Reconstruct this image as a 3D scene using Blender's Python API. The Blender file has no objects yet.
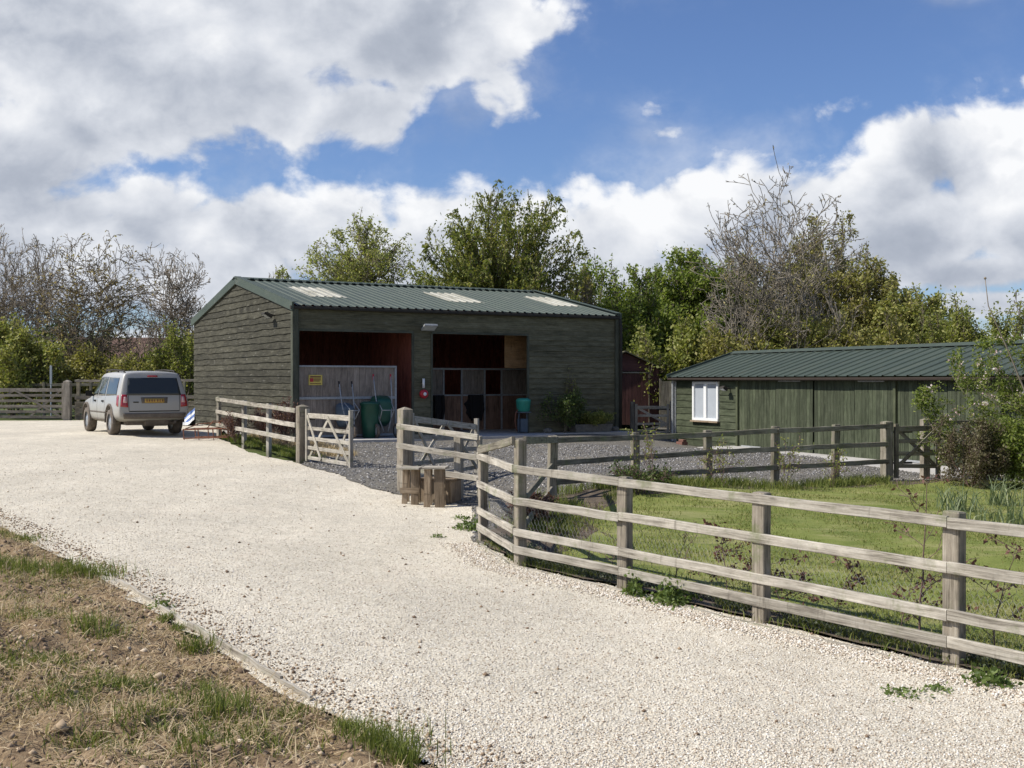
import bpy, math, random
import numpy as np
from mathutils import Vector, Matrix, noise
from mathutils.geometry import delaunay_2d_cdt
from mathutils.bvhtree import BVHTree

R = math.radians
S = bpy.context.scene
COL = S.collection
EYE = 1.6          # camera height above the barn's floor level
F = 1150.0         # focal length in pixels of a 1024 px wide frame

# ------------------------------------------------------------------ camera
cam_d = bpy.data.cameras.new('camera')
cam_d.sensor_width = 36.0
cam_d.lens = 36.0 * F / 1024.0
cam_d.clip_start = 0.1
cam_d.clip_end = 3000
cam = bpy.data.objects.new('camera', cam_d)
COL.objects.link(cam)
cam.location = (0, 0, EYE)
cam.rotation_euler = (R(90 - 0.2), 0, 0)
S.camera = cam

# ------------------------------------------------------------------ light
SUN_DIR = Vector((-0.98, -0.16, 0)).normalized()
SUN_EL = 47.0
world = bpy.data.worlds.new('World')
S.world = world
world.use_nodes = True
world.cycles.sampling_method = 'MANUAL'
world.cycles.sample_map_resolution = 512
SKY_STRENGTH = 0.10
CLOUD_GAIN = 0.86
sun_d = bpy.data.lights.new('sun', 'SUN')
sun_d.energy = 4.7
sun_d.angle = R(0.55)
sun_d.color = (1.0, 0.95, 0.87)
sun = bpy.data.objects.new('sun', sun_d)
COL.objects.link(sun)
sv = Vector((SUN_DIR.x * math.cos(R(SUN_EL)), SUN_DIR.y * math.cos(R(SUN_EL)), math.sin(R(SUN_EL))))
sun.rotation_euler = sv.to_track_quat('Z', 'Y').to_euler()
sun.location = sv * 50
S.view_settings.view_transform = 'Standard'
S.view_settings.look = 'None'
S.view_settings.exposure = 0.28
S.view_settings.gamma = 1.0
S.view_settings.use_curve_mapping = False
S.render.engine = 'CYCLES'
S.cycles.use_denoising = True
S.cycles.max_bounces = 6
S.cycles.transparent_max_bounces = 6
S.cycles.use_adaptive_sampling = True


# ------------------------------------------------------------------ node helper
class NT:
    def __init__(self, tree):
        self.t = tree
        self.n = tree.nodes
        self.l = tree.links

    def node(self, kind, ins=None, **kw):
        nd = self.n.new(kind)
        for k, v in kw.items():
            setattr(nd, k, v)
        if ins:
            for k, v in ins.items():
                self.put(nd.inputs[k], v)
        return nd

    def put(self, sock, v):
        if isinstance(v, bpy.types.NodeSocket):
            self.l.new(v, sock)
        else:
            if isinstance(v, (tuple, list)) and len(v) == 3 and sock.type == 'RGBA':
                v = (*v, 1.0)
            sock.default_value = v

    def math(self, op, a, b=0.0, c=0.0, clamp=False):
        nd = self.n.new('ShaderNodeMath')
        nd.operation = op
        nd.use_clamp = clamp
        self.put(nd.inputs[0], a)
        self.put(nd.inputs[1], b)
        if op in ('MULTIPLY_ADD', 'SMOOTH_MAX', 'SMOOTH_MIN'):
            self.put(nd.inputs[2], c)
        return nd.outputs[0]

    def noise(self, vec, scale, detail=4, rough=0.5, dist=0.0, out='Fac'):
        nd = self.node('ShaderNodeTexNoise', {'Scale': scale, 'Detail': detail, 'Roughness': rough, 'Distortion': dist})
        if vec is not None:
            self.put(nd.inputs['Vector'], vec)
        return nd.outputs[out]

    def ramp(self, fac, stops, interp='LINEAR'):
        nd = self.n.new('ShaderNodeValToRGB')
        cr = nd.color_ramp
        cr.interpolation = interp
        while len(cr.elements) < len(stops):
            cr.elements.new(0.5)
        for e, (p, c) in zip(cr.elements, stops):
            e.position = p
            e.color = (c, c, c, 1) if isinstance(c, (int, float)) else (*c, 1)
        self.put(nd.inputs[0], fac)
        return nd.outputs[0]

    def mix(self, fac, a, b, blend='MIX'):
        nd = self.n.new('ShaderNodeMix')
        nd.data_type = 'RGBA'
        nd.blend_type = blend
        self.put(nd.inputs[0], fac)
        self.put(nd.inputs[6], a)
        self.put(nd.inputs[7], b)
        return nd.outputs[2]

    def rng(self, v, a, b, c, d, smooth=False):
        nd = self.n.new('ShaderNodeMapRange')
        nd.interpolation_type = 'SMOOTHSTEP' if smooth else 'LINEAR'
        for i, x in enumerate((v, a, b, c, d)):
            self.put(nd.inputs[i], x)
        return nd.outputs[0]

    def mapping(self, vec, scale=(1, 1, 1), loc=(0, 0, 0), rot=(0, 0, 0)):
        nd = self.node('ShaderNodeMapping', {'Vector': vec, 'Scale': scale, 'Location': loc, 'Rotation': rot})
        return nd.outputs[0]


# ------------------------------------------------------------------ sky with cumulus clouds
w = NT(world.node_tree)
for n_ in list(w.n):
    w.n.remove(n_)
sky = w.node('ShaderNodeTexSky', sky_type='NISHITA')
sky.sun_disc = False
sky.sun_elevation = R(SUN_EL)
sky.sun_rotation = math.atan2(SUN_DIR.x, SUN_DIR.y)
sky.altitude = 80
sky.air_density = 1.0
sky.dust_density = 0.6
sky.ozone_density = 1.6
tc = w.node('ShaderNodeTexCoord').outputs['Generated']
sep = w.node('ShaderNodeSeparateXYZ', {0: tc})
dx, dy, dz = sep.outputs
ady = w.math('MAXIMUM', w.math('ABSOLUTE', dy), 0.12)
U = w.math('DIVIDE', dx, ady)
V = w.math('DIVIDE', dz, ady)
uv = w.node('ShaderNodeCombineXYZ', {0: U, 1: w.math('MULTIPLY', V, 1.25), 2: w.math('MULTIPLY', dy, 0.3)}).outputs[0]
warp = w.noise(uv, 6.0, 3, 0.5, out='Color')
wv = w.node('ShaderNodeVectorMath', {0: warp, 1: (0.5, 0.5, 0.5)}, operation='SUBTRACT').outputs[0]
wv = w.node('ShaderNodeVectorMath', {0: wv, 3: 0.05}, operation='SCALE').outputs[0]
uvw = w.node('ShaderNodeVectorMath', {0: uv, 1: wv}, operation='ADD').outputs[0]
# billow noise: puffy cauliflower outlines
n1 = w.noise(uvw, 8.0, 11, 0.60)
vor = w.node('ShaderNodeTexVoronoi', {'Vector': uvw, 'Scale': 16.0, 'Detail': 3.0, 'Roughness': 0.5}, feature='SMOOTH_F1')
vor.inputs['Smoothness'].default_value = 0.5
puff = w.math('SUBTRACT', 0.62, vor.outputs['Distance'])
# cloud masses: (azimuth tangent, elevation tangent, half width, half height) from the eye, spread all round the sky
CL = [  # u, v, ru, rv, weight, grey
    (-0.40, 0.315, 0.25, 0.115, 1.0, 0.45), (-0.19, 0.325, 0.19, 0.095, 1.0, 0.95), (-0.06, 0.325, 0.105, 0.075, 1.0, 1.0),
    (-0.125, 0.240, 0.05, 0.035, 0.85, 0.3), (-0.43, 0.185, 0.105, 0.055, 1.0, 0.95), (-0.31, 0.265, 0.14, 0.07, 1.0, 0.55),
    (-0.43, 0.115, 0.12, 0.036, 0.95, 0.5), (-0.31, 0.135, 0.06, 0.050, 1.0, 0.9), (-0.225, 0.135, 0.075, 0.034, 1.0, 0.2), (-0.145, 0.138, 0.05, 0.034, 1.0, 0.2),
    (-0.26, 0.075, 0.10, 0.028, 1.0, 0.25), (-0.06, 0.125, 0.06, 0.040, 1.0, 0.25), (0.01, 0.130, 0.06, 0.042, 1.0, 0.2), (-0.04, 0.075, 0.12, 0.040, 1.0, 0.5),
    (0.085, 0.125, 0.07, 0.048, 1.0, 0.3), (0.16, 0.140, 0.07, 0.048, 1.0, 0.3), (0.235, 0.150, 0.08, 0.055, 1.0, 0.3), (0.16, 0.085, 0.15, 0.045, 1.0, 0.9),
    (-0.15, 0.095, 0.12, 0.032, 0.95, 0.4), (0.02, 0.085, 0.12, 0.035, 0.95, 0.6), (0.09, 0.06, 0.12, 0.03, 0.9, 0.5), (0.25, 0.095, 0.10, 0.04, 1.0, 0.9), (-0.40, 0.08, 0.12, 0.03, 0.95, 0.5),
    (-0.235, 0.265, 0.09, 0.055, 1.0, 0.6), (-0.10, 0.29, 0.10, 0.05, 1.0, 1.0), (-0.36, 0.225, 0.10, 0.05, 1.0, 0.7), (-0.42, 0.145, 0.10, 0.04, 1.0, 0.6), (-0.185, 0.125, 0.10, 0.035, 1.0, 0.3), (-0.02, 0.135, 0.10, 0.036, 1.0, 0.3), (0.32, 0.155, 0.08, 0.05, 1.0, 0.6),
    (0.36, 0.195, 0.06, 0.045, 1.0, 0.3), (0.42, 0.185, 0.07, 0.055, 1.0, 0.35), (0.36, 0.130, 0.10, 0.045, 1.0, 1.0), (0.46, 0.130, 0.09, 0.040, 1.0, 0.9),
    (0.40, 0.095, 0.10, 0.020, 0.9, 0.5), (0.45, 0.066, 0.12, 0.015, 0.9, 0.7), (0.28, 0.060, 0.10, 0.020, 0.8, 0.6),
    (0.05, 0.10, 0.14, 0.045, 1.0, 0.7), (0.20, 0.11, 0.12, 0.045, 1.0, 0.8), (0.32, 0.12, 0.12, 0.045, 1.0, 0.9), (-0.10, 0.10, 0.14, 0.04, 1.0, 0.5), (-0.28, 0.10, 0.14, 0.035, 1.0, 0.5), (0.10, 0.04, 0.30, 0.03, 0.9, 0.5),
    (-0.015, 0.275, 0.05, 0.045, 0.9, 1.0), (0.02, 0.31, 0.05, 0.035, 0.8, 0.9),
    (0.42, 0.025, 0.30, 0.018, 0.9, 0.4), (-0.30, 0.020, 0.40, 0.030, 0.9, 0.5),
    (0.123, 0.232, 0.030, 0.018, 0.46, 0.2), (0.135, 0.214, 0.040, 0.014, 0.46, 0.2), (0.262, 0.230, 0.032, 0.018, 0.48, 0.2), (0.295, 0.240, 0.045, 0.016, 0.46, 0.2), (0.33, 0.245, 0.04, 0.014, 0.42, 0.2), (0.065, 0.29, 0.034, 0.022, 0.40, 0.4),
    (0.46, 0.26, 0.020, 0.010, 0.7, 0.2), (0.385, 0.335, 0.025, 0.010, 0.65, 0.2),
    (-0.75, 0.25, 0.22, 0.20, 1.0, 0.5), (0.70, 0.16, 0.16, 0.08, 1.0, 0.5), (1.2, 0.3, 0.30, 0.14, 1.0, 0.5), (-1.4, 0.5, 0.5, 0.25, 1.0, 0.5),
    (0.2, 0.85, 0.35, 0.18, 0.9, 0.5), (-0.6, 0.95, 0.3, 0.2, 0.9, 0.5)]
field = None
gsum = None
esum = None
lift = None
for (u0, v0, ru, rv, wt, gy) in CL:
    a_ = w.math('DIVIDE', w.math('SUBTRACT', U, u0), ru)
    b_ = w.math('DIVIDE', w.math('SUBTRACT', V, v0), rv)
    r2 = w.math('ADD', w.math('MULTIPLY', a_, a_), w.math('MULTIPLY', b_, b_))
    e_ = w.math('MULTIPLY', w.math('POWER', 2.718, w.math('MULTIPLY', r2, -0.7)), wt)
    e2 = w.math('POWER', e_, 2.0)
    g_ = w.math('MULTIPLY', e2, gy)
    h_ = w.math('MULTIPLY', e2, b_)
    field = e_ if field is None else w.math('SMOOTH_MAX', field, e_, 0.12)
    esum = e2 if esum is None else w.math('ADD', esum, e2)
    gsum = g_ if gsum is None else w.math('ADD', gsum, g_)
    lift = h_ if lift is None else w.math('ADD', lift, h_)
edge_n = w.math('ADD', w.math('MULTIPLY', w.math('SUBTRACT', n1, 0.5), 1.45), w.math('MULTIPLY', w.math('SUBTRACT', puff, 0.27), 0.38))
den = w.math('ADD', field, edge_n)
alpha = w.rng(den, 0.20, 0.48, 0.0, 1.0, True)
haze_w = w.math('MULTIPLY', w.rng(w.noise(uvw, 5.0, 6, 0.65), 0.45, 0.75, 0.0, 0.40, True), w.rng(field, 0.05, 0.4, 0.0, 1.0))
alpha = w.math('MAXIMUM', alpha, haze_w)
fd = w.math('MAXIMUM', esum, 0.02)
greyness = w.math('DIVIDE', gsum, fd)
liftn = w.math('DIVIDE', lift, fd)
sh = w.mapping(uvw, loc=(0.020, -0.030, 0))
n2 = w.noise(sh, 9.0, 6, 0.56)
relief = w.math('SUBTRACT', n1, n2)
n3 = w.noise(uvw, 4.2, 5, 0.55)
core = w.rng(den, 0.40, 1.05, 0.0, 1.0, True)
# light on the clouds: bright sunward rims, grey bellies
br = w.math('ADD', 1.06, w.math('MULTIPLY', liftn, 0.22))
br = w.math('SUBTRACT', br, w.math('MULTIPLY', w.math('MULTIPLY', greyness, core), 0.47))
br = w.math('ADD', br, w.math('MULTIPLY', relief, 1.1))
br = w.math('ADD', br, w.math('MULTIPLY', w.math('SUBTRACT', n3, 0.5), 0.45))
br = w.math('ADD', br, w.math('MULTIPLY', w.math('SUBTRACT', puff, 0.27), 0.35))
ccol = w.ramp(br, [(0.30, (0.30, 0.34, 0.42)), (0.55, (0.44, 0.48, 0.56)), (0.78, (0.68, 0.71, 0.77)), (1.0, (0.92, 0.93, 0.95))])
skyc = w.mix(1.0, sky.outputs[0], (SKY_STRENGTH * 0.64, SKY_STRENGTH * 0.75, SKY_STRENGTH * 1.0), 'MULTIPLY')
above = w.rng(dz, -0.01, 0.02, 0.0, 1.0)
alpha = w.math('MULTIPLY', alpha, above)
final = w.mix(alpha, skyc, w.mix(1.0, ccol, (CLOUD_GAIN,) * 3, 'MULTIPLY'))
bg = w.node('ShaderNodeBackground', {'Color': final, 'Strength': 1.0})
w.node('ShaderNodeOutputWorld', {'Surface': bg.outputs[0]})


# ------------------------------------------------------------------ ground shape
# drops below the eye (metres) measured at places (x, y)
ANCH = [(-9.8, 31.2, 1.51), (-12.5, 34, 1.50), (-18, 44, 1.54), (-10, 44, 1.50), (-5.75, 30.2, 1.60), (3.2, 35.4, 1.60), (-1, 33, 1.60),
        (-10.7, 38.7, 1.46), (-7.95, 31.2, 1.60), (-6.15, 27.2, 1.70), (-4.52, 24.8, 1.77), (-3.2, 22.6, 1.74), (-1.75, 18.8, 1.80),
        (-0.83, 18.05, 1.90), (-0.51, 17.6, 1.93), (-0.36, 14.4, 2.02), (0.09, 12.7, 2.05), (1.13, 11.5, 2.09), (2.17, 10.0, 2.11),
        (3.2, 8.5, 2.11), (4.23, 7.0, 2.11), (0.6, 17.5, 1.82), (2.13, 19.8, 1.76), (3.45, 20.2, 1.85), (4.71, 20.6, 1.92),
        (6.01, 21.4, 1.92), (7.26, 22.2, 1.95), (8.2, 22.8, 1.97), (-0.66, 21.6, 1.75), (2, 28, 1.70), (5, 35, 1.93), (7.7, 29, 1.90),
        (9.4, 25, 1.97), (12, 20, 2.0), (5, 15, 2.02), (8, 12, 2.08), (-1.7, 17.4, 1.93), (-4, 16, 1.80), (-8, 22, 1.62),
        (-6.2, 13.9, 1.75), (-3.6, 10.4, 1.85), (-1.5, 7.2, 1.93), (-0.42, 5.9, 1.98), (1.0, 4.0, 2.03), (0, 9.5, 2.0),
        (-14, 24, 1.55), (-22, 35, 1.5), (0, 48, 1.6), (20, 45, 1.9), (20, 20, 2.1), (0, 0, 2.0), (8, 0, 2.2), (-10, 5, 1.8), (5, 42, 1.75)]
_A = np.array(ANCH, float)
_CK = 3.0
_RD = 0.6


def _phi(r2):
    return np.sqrt(r2 + _CK * _CK)


_n = len(_A)
_D2 = ((_A[:, None, :2] - _A[None, :, :2]) ** 2).sum(-1)
_K = np.zeros((_n + 3, _n + 3))
_K[:_n, :_n] = _phi(_D2) - np.eye(_n) * 0.05
_K[:_n, _n] = 1
_K[:_n, _n + 1:] = _A[:, :2] / 30
_K[_n, :_n] = 1
_K[_n + 1:, :_n] = _A[:, :2].T / 30
_W = np.linalg.solve(_K, np.concatenate([_A[:, 2], [0, 0, 0]]))


def GZ(x, y):
    """ground height (arrays or floats)"""
    x = np.asarray(x, float)
    y = np.asarray(y, float)
    xf = x.ravel()
    yf = y.ravel()
    out = np.zeros(len(xf))
    for i in range(0, len(xf), 20000):
        xs = xf[i:i + 20000]
        ys = yf[i:i + 20000]
        d2 = (xs[:, None] - _A[None, :, 0]) ** 2 + (ys[:, None] - _A[None, :, 1]) ** 2
        drop = _phi(d2) @ _W[:_n] + _W[_n] + xs / 30 * _W[_n + 1] + ys / 30 * _W[_n + 2]
        far = np.clip((np.hypot(xs + 0.0, ys - 22) - 26) / 20, 0, 1)
        far = far * far * (3 - 2 * far)
        out[i:i + 20000] = EYE - (drop * (1 - far) + 1.65 * far)
    return out.reshape(x.shape)


def gz(x, y):
    return float(GZ(np.array([x]), np.array([y]))[0])


def X(px, d):
    return (px - 512.0) / F * d


# ------------------------------------------------------------------ mesh helpers
def tag(o, label=None, cat=None, group=None, kind=None):
    if label: o['label'] = label
    if cat: o['category'] = cat
    if group: o['group'] = group
    if kind: o['kind'] = kind
    return o


def thing(name, label, cat, loc=(0, 0, 0), rz=0.0, group=None):
    o = bpy.data.objects.new(name, None)
    o.empty_display_size = 0.2
    COL.objects.link(o)
    o.location = loc
    o.rotation_euler = (0, 0, rz)
    return tag(o, label, cat, group)


def copy_tree(o, parent=None):
    c = o.copy()
    COL.objects.link(c)
    c.parent = parent
    for ch in list(o.children):
        copy_tree(ch, c)
    return c


class MB:
    """collects faces with uv (metres along the grain) and a random value per piece"""
    def __init__(self, rng=None):
        self.v = []
        self.f = []
        self.u = []
        self.r = []
        self.m = []
        self.mi = 0
        self.rng = rng or random.Random(7)

    def face(self, pts, uvs=None, r=None):
        i = len(self.v)
        self.v.extend([tuple(p) for p in pts])
        self.f.append(tuple(range(i, i + len(pts))))
        self.u.append(uvs or [(p[0], p[2]) for p in pts])
        self.r.append(self.rng.random() if r is None else r)
        self.m.append(self.mi)

    def loft(self, rings, uoff=None, r=None, caps=True, closed=True, us=None):
        """rings: list of lists of points; shares vertices"""
        base = len(self.v)
        n = len(rings[0])
        for ring in rings:
            self.v.extend([tuple(p) for p in ring])
        r = self.rng.random() if r is None else r
        uo = self.rng.random() * 20 if uoff is None else uoff
        # around distance
        ar = [0.0]
        for i in range(n):
            ar.append(ar[-1] + (Vector(rings[0][(i + 1) % n]) - Vector(rings[0][i])).length)
        L = 0.0
        for k in range(len(rings) - 1):
            dl = (Vector(rings[k + 1][0]) - Vector(rings[k][0])).length
            for i in range(n if closed else n - 1):
                j = (i + 1) % n
                a = base + k * n + i
                b = base + k * n + j
                c = base + (k + 1) * n + j
                d = base + (k + 1) * n + i
                self.f.append((a, b, c, d))
                self.u.append([(uo + L, uo + ar[i]), (uo + L, uo + ar[i + 1]), (uo + L + dl, uo + ar[i + 1]), (uo + L + dl, uo + ar[i])])
                self.r.append(r)
                self.m.append(self.mi)
            L += dl
        if caps:
            for k, rev in ((0, True), (len(rings) - 1, False)):
                idx = list(range(base + k * n, base + k * n + n))
                if rev: idx.reverse()
                self.f.append(tuple(idx))
                c0 = Vector(self.v[idx[0]])
                self.u.append([(uo + (Vector(self.v[q]) - c0).length * 0.3, uo + 0.02 * q_) for q_, q in enumerate(idx)])
                self.r.append(r)
                self.m.append(self.mi)

    def beam(self, p0, p1, w=0.05, h=0.1, up=(0, 0, 1), ch=0.005, segs=1, wob=0.0, r=None, tilt=0.0):
        """squared timber from p0 to p1; h measured along 'up'"""
        p0 = Vector(p0)
        p1 = Vector(p1)
        d = (p1 - p0).normalized()
        up = Vector(up)
        if abs(d.dot(up)) > 0.98: up = Vector((0, 1, 0))
        s = d.cross(up).normalized()
        t = s.cross(d).normalized()
        if tilt:
            m = Matrix.Rotation(tilt, 3, d)
            s = m @ s
            t = m @ t
        rg = self.rng
        rings = []
        a, b = w / 2, h / 2
        c = min(ch, a * 0.5, b * 0.5)
        prof = [(-a + c, -b), (a - c, -b), (a, -b + c), (a, b - c), (a - c, b), (-a + c, b), (-a, b - c), (-a, -b + c)] if c > 0 else [(-a, -b), (a, -b), (a, b), (-a, b)]
        for k in range(segs + 1):
            q = p0.lerp(p1, k / segs)
            if wob and 0 < k < segs:
                q = q + s * rg.uniform(-wob, wob) + t * rg.uniform(-wob, wob)
            e = 1 + (rg.uniform(-0.04, 0.04) if wob else 0)
            rings.append([q + s * x_ * e + t * y_ * e for x_, y_ in prof])
        self.loft(rings, r=r)

    def box(self, c, s, rz=0.0, ch=0.0, r=None):
        c = Vector(c)
        m = Matrix.Rotation(rz, 3, 'Z')
        hx = m @ Vector((s[0] / 2, 0, 0))
        self.beam(c - hx, c + hx, s[1], s[2], ch=ch, r=r)

    def tube(self, pts, rad, n=8, r=None, caps=True):
        """round tube through pts, rad float or list"""
        pts = [Vector(p) for p in pts]
        if not isinstance(rad, (list, tuple)): rad = [rad] * len(pts)
        rings = []
        ref = None
        for k, p in enumerate(pts):
            a = pts[max(0, k - 1)]
            b = pts[min(len(pts) - 1, k + 1)]
            d = (b - a).normalized()
            if ref is None:
                ref = Vector((0, 0, 1)) if abs(d.z) < 0.9 else Vector((1, 0, 0))
                s = d.cross(ref).normalized()
            else:
                s = (s - d * s.dot(d)).normalized()
            t = d.cross(s)
            rings.append([p + (s * math.cos(q * 2 * math.pi / n) + t * math.sin(q * 2 * math.pi / n)) * rad[k] for q in range(n)])
        self.loft(rings, r=r, caps=caps)

    def lathe(self, prof, c=(0, 0, 0), axis=(0, 0, 1), n=24, r=None, caps=True):
        ax = Vector(axis).normalized()
        ref = Vector((0, 0, 1)) if abs(ax.z) < 0.9 else Vector((1, 0, 0))
        s = ax.cross(ref).normalized()
        t = ax.cross(s)
        c = Vector(c)
        rings = [[c + ax * z_ + (s * math.cos(q * 2 * math.pi / n) + t * math.sin(q * 2 * math.pi / n)) * r_ for q in range(n)] for r_, z_ in prof]
        self.loft(rings, r=r, caps=caps)

    def prism(self, poly, y0, y1, r=None):
        """poly in (x,z), extruded along y"""
        a = [(p[0], y0, p[1]) for p in poly]
        b = [(p[0], y1, p[1]) for p in poly]
        self.loft([a, b], r=r)

    def build(self, name, mat, parent=None, smooth=False, world=False):
        off = Vector((0, 0, 0))
        if world and parent is not None:
            p = parent
            while p.parent: p = p.parent
            off = Vector(p.location)
        me = bpy.data.meshes.new(name)
        vs = np.array(self.v, float) - np.array(off)
        me.from_pydata(vs.tolist(), [], self.f)
        ul = me.uv_layers.new(name='UVMap')
        ul.data.foreach_set('uv', np.array([c for f in self.u for c in f], float).ravel())
        at = me.attributes.new('rnd', 'FLOAT', 'FACE')
        at.data.foreach_set('value', np.array(self.r, float))
        mats = mat if isinstance(mat, (list, tuple)) else [mat]
        for m_ in mats: me.materials.append(m_)
        me.polygons.foreach_set('material_index', self.m)
        if smooth: me.polygons.foreach_set('use_smooth', [True] * len(self.f))
        me.update()
        o = bpy.data.objects.new(name, me)
        COL.objects.link(o)
        o.parent = parent
        return o


def np_mesh(name, Vv, Ff, mat, rnd=None, parent=None, smooth=False, uv=None):
    Vv = np.asarray(Vv, np.float32)
    Ff = np.asarray(Ff, np.int32)
    me = bpy.data.meshes.new(name)
    k = Ff.shape[1]
    me.vertices.add(len(Vv))
    me.vertices.foreach_set('co', Vv.ravel())
    me.loops.add(Ff.size)
    me.loops.foreach_set('vertex_index', Ff.ravel())
    me.polygons.add(len(Ff))
    me.polygons.foreach_set('loop_start', np.arange(0, Ff.size, k, dtype=np.int32))
    me.polygons.foreach_set('loop_total', np.full(len(Ff), k, np.int32))
    if smooth: me.polygons.foreach_set('use_smooth', np.ones(len(Ff), bool))
    if rnd is not None:
        at = me.attributes.new('rnd', 'FLOAT', 'FACE')
        at.data.foreach_set('value', np.asarray(rnd, np.float32))
    me.materials.append(mat)
    me.update(calc_edges=True)
    me.validate()
    o = bpy.data.objects.new(name, me)
    COL.objects.link(o)
    o.parent = parent
    return o


# ------------------------------------------------------------------ materials
def new_mat(name):
    m = bpy.data.materials.new(name)
    m.use_nodes = True
    t = NT(m.node_tree)
    bs = t.n['Principled BSDF']
    t.bs = bs
    t.m = m
    return t


def pmat(name, col, rough=0.6, metal=0.0, var=0.12, scale=6.0, bump=0.0, spec=0.5, coat=0.0):
    t = new_mat(name)
    pos = t.node('ShaderNodeTexCoord').outputs['Object']
    n = t.noise(pos, scale, 5, 0.6)
    k = t.rng(n, 0.3, 0.7, 1 - var, 1 + var)
    c = t.mix(1.0, (*col, 1), t.node('ShaderNodeCombineXYZ', {0: k, 1: k, 2: k}).outputs[0], 'MULTIPLY')
    t.put(t.bs.inputs['Base Color'], c)
    t.bs.inputs['Roughness'].default_value = rough
    t.bs.inputs['Metallic'].default_value = metal
    t.bs.inputs['Specular IOR Level'].default_value = spec
    t.bs.inputs['Coat Weight'].default_value = coat
    if bump:
        b = t.node('ShaderNodeBump', {'Height': t.noise(pos, scale * 4, 4, 0.6), 'Strength': bump, 'Distance': 0.02})
        t.put(t.bs.inputs['Normal'], b.outputs[0])
    return t.m


def wood(name, c1, c2, c3=None, grain=30.0, rough=0.85, bump=0.5, var=0.3, moss=0.0, patch=None, patch_amt=0.0, knots=True):
    """boards: grain runs along u of the uv map; c1 dark grain, c2 main, c3 bleached"""
    t = new_mat(name)
    uvn = t.node('ShaderNodeTexCoord')
    rn = t.node('ShaderNodeAttribute', attribute_name='rnd').outputs['Fac']
    off = t.node('ShaderNodeCombineXYZ', {0: t.math('MULTIPLY', rn, 37.0), 1: t.math('MULTIPLY', rn, 91.0), 2: 0.0}).outputs[0]
    u0 = t.node('ShaderNodeVectorMath', {0: uvn.outputs['UV'], 1: off}, operation='ADD').outputs[0]
    g = t.noise(t.mapping(u0, (2.2, grain * 2.0, 1)), 1.0, 6, 0.65, 0.6)
    g2 = t.noise(t.mapping(u0, (1.3, 5.0, 1)), 1.0, 4, 0.6)
    gg = t.math('ADD', t.math('MULTIPLY', g, 0.6), t.math('MULTIPLY', g2, 0.4))
    c3 = c3 or tuple(min(1, x * 1.25) for x in c2)
    col = t.ramp(gg, [(0.37, c1), (0.48, c2), (0.62, c3)])
    k = t.rng(rn, 0, 1, 1 - var, 1 + var)
    col = t.mix(1.0, col, t.node('ShaderNodeCombineXYZ', {0: k, 1: k, 2: k}).outputs[0], 'MULTIPLY')
    # weather blotches and dark streaks that cross the grain
    bl_ = t.noise(t.mapping(u0, (3.5, 7.0, 1)), 1.0, 7, 0.75)
    kb_ = t.rng(bl_, 0.30, 0.70, 0.66, 1.22)
    col = t.mix(1.0, col, t.node('ShaderNodeCombineXYZ', {0: kb_, 1: kb_, 2: kb_}).outputs[0], 'MULTIPLY')
    if knots:
        st_k = t.rng(t.noise(t.mapping(u0, (9.0, 1.2, 1)), 1.0, 4, 0.65), 0.60, 0.70, 0.0, 0.6, True)
        col = t.mix(st_k, col, tuple(x * 0.6 for x in c1) + (1,))
        vo = t.node('ShaderNodeTexVoronoi', {'Vector': t.mapping(u0, (1.6, 9.0, 1)), 'Scale': 1.0})
        kn = t.rng(vo.outputs['Distance'], 0.05, 0.13, 0.65, 0.0, True)
        col = t.mix(kn, col, tuple(x * 0.45 for x in c1) + (1,))
    pos = uvn.outputs['Object']
    if moss:
        mm = t.rng(t.noise(pos, 3.0, 6, 0.7), 0.52, 0.68, 0.0, moss, True)
        col = t.mix(mm, col, (0.13, 0.15, 0.06, 1))
    if patch:
        pm = t.rng(t.noise(t.mapping(pos, (0.9, 0.9, 3.6)), 2.6, 9, 0.82), 0.56, 0.66, 0.0, patch_amt, True)
        fine = t.rng(g, 0.35, 0.6, 0.15, 1.0)
        col = t.mix(t.math('MULTIPLY', pm, fine), col, (*patch, 1))
    t.put(t.bs.inputs['Base Color'], col)
    t.bs.inputs['Roughness'].default_value = rough
    t.bs.inputs['Specular IOR Level'].default_value = 0.25
    b = t.node('ShaderNodeBump', {'Height': g, 'Strength': bump, 'Distance': 0.006})
    t.put(t.bs.inputs['Normal'], b.outputs[0])
    return t.m


def leafmat(name, c1, c2, c3=None, trans=0.35, rough=0.55):
    t = new_mat(name)
    rn = t.node('ShaderNodeAttribute', attribute_name='rnd').outputs['Fac']
    col = t.ramp(rn, [(0.0, c1), (0.55, c2), (1.0, c3 or c2)])
    t.put(t.bs.inputs['Base Color'], col)
    t.bs.inputs['Roughness'].default_value = rough
    t.bs.inputs['Specular IOR Level'].default_value = 0.3
    tr = t.node('ShaderNodeBsdfTranslucent', {'Color': t.mix(1.0, col, (1.15, 1.2, 0.7, 1), 'MULTIPLY')})
    mx = t.node('ShaderNodeMixShader', {0: trans, 1: t.bs.outputs[0], 2: tr.outputs[0]})
    out = t.n['Material Output']
    t.put(out.inputs['Surface'], mx.outputs[0])
    return t.m


def barkmat(name, c1, c2):
    t = new_mat(name)
    pos = t.node('ShaderNodeTexCoord').outputs['Object']
    n = t.noise(t.mapping(pos, (6, 6, 1.5)), 2.0, 6, 0.7)
    col = t.ramp(n, [(0.3, c1), (0.65, c2)])
    t.put(t.bs.inputs['Base Color'], col)
    t.bs.inputs['Roughness'].default_value = 0.9
    b = t.node('ShaderNodeBump', {'Height': n, 'Strength': 0.6, 'Distance': 0.03})
    t.put(t.bs.inputs['Normal'], b.outputs[0])
    return t.m


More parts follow.
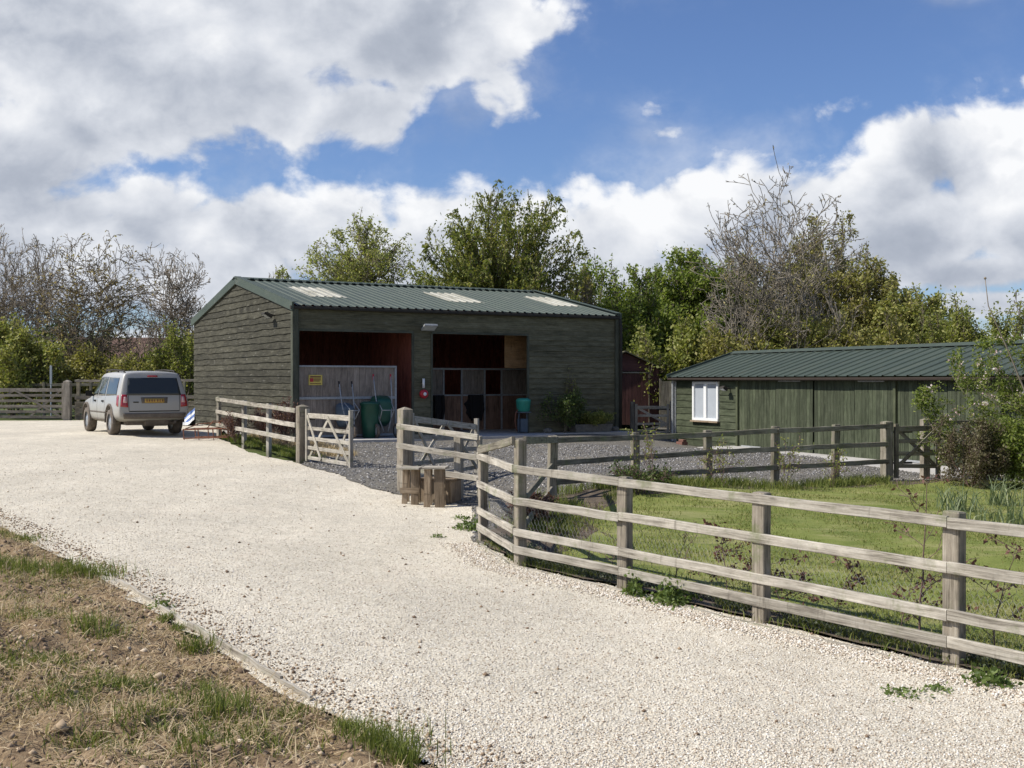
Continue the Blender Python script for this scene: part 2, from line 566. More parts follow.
M = {}
M['fence'] = wood('weathered_fence_wood', (0.15, 0.13, 0.102), (0.345, 0.312, 0.255), (0.49, 0.455, 0.385), moss=0.55, var=0.16)
M['post'] = wood('weathered_post_wood', (0.10, 0.085, 0.062), (0.25, 0.215, 0.165), (0.37, 0.33, 0.265), moss=0.6, var=0.18)
M['oldfence'] = wood('old_brown_fence_wood', (0.07, 0.06, 0.042), (0.19, 0.168, 0.125), (0.31, 0.28, 0.22), moss=0.7, var=0.2)
M['gategrey'] = wood('grey_gate_wood', (0.10, 0.09, 0.075), (0.20, 0.18, 0.15), (0.30, 0.27, 0.23), var=0.15)
M['stool'] = wood('brown_rough_wood', (0.09, 0.065, 0.04), (0.22, 0.165, 0.11), (0.34, 0.27, 0.19), var=0.25)
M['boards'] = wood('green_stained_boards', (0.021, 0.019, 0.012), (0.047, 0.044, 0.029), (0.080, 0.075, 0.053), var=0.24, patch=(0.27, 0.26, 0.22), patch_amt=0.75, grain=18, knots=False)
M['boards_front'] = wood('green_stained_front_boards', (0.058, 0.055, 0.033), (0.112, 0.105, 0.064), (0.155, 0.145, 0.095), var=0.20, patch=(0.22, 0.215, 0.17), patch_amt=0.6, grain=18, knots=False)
M['trim_green'] = wood('dark_green_trim', (0.045, 0.048, 0.034), (0.075, 0.08, 0.058), (0.10, 0.105, 0.078), var=0.08, knots=False)
M['shed_green'] = wood('green_shed_paint', (0.030, 0.036, 0.020), (0.056, 0.067, 0.038), (0.086, 0.097, 0.060), var=0.24, patch=(0.13, 0.14, 0.095), patch_amt=0.5, grain=14, knots=False)
M['shed_post'] = wood('mossy_shed_post', (0.035, 0.04, 0.02), (0.065, 0.075, 0.04), (0.10, 0.11, 0.065), var=0.1)
M['greyboards'] = wood('grey_vertical_boards', (0.15, 0.12, 0.095), (0.26, 0.215, 0.175), (0.34, 0.285, 0.235), var=0.14, knots=False)
M['stall'] = wood('stall_front_boards', (0.10, 0.06, 0.04), (0.20, 0.12, 0.08), (0.27, 0.17, 0.12), var=0.15, knots=False)
M['stallgrey'] = wood('stall_grey_boards', (0.13, 0.11, 0.09), (0.22, 0.19, 0.16), (0.29, 0.255, 0.215), var=0.12, knots=False)
M['inner'] = wood('dark_red_interior_boards', (0.15, 0.048, 0.034), (0.30, 0.095, 0.068), (0.38, 0.135, 0.10), var=0.12, knots=False)
M['redshed'] = wood('dark_red_shed_boards', (0.045, 0.022, 0.018), (0.09, 0.04, 0.034), (0.13, 0.06, 0.05), var=0.15, knots=False)
M['lit_patch'] = wood('tan_light_patch', (0.21, 0.12, 0.055), (0.31, 0.185, 0.09), (0.37, 0.235, 0.125), var=0.05)  # tan board colour stands in for soft light inside the barn
M['galv'] = pmat('galvanised_steel', (0.42, 0.43, 0.44), 0.45, 0.7, 0.2, 14)
M['galvdull'] = pmat('dull_galvanised_steel', (0.36, 0.37, 0.37), 0.65, 0.3, 0.2, 14)
M['black'] = pmat('black_rubber', (0.02, 0.02, 0.02), 0.85, spec=0.2)
M['guttering'] = pmat('dark_brown_guttering', (0.035, 0.026, 0.02), 0.8, spec=0.2)
M['darkhole'] = pmat('dark_void', (0.015, 0.013, 0.012), 0.9)
M['iron'] = pmat('dark_iron', (0.04, 0.036, 0.03), 0.8, 0.1, spec=0.25)
M['rust'] = pmat('rusty_iron', (0.20, 0.085, 0.05), 0.85, 0.2, 0.4, 20, 0.3)
M['white'] = pmat('white_paint', (0.78, 0.78, 0.76), 0.4, 0, 0.05)
M['netcurtain'] = pmat('white_blind', (0.36, 0.39, 0.42), 0.8, 0, 0.06, 3)
M['red'] = pmat('red_plastic', (0.45, 0.02, 0.03), 0.4)
M['yellow'] = pmat('yellow_sign', (0.62, 0.48, 0.10), 0.5)
M['greenplastic'] = pmat('green_barrow_plastic', (0.012, 0.075, 0.045), 0.45, 0, 0.15)
M['teal'] = pmat('turquoise_plastic', (0.03, 0.26, 0.19), 0.45)
M['blue'] = pmat('blue_plastic', (0.06, 0.14, 0.38), 0.6)
M['bluegrey'] = pmat('blue_grey_steel', (0.08, 0.11, 0.14), 0.5)
M['brick'] = pmat('old_red_brick', (0.17, 0.08, 0.06), 0.9, 0, 0.3, 20)
M['house_roof'] = pmat('brown_roof_tiles', (0.12, 0.07, 0.05), 0.9, 0, 0.3, 5)
M['stone'] = pmat('grey_stone', (0.15, 0.14, 0.12), 0.9, 0, 0.3, 12, 0.5)
M['lampglass'] = pmat('lamp_glass', (0.5, 0.52, 0.52), 0.15)
M['wire'] = pmat('wire_netting', (0.38, 0.38, 0.37), 0.5, 0.3)
# ------------------------------------------------------------------ ground materials
def gravel_mat(name, cols, sc, bump=1.0, rough=0.9, patch=None, track=0.12):
    t = new_mat(name)
    pos = t.node('ShaderNodeTexCoord').outputs['Object']
    wp = t.noise(pos, 30, 2, 0.5, out='Color')
    pv = t.node('ShaderNodeVectorMath', {0: pos, 1: t.node('ShaderNodeVectorMath', {0: wp, 3: 0.012}, operation='SCALE').outputs[0]}, operation='ADD').outputs[0]
    v1 = t.node('ShaderNodeTexVoronoi', {'Vector': pv, 'Scale': sc})
    v2 = t.node('ShaderNodeTexVoronoi', {'Vector': pv, 'Scale': sc * 2.1})
    sp = t.node('ShaderNodeSeparateColor', {0: v1.outputs['Color']})
    sp2 = t.node('ShaderNodeSeparateColor', {0: v2.outputs['Color']})
    col = t.ramp(sp.outputs[0], [(0.0, cols[0]), (0.25, cols[1]), (0.6, cols[2]), (1.0, cols[3])])
    colb = t.ramp(sp2.outputs[1], [(0.0, cols[0]), (0.3, cols[1]), (0.7, cols[2]), (1.0, cols[3])])
    col = t.mix(0.45, col, colb)
    gap = t.rng(v1.outputs['Distance'], 0.45, 0.85, 0.0, 0.55)
    col = t.mix(gap, col, (*cols[4], 1))
    big = t.noise(pos, 0.55, 5, 0.62)
    k = t.rng(big, 0.3, 0.7, 1 - track, 1 + track)
    col = t.mix(1.0, col, t.node('ShaderNodeCombineXYZ', {0: k, 1: k, 2: t.math('MULTIPLY', k, 0.99)}).outputs[0], 'MULTIPLY')
    trk = t.noise(t.mapping(pos, (1.15, 0.10, 1), rot=(0, 0, R(-24))), 1.0, 4, 0.55)
    tk = t.rng(trk, 0.38, 0.62, 0.95, 1.04)
    col = t.mix(1.0, col, t.node('ShaderNodeCombineXYZ', {0: tk, 1: t.math('MULTIPLY', tk, 0.997), 2: t.math('MULTIPLY', tk, 0.985)}).outputs[0], 'MULTIPLY')
    mid = t.rng(t.noise(pos, 5.0, 4, 0.7), 0.3, 0.7, 0.90, 1.10)
    col = t.mix(1.0, col, t.node('ShaderNodeCombineXYZ', {0: mid, 1: mid, 2: mid}).outputs[0], 'MULTIPLY')
    if patch:
        pm = t.rng(t.noise(pos, 1.1, 7, 0.7), 0.55, 0.72, 0.0, patch[1], True)
        col = t.mix(pm, col, (*patch[0], 1))
    t.put(t.bs.inputs['Base Color'], col)
    t.bs.inputs['Roughness'].default_value = rough
    t.bs.inputs['Specular IOR Level'].default_value = 0.2
    hh = t.math('ADD', t.math('MULTIPLY', v1.outputs['Distance'], -1.0), t.math('MULTIPLY', v2.outputs['Distance'], -0.45))
    b = t.node('ShaderNodeBump', {'Height': hh, 'Strength': bump, 'Distance': 0.012})
    b2 = t.node('ShaderNodeBump', {'Height': t.noise(pos, 3.0, 5, 0.6), 'Strength': 0.5, 'Distance': 0.05, 'Normal': b.outputs[0]})
    t.put(t.bs.inputs['Normal'], b2.outputs[0])
    return t.m


M['gravel'] = gravel_mat('cream_gravel', [(0.39, 0.33, 0.24), (0.585, 0.525, 0.42), (0.685, 0.635, 0.53), (0.78, 0.735, 0.64), (0.39, 0.335, 0.25)], 58, 0.75, patch=((0.52, 0.45, 0.35), 0.55), track=0.10)
M['darkgravel'] = gravel_mat('grey_gravel', [(0.065, 0.058, 0.047), (0.12, 0.112, 0.097), (0.175, 0.163, 0.143), (0.29, 0.27, 0.235), (0.06, 0.053, 0.042)], 42, 0.9, patch=((0.24, 0.20, 0.14), 0.7), track=0.16)


def grass_mat(name, c1, c2, c3, dry, amt):
    t = new_mat(name)
    pos = t.node('ShaderNodeTexCoord').outputs['Object']
    n = t.noise(pos, 1.2, 8, 0.72)
    f = t.noise(t.mapping(pos, (60, 60, 60)), 1.0, 3, 0.7)
    col = t.ramp(t.math('ADD', t.math('MULTIPLY', n, 0.6), t.math('MULTIPLY', f, 0.4)), [(0.36, c1), (0.5, c2), (0.64, c3)])
    d = t.rng(t.noise(t.mapping(pos, (0.5, 1.6, 1)), 1.6, 6, 0.7), 0.46, 0.62, 0.0, amt, True)
    col = t.mix(d, col, (*dry, 1))
    t.put(t.bs.inputs['Base Color'], col)
    t.bs.inputs['Roughness'].default_value = 0.9
    t.bs.inputs['Specular IOR Level'].default_value = 0.15
    b = t.node('ShaderNodeBump', {'Height': f, 'Strength': 0.8, 'Distance': 0.02})
    t.put(t.bs.inputs['Normal'], b.outputs[0])
    return t.m


M['lawn'] = grass_mat('lawn_grass', (0.105, 0.14, 0.032), (0.175, 0.205, 0.050), (0.25, 0.262, 0.082), (0.37, 0.33, 0.16), 0.45)
M['field'] = grass_mat('field_grass', (0.05, 0.07, 0.018), (0.08, 0.11, 0.03), (0.12, 0.14, 0.05), (0.16, 0.14, 0.07), 0.5)


def soil_mat():
    t = new_mat('dry_soil')
    pos = t.node('ShaderNodeTexCoord').outputs['Object']
    n = t.noise(pos, 2.2, 10, 0.75)
    n2 = t.noise(pos, 14.0, 8, 0.75)
    col = t.ramp(t.math('ADD', t.math('MULTIPLY', n, 0.5), t.math('MULTIPLY', n2, 0.5)), [(0.34, (0.12, 0.078, 0.046)), (0.45, (0.27, 0.19, 0.115)), (0.57, (0.43, 0.315, 0.19)), (0.70, (0.57, 0.45, 0.29))])
    t.put(t.bs.inputs['Base Color'], col)
    t.bs.inputs['Roughness'].default_value = 0.95
    t.bs.inputs['Specular IOR Level'].default_value = 0.1
    b = t.node('ShaderNodeBump', {'Height': n2, 'Strength': 1.0, 'Distance': 0.05})
    t.put(t.bs.inputs['Normal'], b.outputs[0])
    return t.m


M['soil'] = soil_mat()
M['darksoil'] = pmat('dark_bed_soil', (0.10, 0.075, 0.05), 0.95, 0, 0.5, 8, 1.0)


def concrete_mat(name, a, b_, dirt):
    t = new_mat(name)
    pos = t.node('ShaderNodeTexCoord').outputs['Object']
    n = t.noise(pos, 1.5, 8, 0.7)
    col = t.ramp(n, [(0.3, a), (0.6, b_)])
    d = t.rng(t.noise(pos, 4.0, 8, 0.75), 0.55, 0.72, 0.0, 0.7, True)
    col = t.mix(d, col, (*dirt, 1))
    t.put(t.bs.inputs['Base Color'], col)
    t.bs.inputs['Roughness'].default_value = 0.9
    b = t.node('ShaderNodeBump', {'Height': t.noise(pos, 40, 5, 0.7), 'Strength': 0.3, 'Distance': 0.01})
    t.put(t.bs.inputs['Normal'], b.outputs[0])
    return t.m


M['concrete'] = concrete_mat('concrete', (0.34, 0.325, 0.30), (0.46, 0.44, 0.41), (0.24, 0.22, 0.19))


def roof_mat(name, c, dirt, rough=0.42):
    t = new_mat(name)
    pos = t.node('ShaderNodeTexCoord').outputs['Object']
    n = t.noise(t.mapping(pos, (2.5, 0.5, 1)), 1.0, 7, 0.7)
    k = t.rng(n, 0.3, 0.7, 0.86, 1.14)
    col = t.mix(1.0, (*c, 1), t.node('ShaderNodeCombineXYZ', {0: k, 1: k, 2: k}).outputs[0], 'MULTIPLY')
    d = t.rng(t.noise(t.mapping(pos, (6, 0.9, 1)), 1.0, 7, 0.75), 0.50, 0.68, 0.0, 0.75, True)
    col = t.mix(d, col, (*dirt, 1))
    st_ = t.rng(t.noise(t.mapping(pos, (14, 0.35, 1)), 1.0, 4, 0.7), 0.55, 0.7, 0.0, 0.5, True)
    col = t.mix(st_, col, tuple(x * 0.55 for x in c) + (1,))
    t.put(t.bs.inputs['Base Color'], col)
    t.put(t.bs.inputs['Roughness'], t.rng(n, 0.3, 0.7, rough, rough + 0.2))
    return t.m


M['roof'] = roof_mat('green_roof_sheet', (0.050, 0.068, 0.051), (0.085, 0.098, 0.075), 0.55)
M['roof2'] = roof_mat('dark_green_roof_sheet', (0.040, 0.056, 0.040), (0.07, 0.08, 0.058), 0.55)


def translucent_sheet():
    t = new_mat('translucent_roof_sheet')
    pos = t.node('ShaderNodeTexCoord').outputs['Object']
    dn = t.noise(t.mapping(pos, (3.0, 0.8, 1)), 1.5, 8, 0.75)
    t.put(t.bs.inputs['Base Color'], t.ramp(dn, [(0.35, (0.30, 0.29, 0.22)), (0.5, (0.52, 0.505, 0.42)), (0.65, (0.62, 0.61, 0.53))]))
    t.bs.inputs['Roughness'].default_value = 0.6
    tr = t.node('ShaderNodeBsdfTranslucent', {'Color': (0.75, 0.72, 0.6, 1)})
    mx = t.node('ShaderNodeMixShader', {0: 0.3, 1: t.bs.outputs[0], 2: tr.outputs[0]})
    t.put(t.n['Material Output'].inputs['Surface'], mx.outputs[0])
    return t.m


M['rooflight'] = translucent_sheet()


def glass_mat(name, tint=(0.03, 0.04, 0.05)):
    t = new_mat(name)
    t.bs.inputs['Base Color'].default_value = (*tint, 1)
    t.bs.inputs['Roughness'].default_value = 0.05
    t.bs.inputs['Specular IOR Level'].default_value = 0.9
    t.bs.inputs['Coat Weight'].default_value = 0.6
    t.bs.inputs['Coat Roughness'].default_value = 0.02
    return t.m


M['carglass'] = glass_mat('car_window_glass', (0.03, 0.035, 0.035))
M['carglass'].node_tree.nodes['Principled BSDF'].inputs['Coat Weight'].default_value = 0.15
M['carglass'].node_tree.nodes['Principled BSDF'].inputs['Specular IOR Level'].default_value = 0.45
M['winglass'] = glass_mat('window_glass', (0.20, 0.22, 0.24))


def carpaint():
    t = new_mat('dusty_silver_paint')
    pos = t.node('ShaderNodeTexCoord').outputs['Object']
    z = t.node('ShaderNodeSeparateXYZ', {0: pos}).outputs[2]
    n = t.noise(pos, 5.0, 7, 0.7)
    d = t.math('ADD', z, t.math('MULTIPLY', t.math('SUBTRACT', n, 0.5), 0.5))
    k = t.rng(d, 0.30, 0.95, 0.9, 0.12, True)
    yk = t.rng(t.math('ADD', t.node('ShaderNodeSeparateXYZ', {0: pos}).outputs[1], t.math('MULTIPLY', n, 0.1)), -0.78, -0.5, 0.55, 0.0, True)
    k = t.math('MAXIMUM', k, yk)
    col = t.mix(k, (0.46, 0.455, 0.44, 1), (0.25, 0.235, 0.19, 1))
    t.put(t.bs.inputs['Base Color'], col)
    t.put(t.bs.inputs['Metallic'], t.math('MULTIPLY', t.math('SUBTRACT', 1.0, k), 0.4))
    t.put(t.bs.inputs['Roughness'], t.rng(k, 0, 1, 0.38, 0.85))
    t.bs.inputs['Coat Weight'].default_value = 0.3
    return t.m


M['carpaint'] = carpaint()
M['tyre'] = pmat('dusty_tyre_rubber', (0.11, 0.09, 0.07), 0.9, 0, 0.4, 8)
M['plastic'] = pmat('dusty_black_plastic', (0.12, 0.10, 0.08), 0.8, 0, 0.35, 6)
M['lens'] = pmat('tail_lamp_red', (0.32, 0.015, 0.02), 0.15, 0, 0.05, coat=0.5)
M['lensclear'] = pmat('tail_lamp_clear', (0.55, 0.35, 0.33), 0.15, 0, 0.05, coat=0.5)
M['plate'] = pmat('yellow_number_plate', (0.42, 0.27, 0.05), 0.4, 0, 0.05)

# ------------------------------------------------------------------ ground sheets
def in_poly(px_, py_, poly):
    inside = np.zeros(len(px_), bool)
    n = len(poly)
    for i in range(n):
        x1, y1 = poly[i]
        x2, y2 = poly[(i + 1) % n]
        c = ((y1 > py_) != (y2 > py_)) & (px_ < (x2 - x1) * (py_ - y1) / (y2 - y1 + 1e-12) + x1)
        inside ^= c
    return inside


def dist_poly(px_, py_, poly, closed=True):
    d = np.full(len(px_), 1e9)
    n = len(poly)
    for i in range(n if closed else n - 1):
        x1, y1 = poly[i]
        x2, y2 = poly[(i + 1) % n]
        ex, ey = x2 - x1, y2 - y1
        t_ = np.clip(((px_ - x1) * ex + (py_ - y1) * ey) / (ex * ex + ey * ey + 1e-12), 0, 1)
        d = np.minimum(d, np.hypot(px_ - x1 - t_ * ex, py_ - y1 - t_ * ey))
    return d


def wobble(poly, step, amp, seed):
    rg = random.Random(seed)
    out = []
    n = len(poly)
    for i in range(n):
        a = Vector(poly[i])
        b = Vector(poly[(i + 1) % n])
        k = max(1, int((b - a).length / step))
        for q in range(k):
            p = a.lerp(b, q / k)
            out.append((p.x + rg.gauss(0, amp), p.y + rg.gauss(0, amp)))
    return out


def sheet(name, poly, grid, dz, mat, step=0.25, amp=0.04, seed=1, disp=None, edge_drop=0.0):
    pl = wobble(poly, step, amp, seed) if step else poly
    xs = [p[0] for p in pl]
    ys = [p[1] for p in pl]
    gx, gy = np.meshgrid(np.arange(min(xs), max(xs), grid), np.arange(min(ys), max(ys), grid))
    gx = gx.ravel() + 0.013
    gy = gy.ravel() + 0.017
    ok = in_poly(gx, gy, pl)
    gx, gy = gx[ok], gy[ok]
    ok = dist_poly(gx, gy, pl) > grid * 0.35
    gx, gy = gx[ok], gy[ok]
    vs = [Vector(p) for p in pl] + [Vector((a, b)) for a, b in zip(gx, gy)]
    n = len(pl)
    v2, _, fs, *_r = delaunay_2d_cdt(vs, [(i, (i + 1) % n) for i in range(n)], [], 1, 1e-5)
    vx = np.array([v.x for v in v2])
    vy = np.array([v.y for v in v2])
    z = GZ(vx, vy) + dz
    if disp is not None: z = z + disp(vx, vy)
    if edge_drop:
        d = dist_poly(vx, vy, pl)
        z = z - edge_drop * np.clip(1 - d / (grid * 0.9), 0, 1)
    F3 = [f for f in fs if len(f) == 3]
    o = np_mesh(name, np.stack([vx, vy, z], 1), F3, mat, smooth=True)
    # make sure faces look up
    me = o.data
    if len(me.polygons) and me.polygons[0].normal.z < 0: me.flip_normals()
    return o


# the land to the horizon, finer near the place
def land():
    r = np.concatenate([np.arange(0, 60, 1.5), np.geomspace(60, 1500, 22)])
    a = np.linspace(0, 2 * np.pi, 121)[:-1]
    rr, aa = np.meshgrid(r[1:], a, indexing='ij')
    vx = np.concatenate([[0], (rr * np.cos(aa)).ravel()])
    vy = np.concatenate([[0], (rr * np.sin(aa)).ravel()]) + 22
    vz = GZ(vx, vy) - 0.12
    fs = []
    na = len(a)
    nr = len(r) - 1
    for i in range(nr - 1):
        for j in range(na):
            p = 1 + i * na + j
            q = 1 + i * na + (j + 1) % na
            fs.append((p, p + na, q + na, q))
    V_ = np.stack([vx, vy, vz], 1)
    o = np_mesh('ground', V_, fs, M['field'], smooth=True)
    # close the middle
    import bmesh
    bm = bmesh.new()
    bm.from_mesh(o.data)
    bm.verts.ensure_lookup_table()
    for j in range(na):
        f = bm.faces.new((bm.verts[0], bm.verts[1 + j], bm.verts[1 + (j + 1) % na]))
        f.smooth = True
    bmesh.ops.recalc_face_normals(bm, faces=bm.faces)
    bm.to_mesh(o.data)
    bm.free()
    if o.data.polygons[0].normal.z < 0: o.data.flip_normals()
    tag(o, kind='structure')


land()
BANK_EDGE = [(-11.5, 19.5), (-8.6, 16.6), (-6.2, 13.9), (-3.6, 10.4), (-2.5, 8.7), (-1.5, 7.25), (-0.42, 5.9), (1.2, 4.1), (3.0, 2.0)]
FENCE_X = [(4.30, 6.95), (3.27, 8.5), (2.17, 10.0), (1.13, 11.5), (0.09, 12.7), (-0.36, 14.4)]
drive_poly = [(-11.5, 19.5)] + BANK_EDGE[1:] + [(3, -4), (12, -4), (5.66, 5.2), (4.50, 6.92), (3.36, 8.40), (2.26, 9.92), (1.2, 11.42), (0.12, 12.66), (-0.44, 14.4),
              (-0.60, 17.6), (-1.0, 18.3), (-1.75, 18.6), (-2.4, 19.3), (-3.1, 21.0), (-4.2, 23.6), (-4.65, 24.7), (-6.2, 27.1), (-8.0, 31.3), (-9.0, 36), (-11.5, 42.5), (-12.5, 44.1), (-24, 43.4), (-34, 42),
              (-30, 30), (-20, 24)]
drv = tag(sheet('gravel_drive', drive_poly, 0.35, 0.0, M['gravel'], 0.3, 0.035, 3), kind='structure')
yard_poly = [(-0.50, 14.3), (-0.60, 17.4), (-1.1, 18.2), (-1.9, 18.5), (-2.5, 19.2), (-3.2, 20.9), (-4.3, 23.5), (-4.6, 25.5), (-5.2, 28.3), (-5.6, 29.2), (3.5, 34.6), (5.4, 36.5), (5.2, 44), (12, 44), (6.5, 34.2), (15, 16.5), (14, 19),
             (9.8, 23.4), (8.2, 22.5), (7.2, 21.9), (6.0, 21.1), (4.7, 20.3), (3.4, 19.9), (2.1, 19.4), (0.75, 17.3), (0.35, 14.5), (0.2, 13.2)]
tag(sheet('yard_gravel', yard_poly, 0.4, 0.012, M['darkgravel'], 0.3, 0.05, 4), kind='structure')
lawn_poly = [(5.4, 5.6), (4.45, 7.1), (3.4, 8.65), (2.4, 10.15), (1.3, 11.7), (0.45, 12.9), (0.55, 14.2), (1.3, 16.9), (2.6, 18.9), (3.4, 19.4), (4.7, 19.95), (6.0, 20.75), (7.2, 21.5), (8.3, 22.2), (9.8, 23.0), (14, 19), (22, 12), (22, 2), (12, -3)]


def lawn_disp(x, y):
    return np.array([0.035 * noise.noise(Vector((a * 0.6, b * 0.6, 3))) for a, b in zip(x, y)])


tag(sheet('lawn', lawn_poly, 0.3, 0.05, M['lawn'], 0.25, 0.06, 5, disp=lawn_disp, edge_drop=0.05), kind='structure')
bed_poly = [(5.5, 5.3), (4.36, 6.98), (3.24, 8.43), (2.2, 9.93), (1.16, 11.42), (0.1, 12.68), (-0.40, 14.35), (0.1, 17.0), (0.9, 18.1), (2.1, 19.5), (3.4, 19.95), (6.0, 21.1), (9.8, 23.4), (10, 22.6), (6.2, 20.4), (3.0, 18.9), (1.5, 16.6), (0.9, 14.2), (0.8, 12.7), (2.7, 10.2), (6.0, 5.4)]
tag(sheet('planting_bed_soil', bed_poly, 0.3, 0.028, M['darksoil'], 0.2, 0.03, 6), kind='structure')

# the rough soil bank in the foreground
bank_poly = [BANK_EDGE[i] for i in range(len(BANK_EDGE))] + [(2.0, 0.5), (-2, 1.0), (-9, 5), (-16, 15)]


def fbm(p, o=5, g=0.55):
    a, s, f = 1.0, 0.0, 1.0
    for _ in range(o):
        s += a * noise.noise(p * f)
        a *= g
        f *= 2.1
    return s


def bank_disp(x, y):
    d = dist_poly(x, y, BANK_EDGE, False)
    rise = np.clip(d / 1.6, 0, 1) * 0.14 + np.clip(d / 6, 0, 1) * 0.16
    out = []
    for a, b, dd in zip(x, y, d):
        k = min(1, dd / 0.25)
        v = 0.05 * fbm(Vector((a * 1.1, b * 1.1, 0.3)), 3) + 0.035 * fbm(Vector((a * 5, b * 5, 1.3)), 4, 0.65)
        out.append(v * k * 1.35)
    return rise + np.array(out) - 0.01


bank = tag(sheet('soil_bank', bank_poly, 0.05, 0.0, M['soil'], 0.12, 0.03, 9, disp=bank_disp), kind='structure')
_bm_v = [v.co.copy() for v in bank.data.vertices]
BANK_BVH = BVHTree.FromPolygons(_bm_v, [tuple(p.vertices) for p in bank.data.polygons])


def bank_z(x, y):
    h = BANK_BVH.ray_cast(Vector((x, y, 5)), Vector((0, 0, -1)))
    return h[0].z if h[0] else None


# ------------------------------------------------------------------ buildings
def cladding(mb, p0, u, n_out, L, z0, z1, bh, lap=0.018, wav=0.0, seg=0.6, top=None, x_cut=None):
    """horizontal lapped boards on the plane through p0 along u; n_out outward. top(x)->z limit for gables; boards reach into uneven lower edges"""
    u = Vector(u)
    n = Vector(n_out)
    p0 = Vector(p0)
    rg = mb.rng
    z = z0
    while z < z1:
        zt = min(z + bh * 1.12, z1 + 0.02)
        # extent of the board
        x0, x1 = 0.0, L
        if top is not None:
            xs = [q / 200 * L for q in range(201) if top(q / 200 * L) > z + 0.02]
            if not xs:
                break
            x0, x1 = xs[0], xs[-1]
        cuts = [x0]
        if x1 - x0 > 4.5:
            cuts.append(x0 + (x1 - x0) * rg.choice([0.36, 0.5, 0.64]))
        cuts.append(x1)
        for a, b in zip(cuts[:-1], cuts[1:]):
            k = max(2, int((b - a) / seg))
            ph = rg.random() * 100
            rings = []
            dzb = rg.uniform(-0.004, 0.004)
            for q in range(k + 1):
                x_ = a + (b - a) * q / k - (0.002 if q == k else -0.002)
                low = z + dzb + (wav * noise.noise(Vector((x_ * 1.3 + ph, z * 3, 0))) if wav else 0)
                hi = zt
                if top is not None: hi = min(hi, max(low + 0.01, top(x_)))
                P = p0 + u * x_
                o_lo = lap + 0.012
                rings.append([P + n * 0.0 + Vector((0, 0, low)), P + n * o_lo + Vector((0, 0, low)), P + n * 0.010 + Vector((0, 0, hi)), P + Vector((0, 0, hi))])
            mb.loft(rings)
        z += bh


def vertical_boards(mb, p0, u, n_out, L, z0, z1, bw, th=0.02, gap=0.004, jit=0.004):
    u = Vector(u)
    n = Vector(n_out)
    p0 = Vector(p0)
    k = max(1, round(L / bw))
    bw = L / k
    for i in range(k):
        c = p0 + u * (bw * (i + 0.5)) + n * (th / 2 + mb.rng.uniform(0, jit))
        a = c + Vector((0, 0, z0))
        b = c + Vector((0, 0, z1))
        # beam: grain vertical; up = n so that h is thickness
        mb.beam(a, b, bw - gap, th, up=n, ch=0.003)


def corrugated(mb, x0, x1, y0, z0, y1, z1, pitch, depth, th=0.0, rib=0.28):
    """box profile sheet; ribs run from (y0,z0) eave to (y1,z1) ridge"""
    nrm = Vector((0, -(z1 - z0), (y1 - y0)))
    if nrm.z < 0: nrm = -nrm
    nrm.normalize()
    prof = []
    i0 = math.ceil(x0 / pitch - 1e-6)
    i1 = math.floor(x1 / pitch + 1e-6)
    xs = [(x0, 0.0)]
    i = i0
    while i * pitch < x1 - 1e-4:
        c = i * pitch
        for dx_, h in ((-rib * pitch / 2 - 0.02, 0), (-rib * pitch / 2, depth), (rib * pitch / 2, depth), (rib * pitch / 2 + 0.02, 0)):
            if x0 < c + dx_ < x1: xs.append((c + dx_, h))
        i += 1
    xs.append((x1, 0.0))
    for (xa, ha), (xb, hb) in zip(xs[:-1], xs[1:]):
        a = Vector((xa, y0, z0)) + nrm * ha
        b = Vector((xb, y0, z0)) + nrm * hb
        c = Vector((xb, y1, z1)) + nrm * hb
        d = Vector((xa, y1, z1)) + nrm * ha
        L = (c - b).length
        mb.face([a, b, c, d], [(0, xa), (0, xb), (L, xb), (L, xa)], 0.5)
        # underside 3 mm lower so the sheet has thickness
        o = nrm * -0.004
        mb.face([d + o, c + o, b + o, a + o], [(0, xa), (0, xb), (L, xb), (L, xa)], 0.5)
    return nrm


# ---- barn: local x along the front, y towards the back
BX, BY, BA = -5.75, 30.2, R(30)
BL, BD, BE, BR = 10.35, 9.9, 3.54, 4.57
barn = thing('timber_barn', 'large dark green weatherboarded barn with two open bays and pale rooflights, behind the parked car', 'barn', (BX, BY, 0), BA)
_cb, _sb = math.cos(BA), math.sin(BA)


def barn_pt(x, y, z=0.0):
    return Vector((BX + x * _cb - y * _sb, BY + x * _sb + y * _cb, z))


def roof_z(y):
    return BE + (BR - BE) * (1 - abs(y - BD / 2) / (BD / 2))


mb = MB(random.Random(1))
# gable wall (x = 0), boards run along y; seen from the left
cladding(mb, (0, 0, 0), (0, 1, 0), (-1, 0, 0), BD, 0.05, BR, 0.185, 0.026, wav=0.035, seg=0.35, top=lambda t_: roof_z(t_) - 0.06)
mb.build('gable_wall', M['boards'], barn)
mb = MB(random.Random(2))
cladding(mb, (BL, BD, 0), (0, -1, 0), (1, 0, 0), BD, 0.05, BR, 0.185, 0.026, wav=0.02, seg=0.8, top=lambda t_: roof_z(BD - t_) - 0.06)
mb.build('gable_wall', M['boards_front'], barn)
mb = MB(random.Random(3))
cladding(mb, (BL, BD, 0), (-1, 0, 0), (0, 1, 0), BL, 0.05, BE - 0.05, 0.185, 0.02)
mb.build('rear_wall', M['boards_front'], barn)
OP1 = (0.13, 3.43)
OP2 = (4.05, 7.15)
OPT = 2.90
mb = MB(random.Random(4))
cladding(mb, (0.0, 0, 0), (1, 0, 0), (0, -1, 0), BL, OPT + 0.02, BE - 0.06, 0.16, 0.010, seg=2)
cladding(mb, (OP1[1], 0, 0), (1, 0, 0), (0, -1, 0), OP2[0] - OP1[1], 0.06, OPT + 0.01, 0.16, 0.010, seg=2)
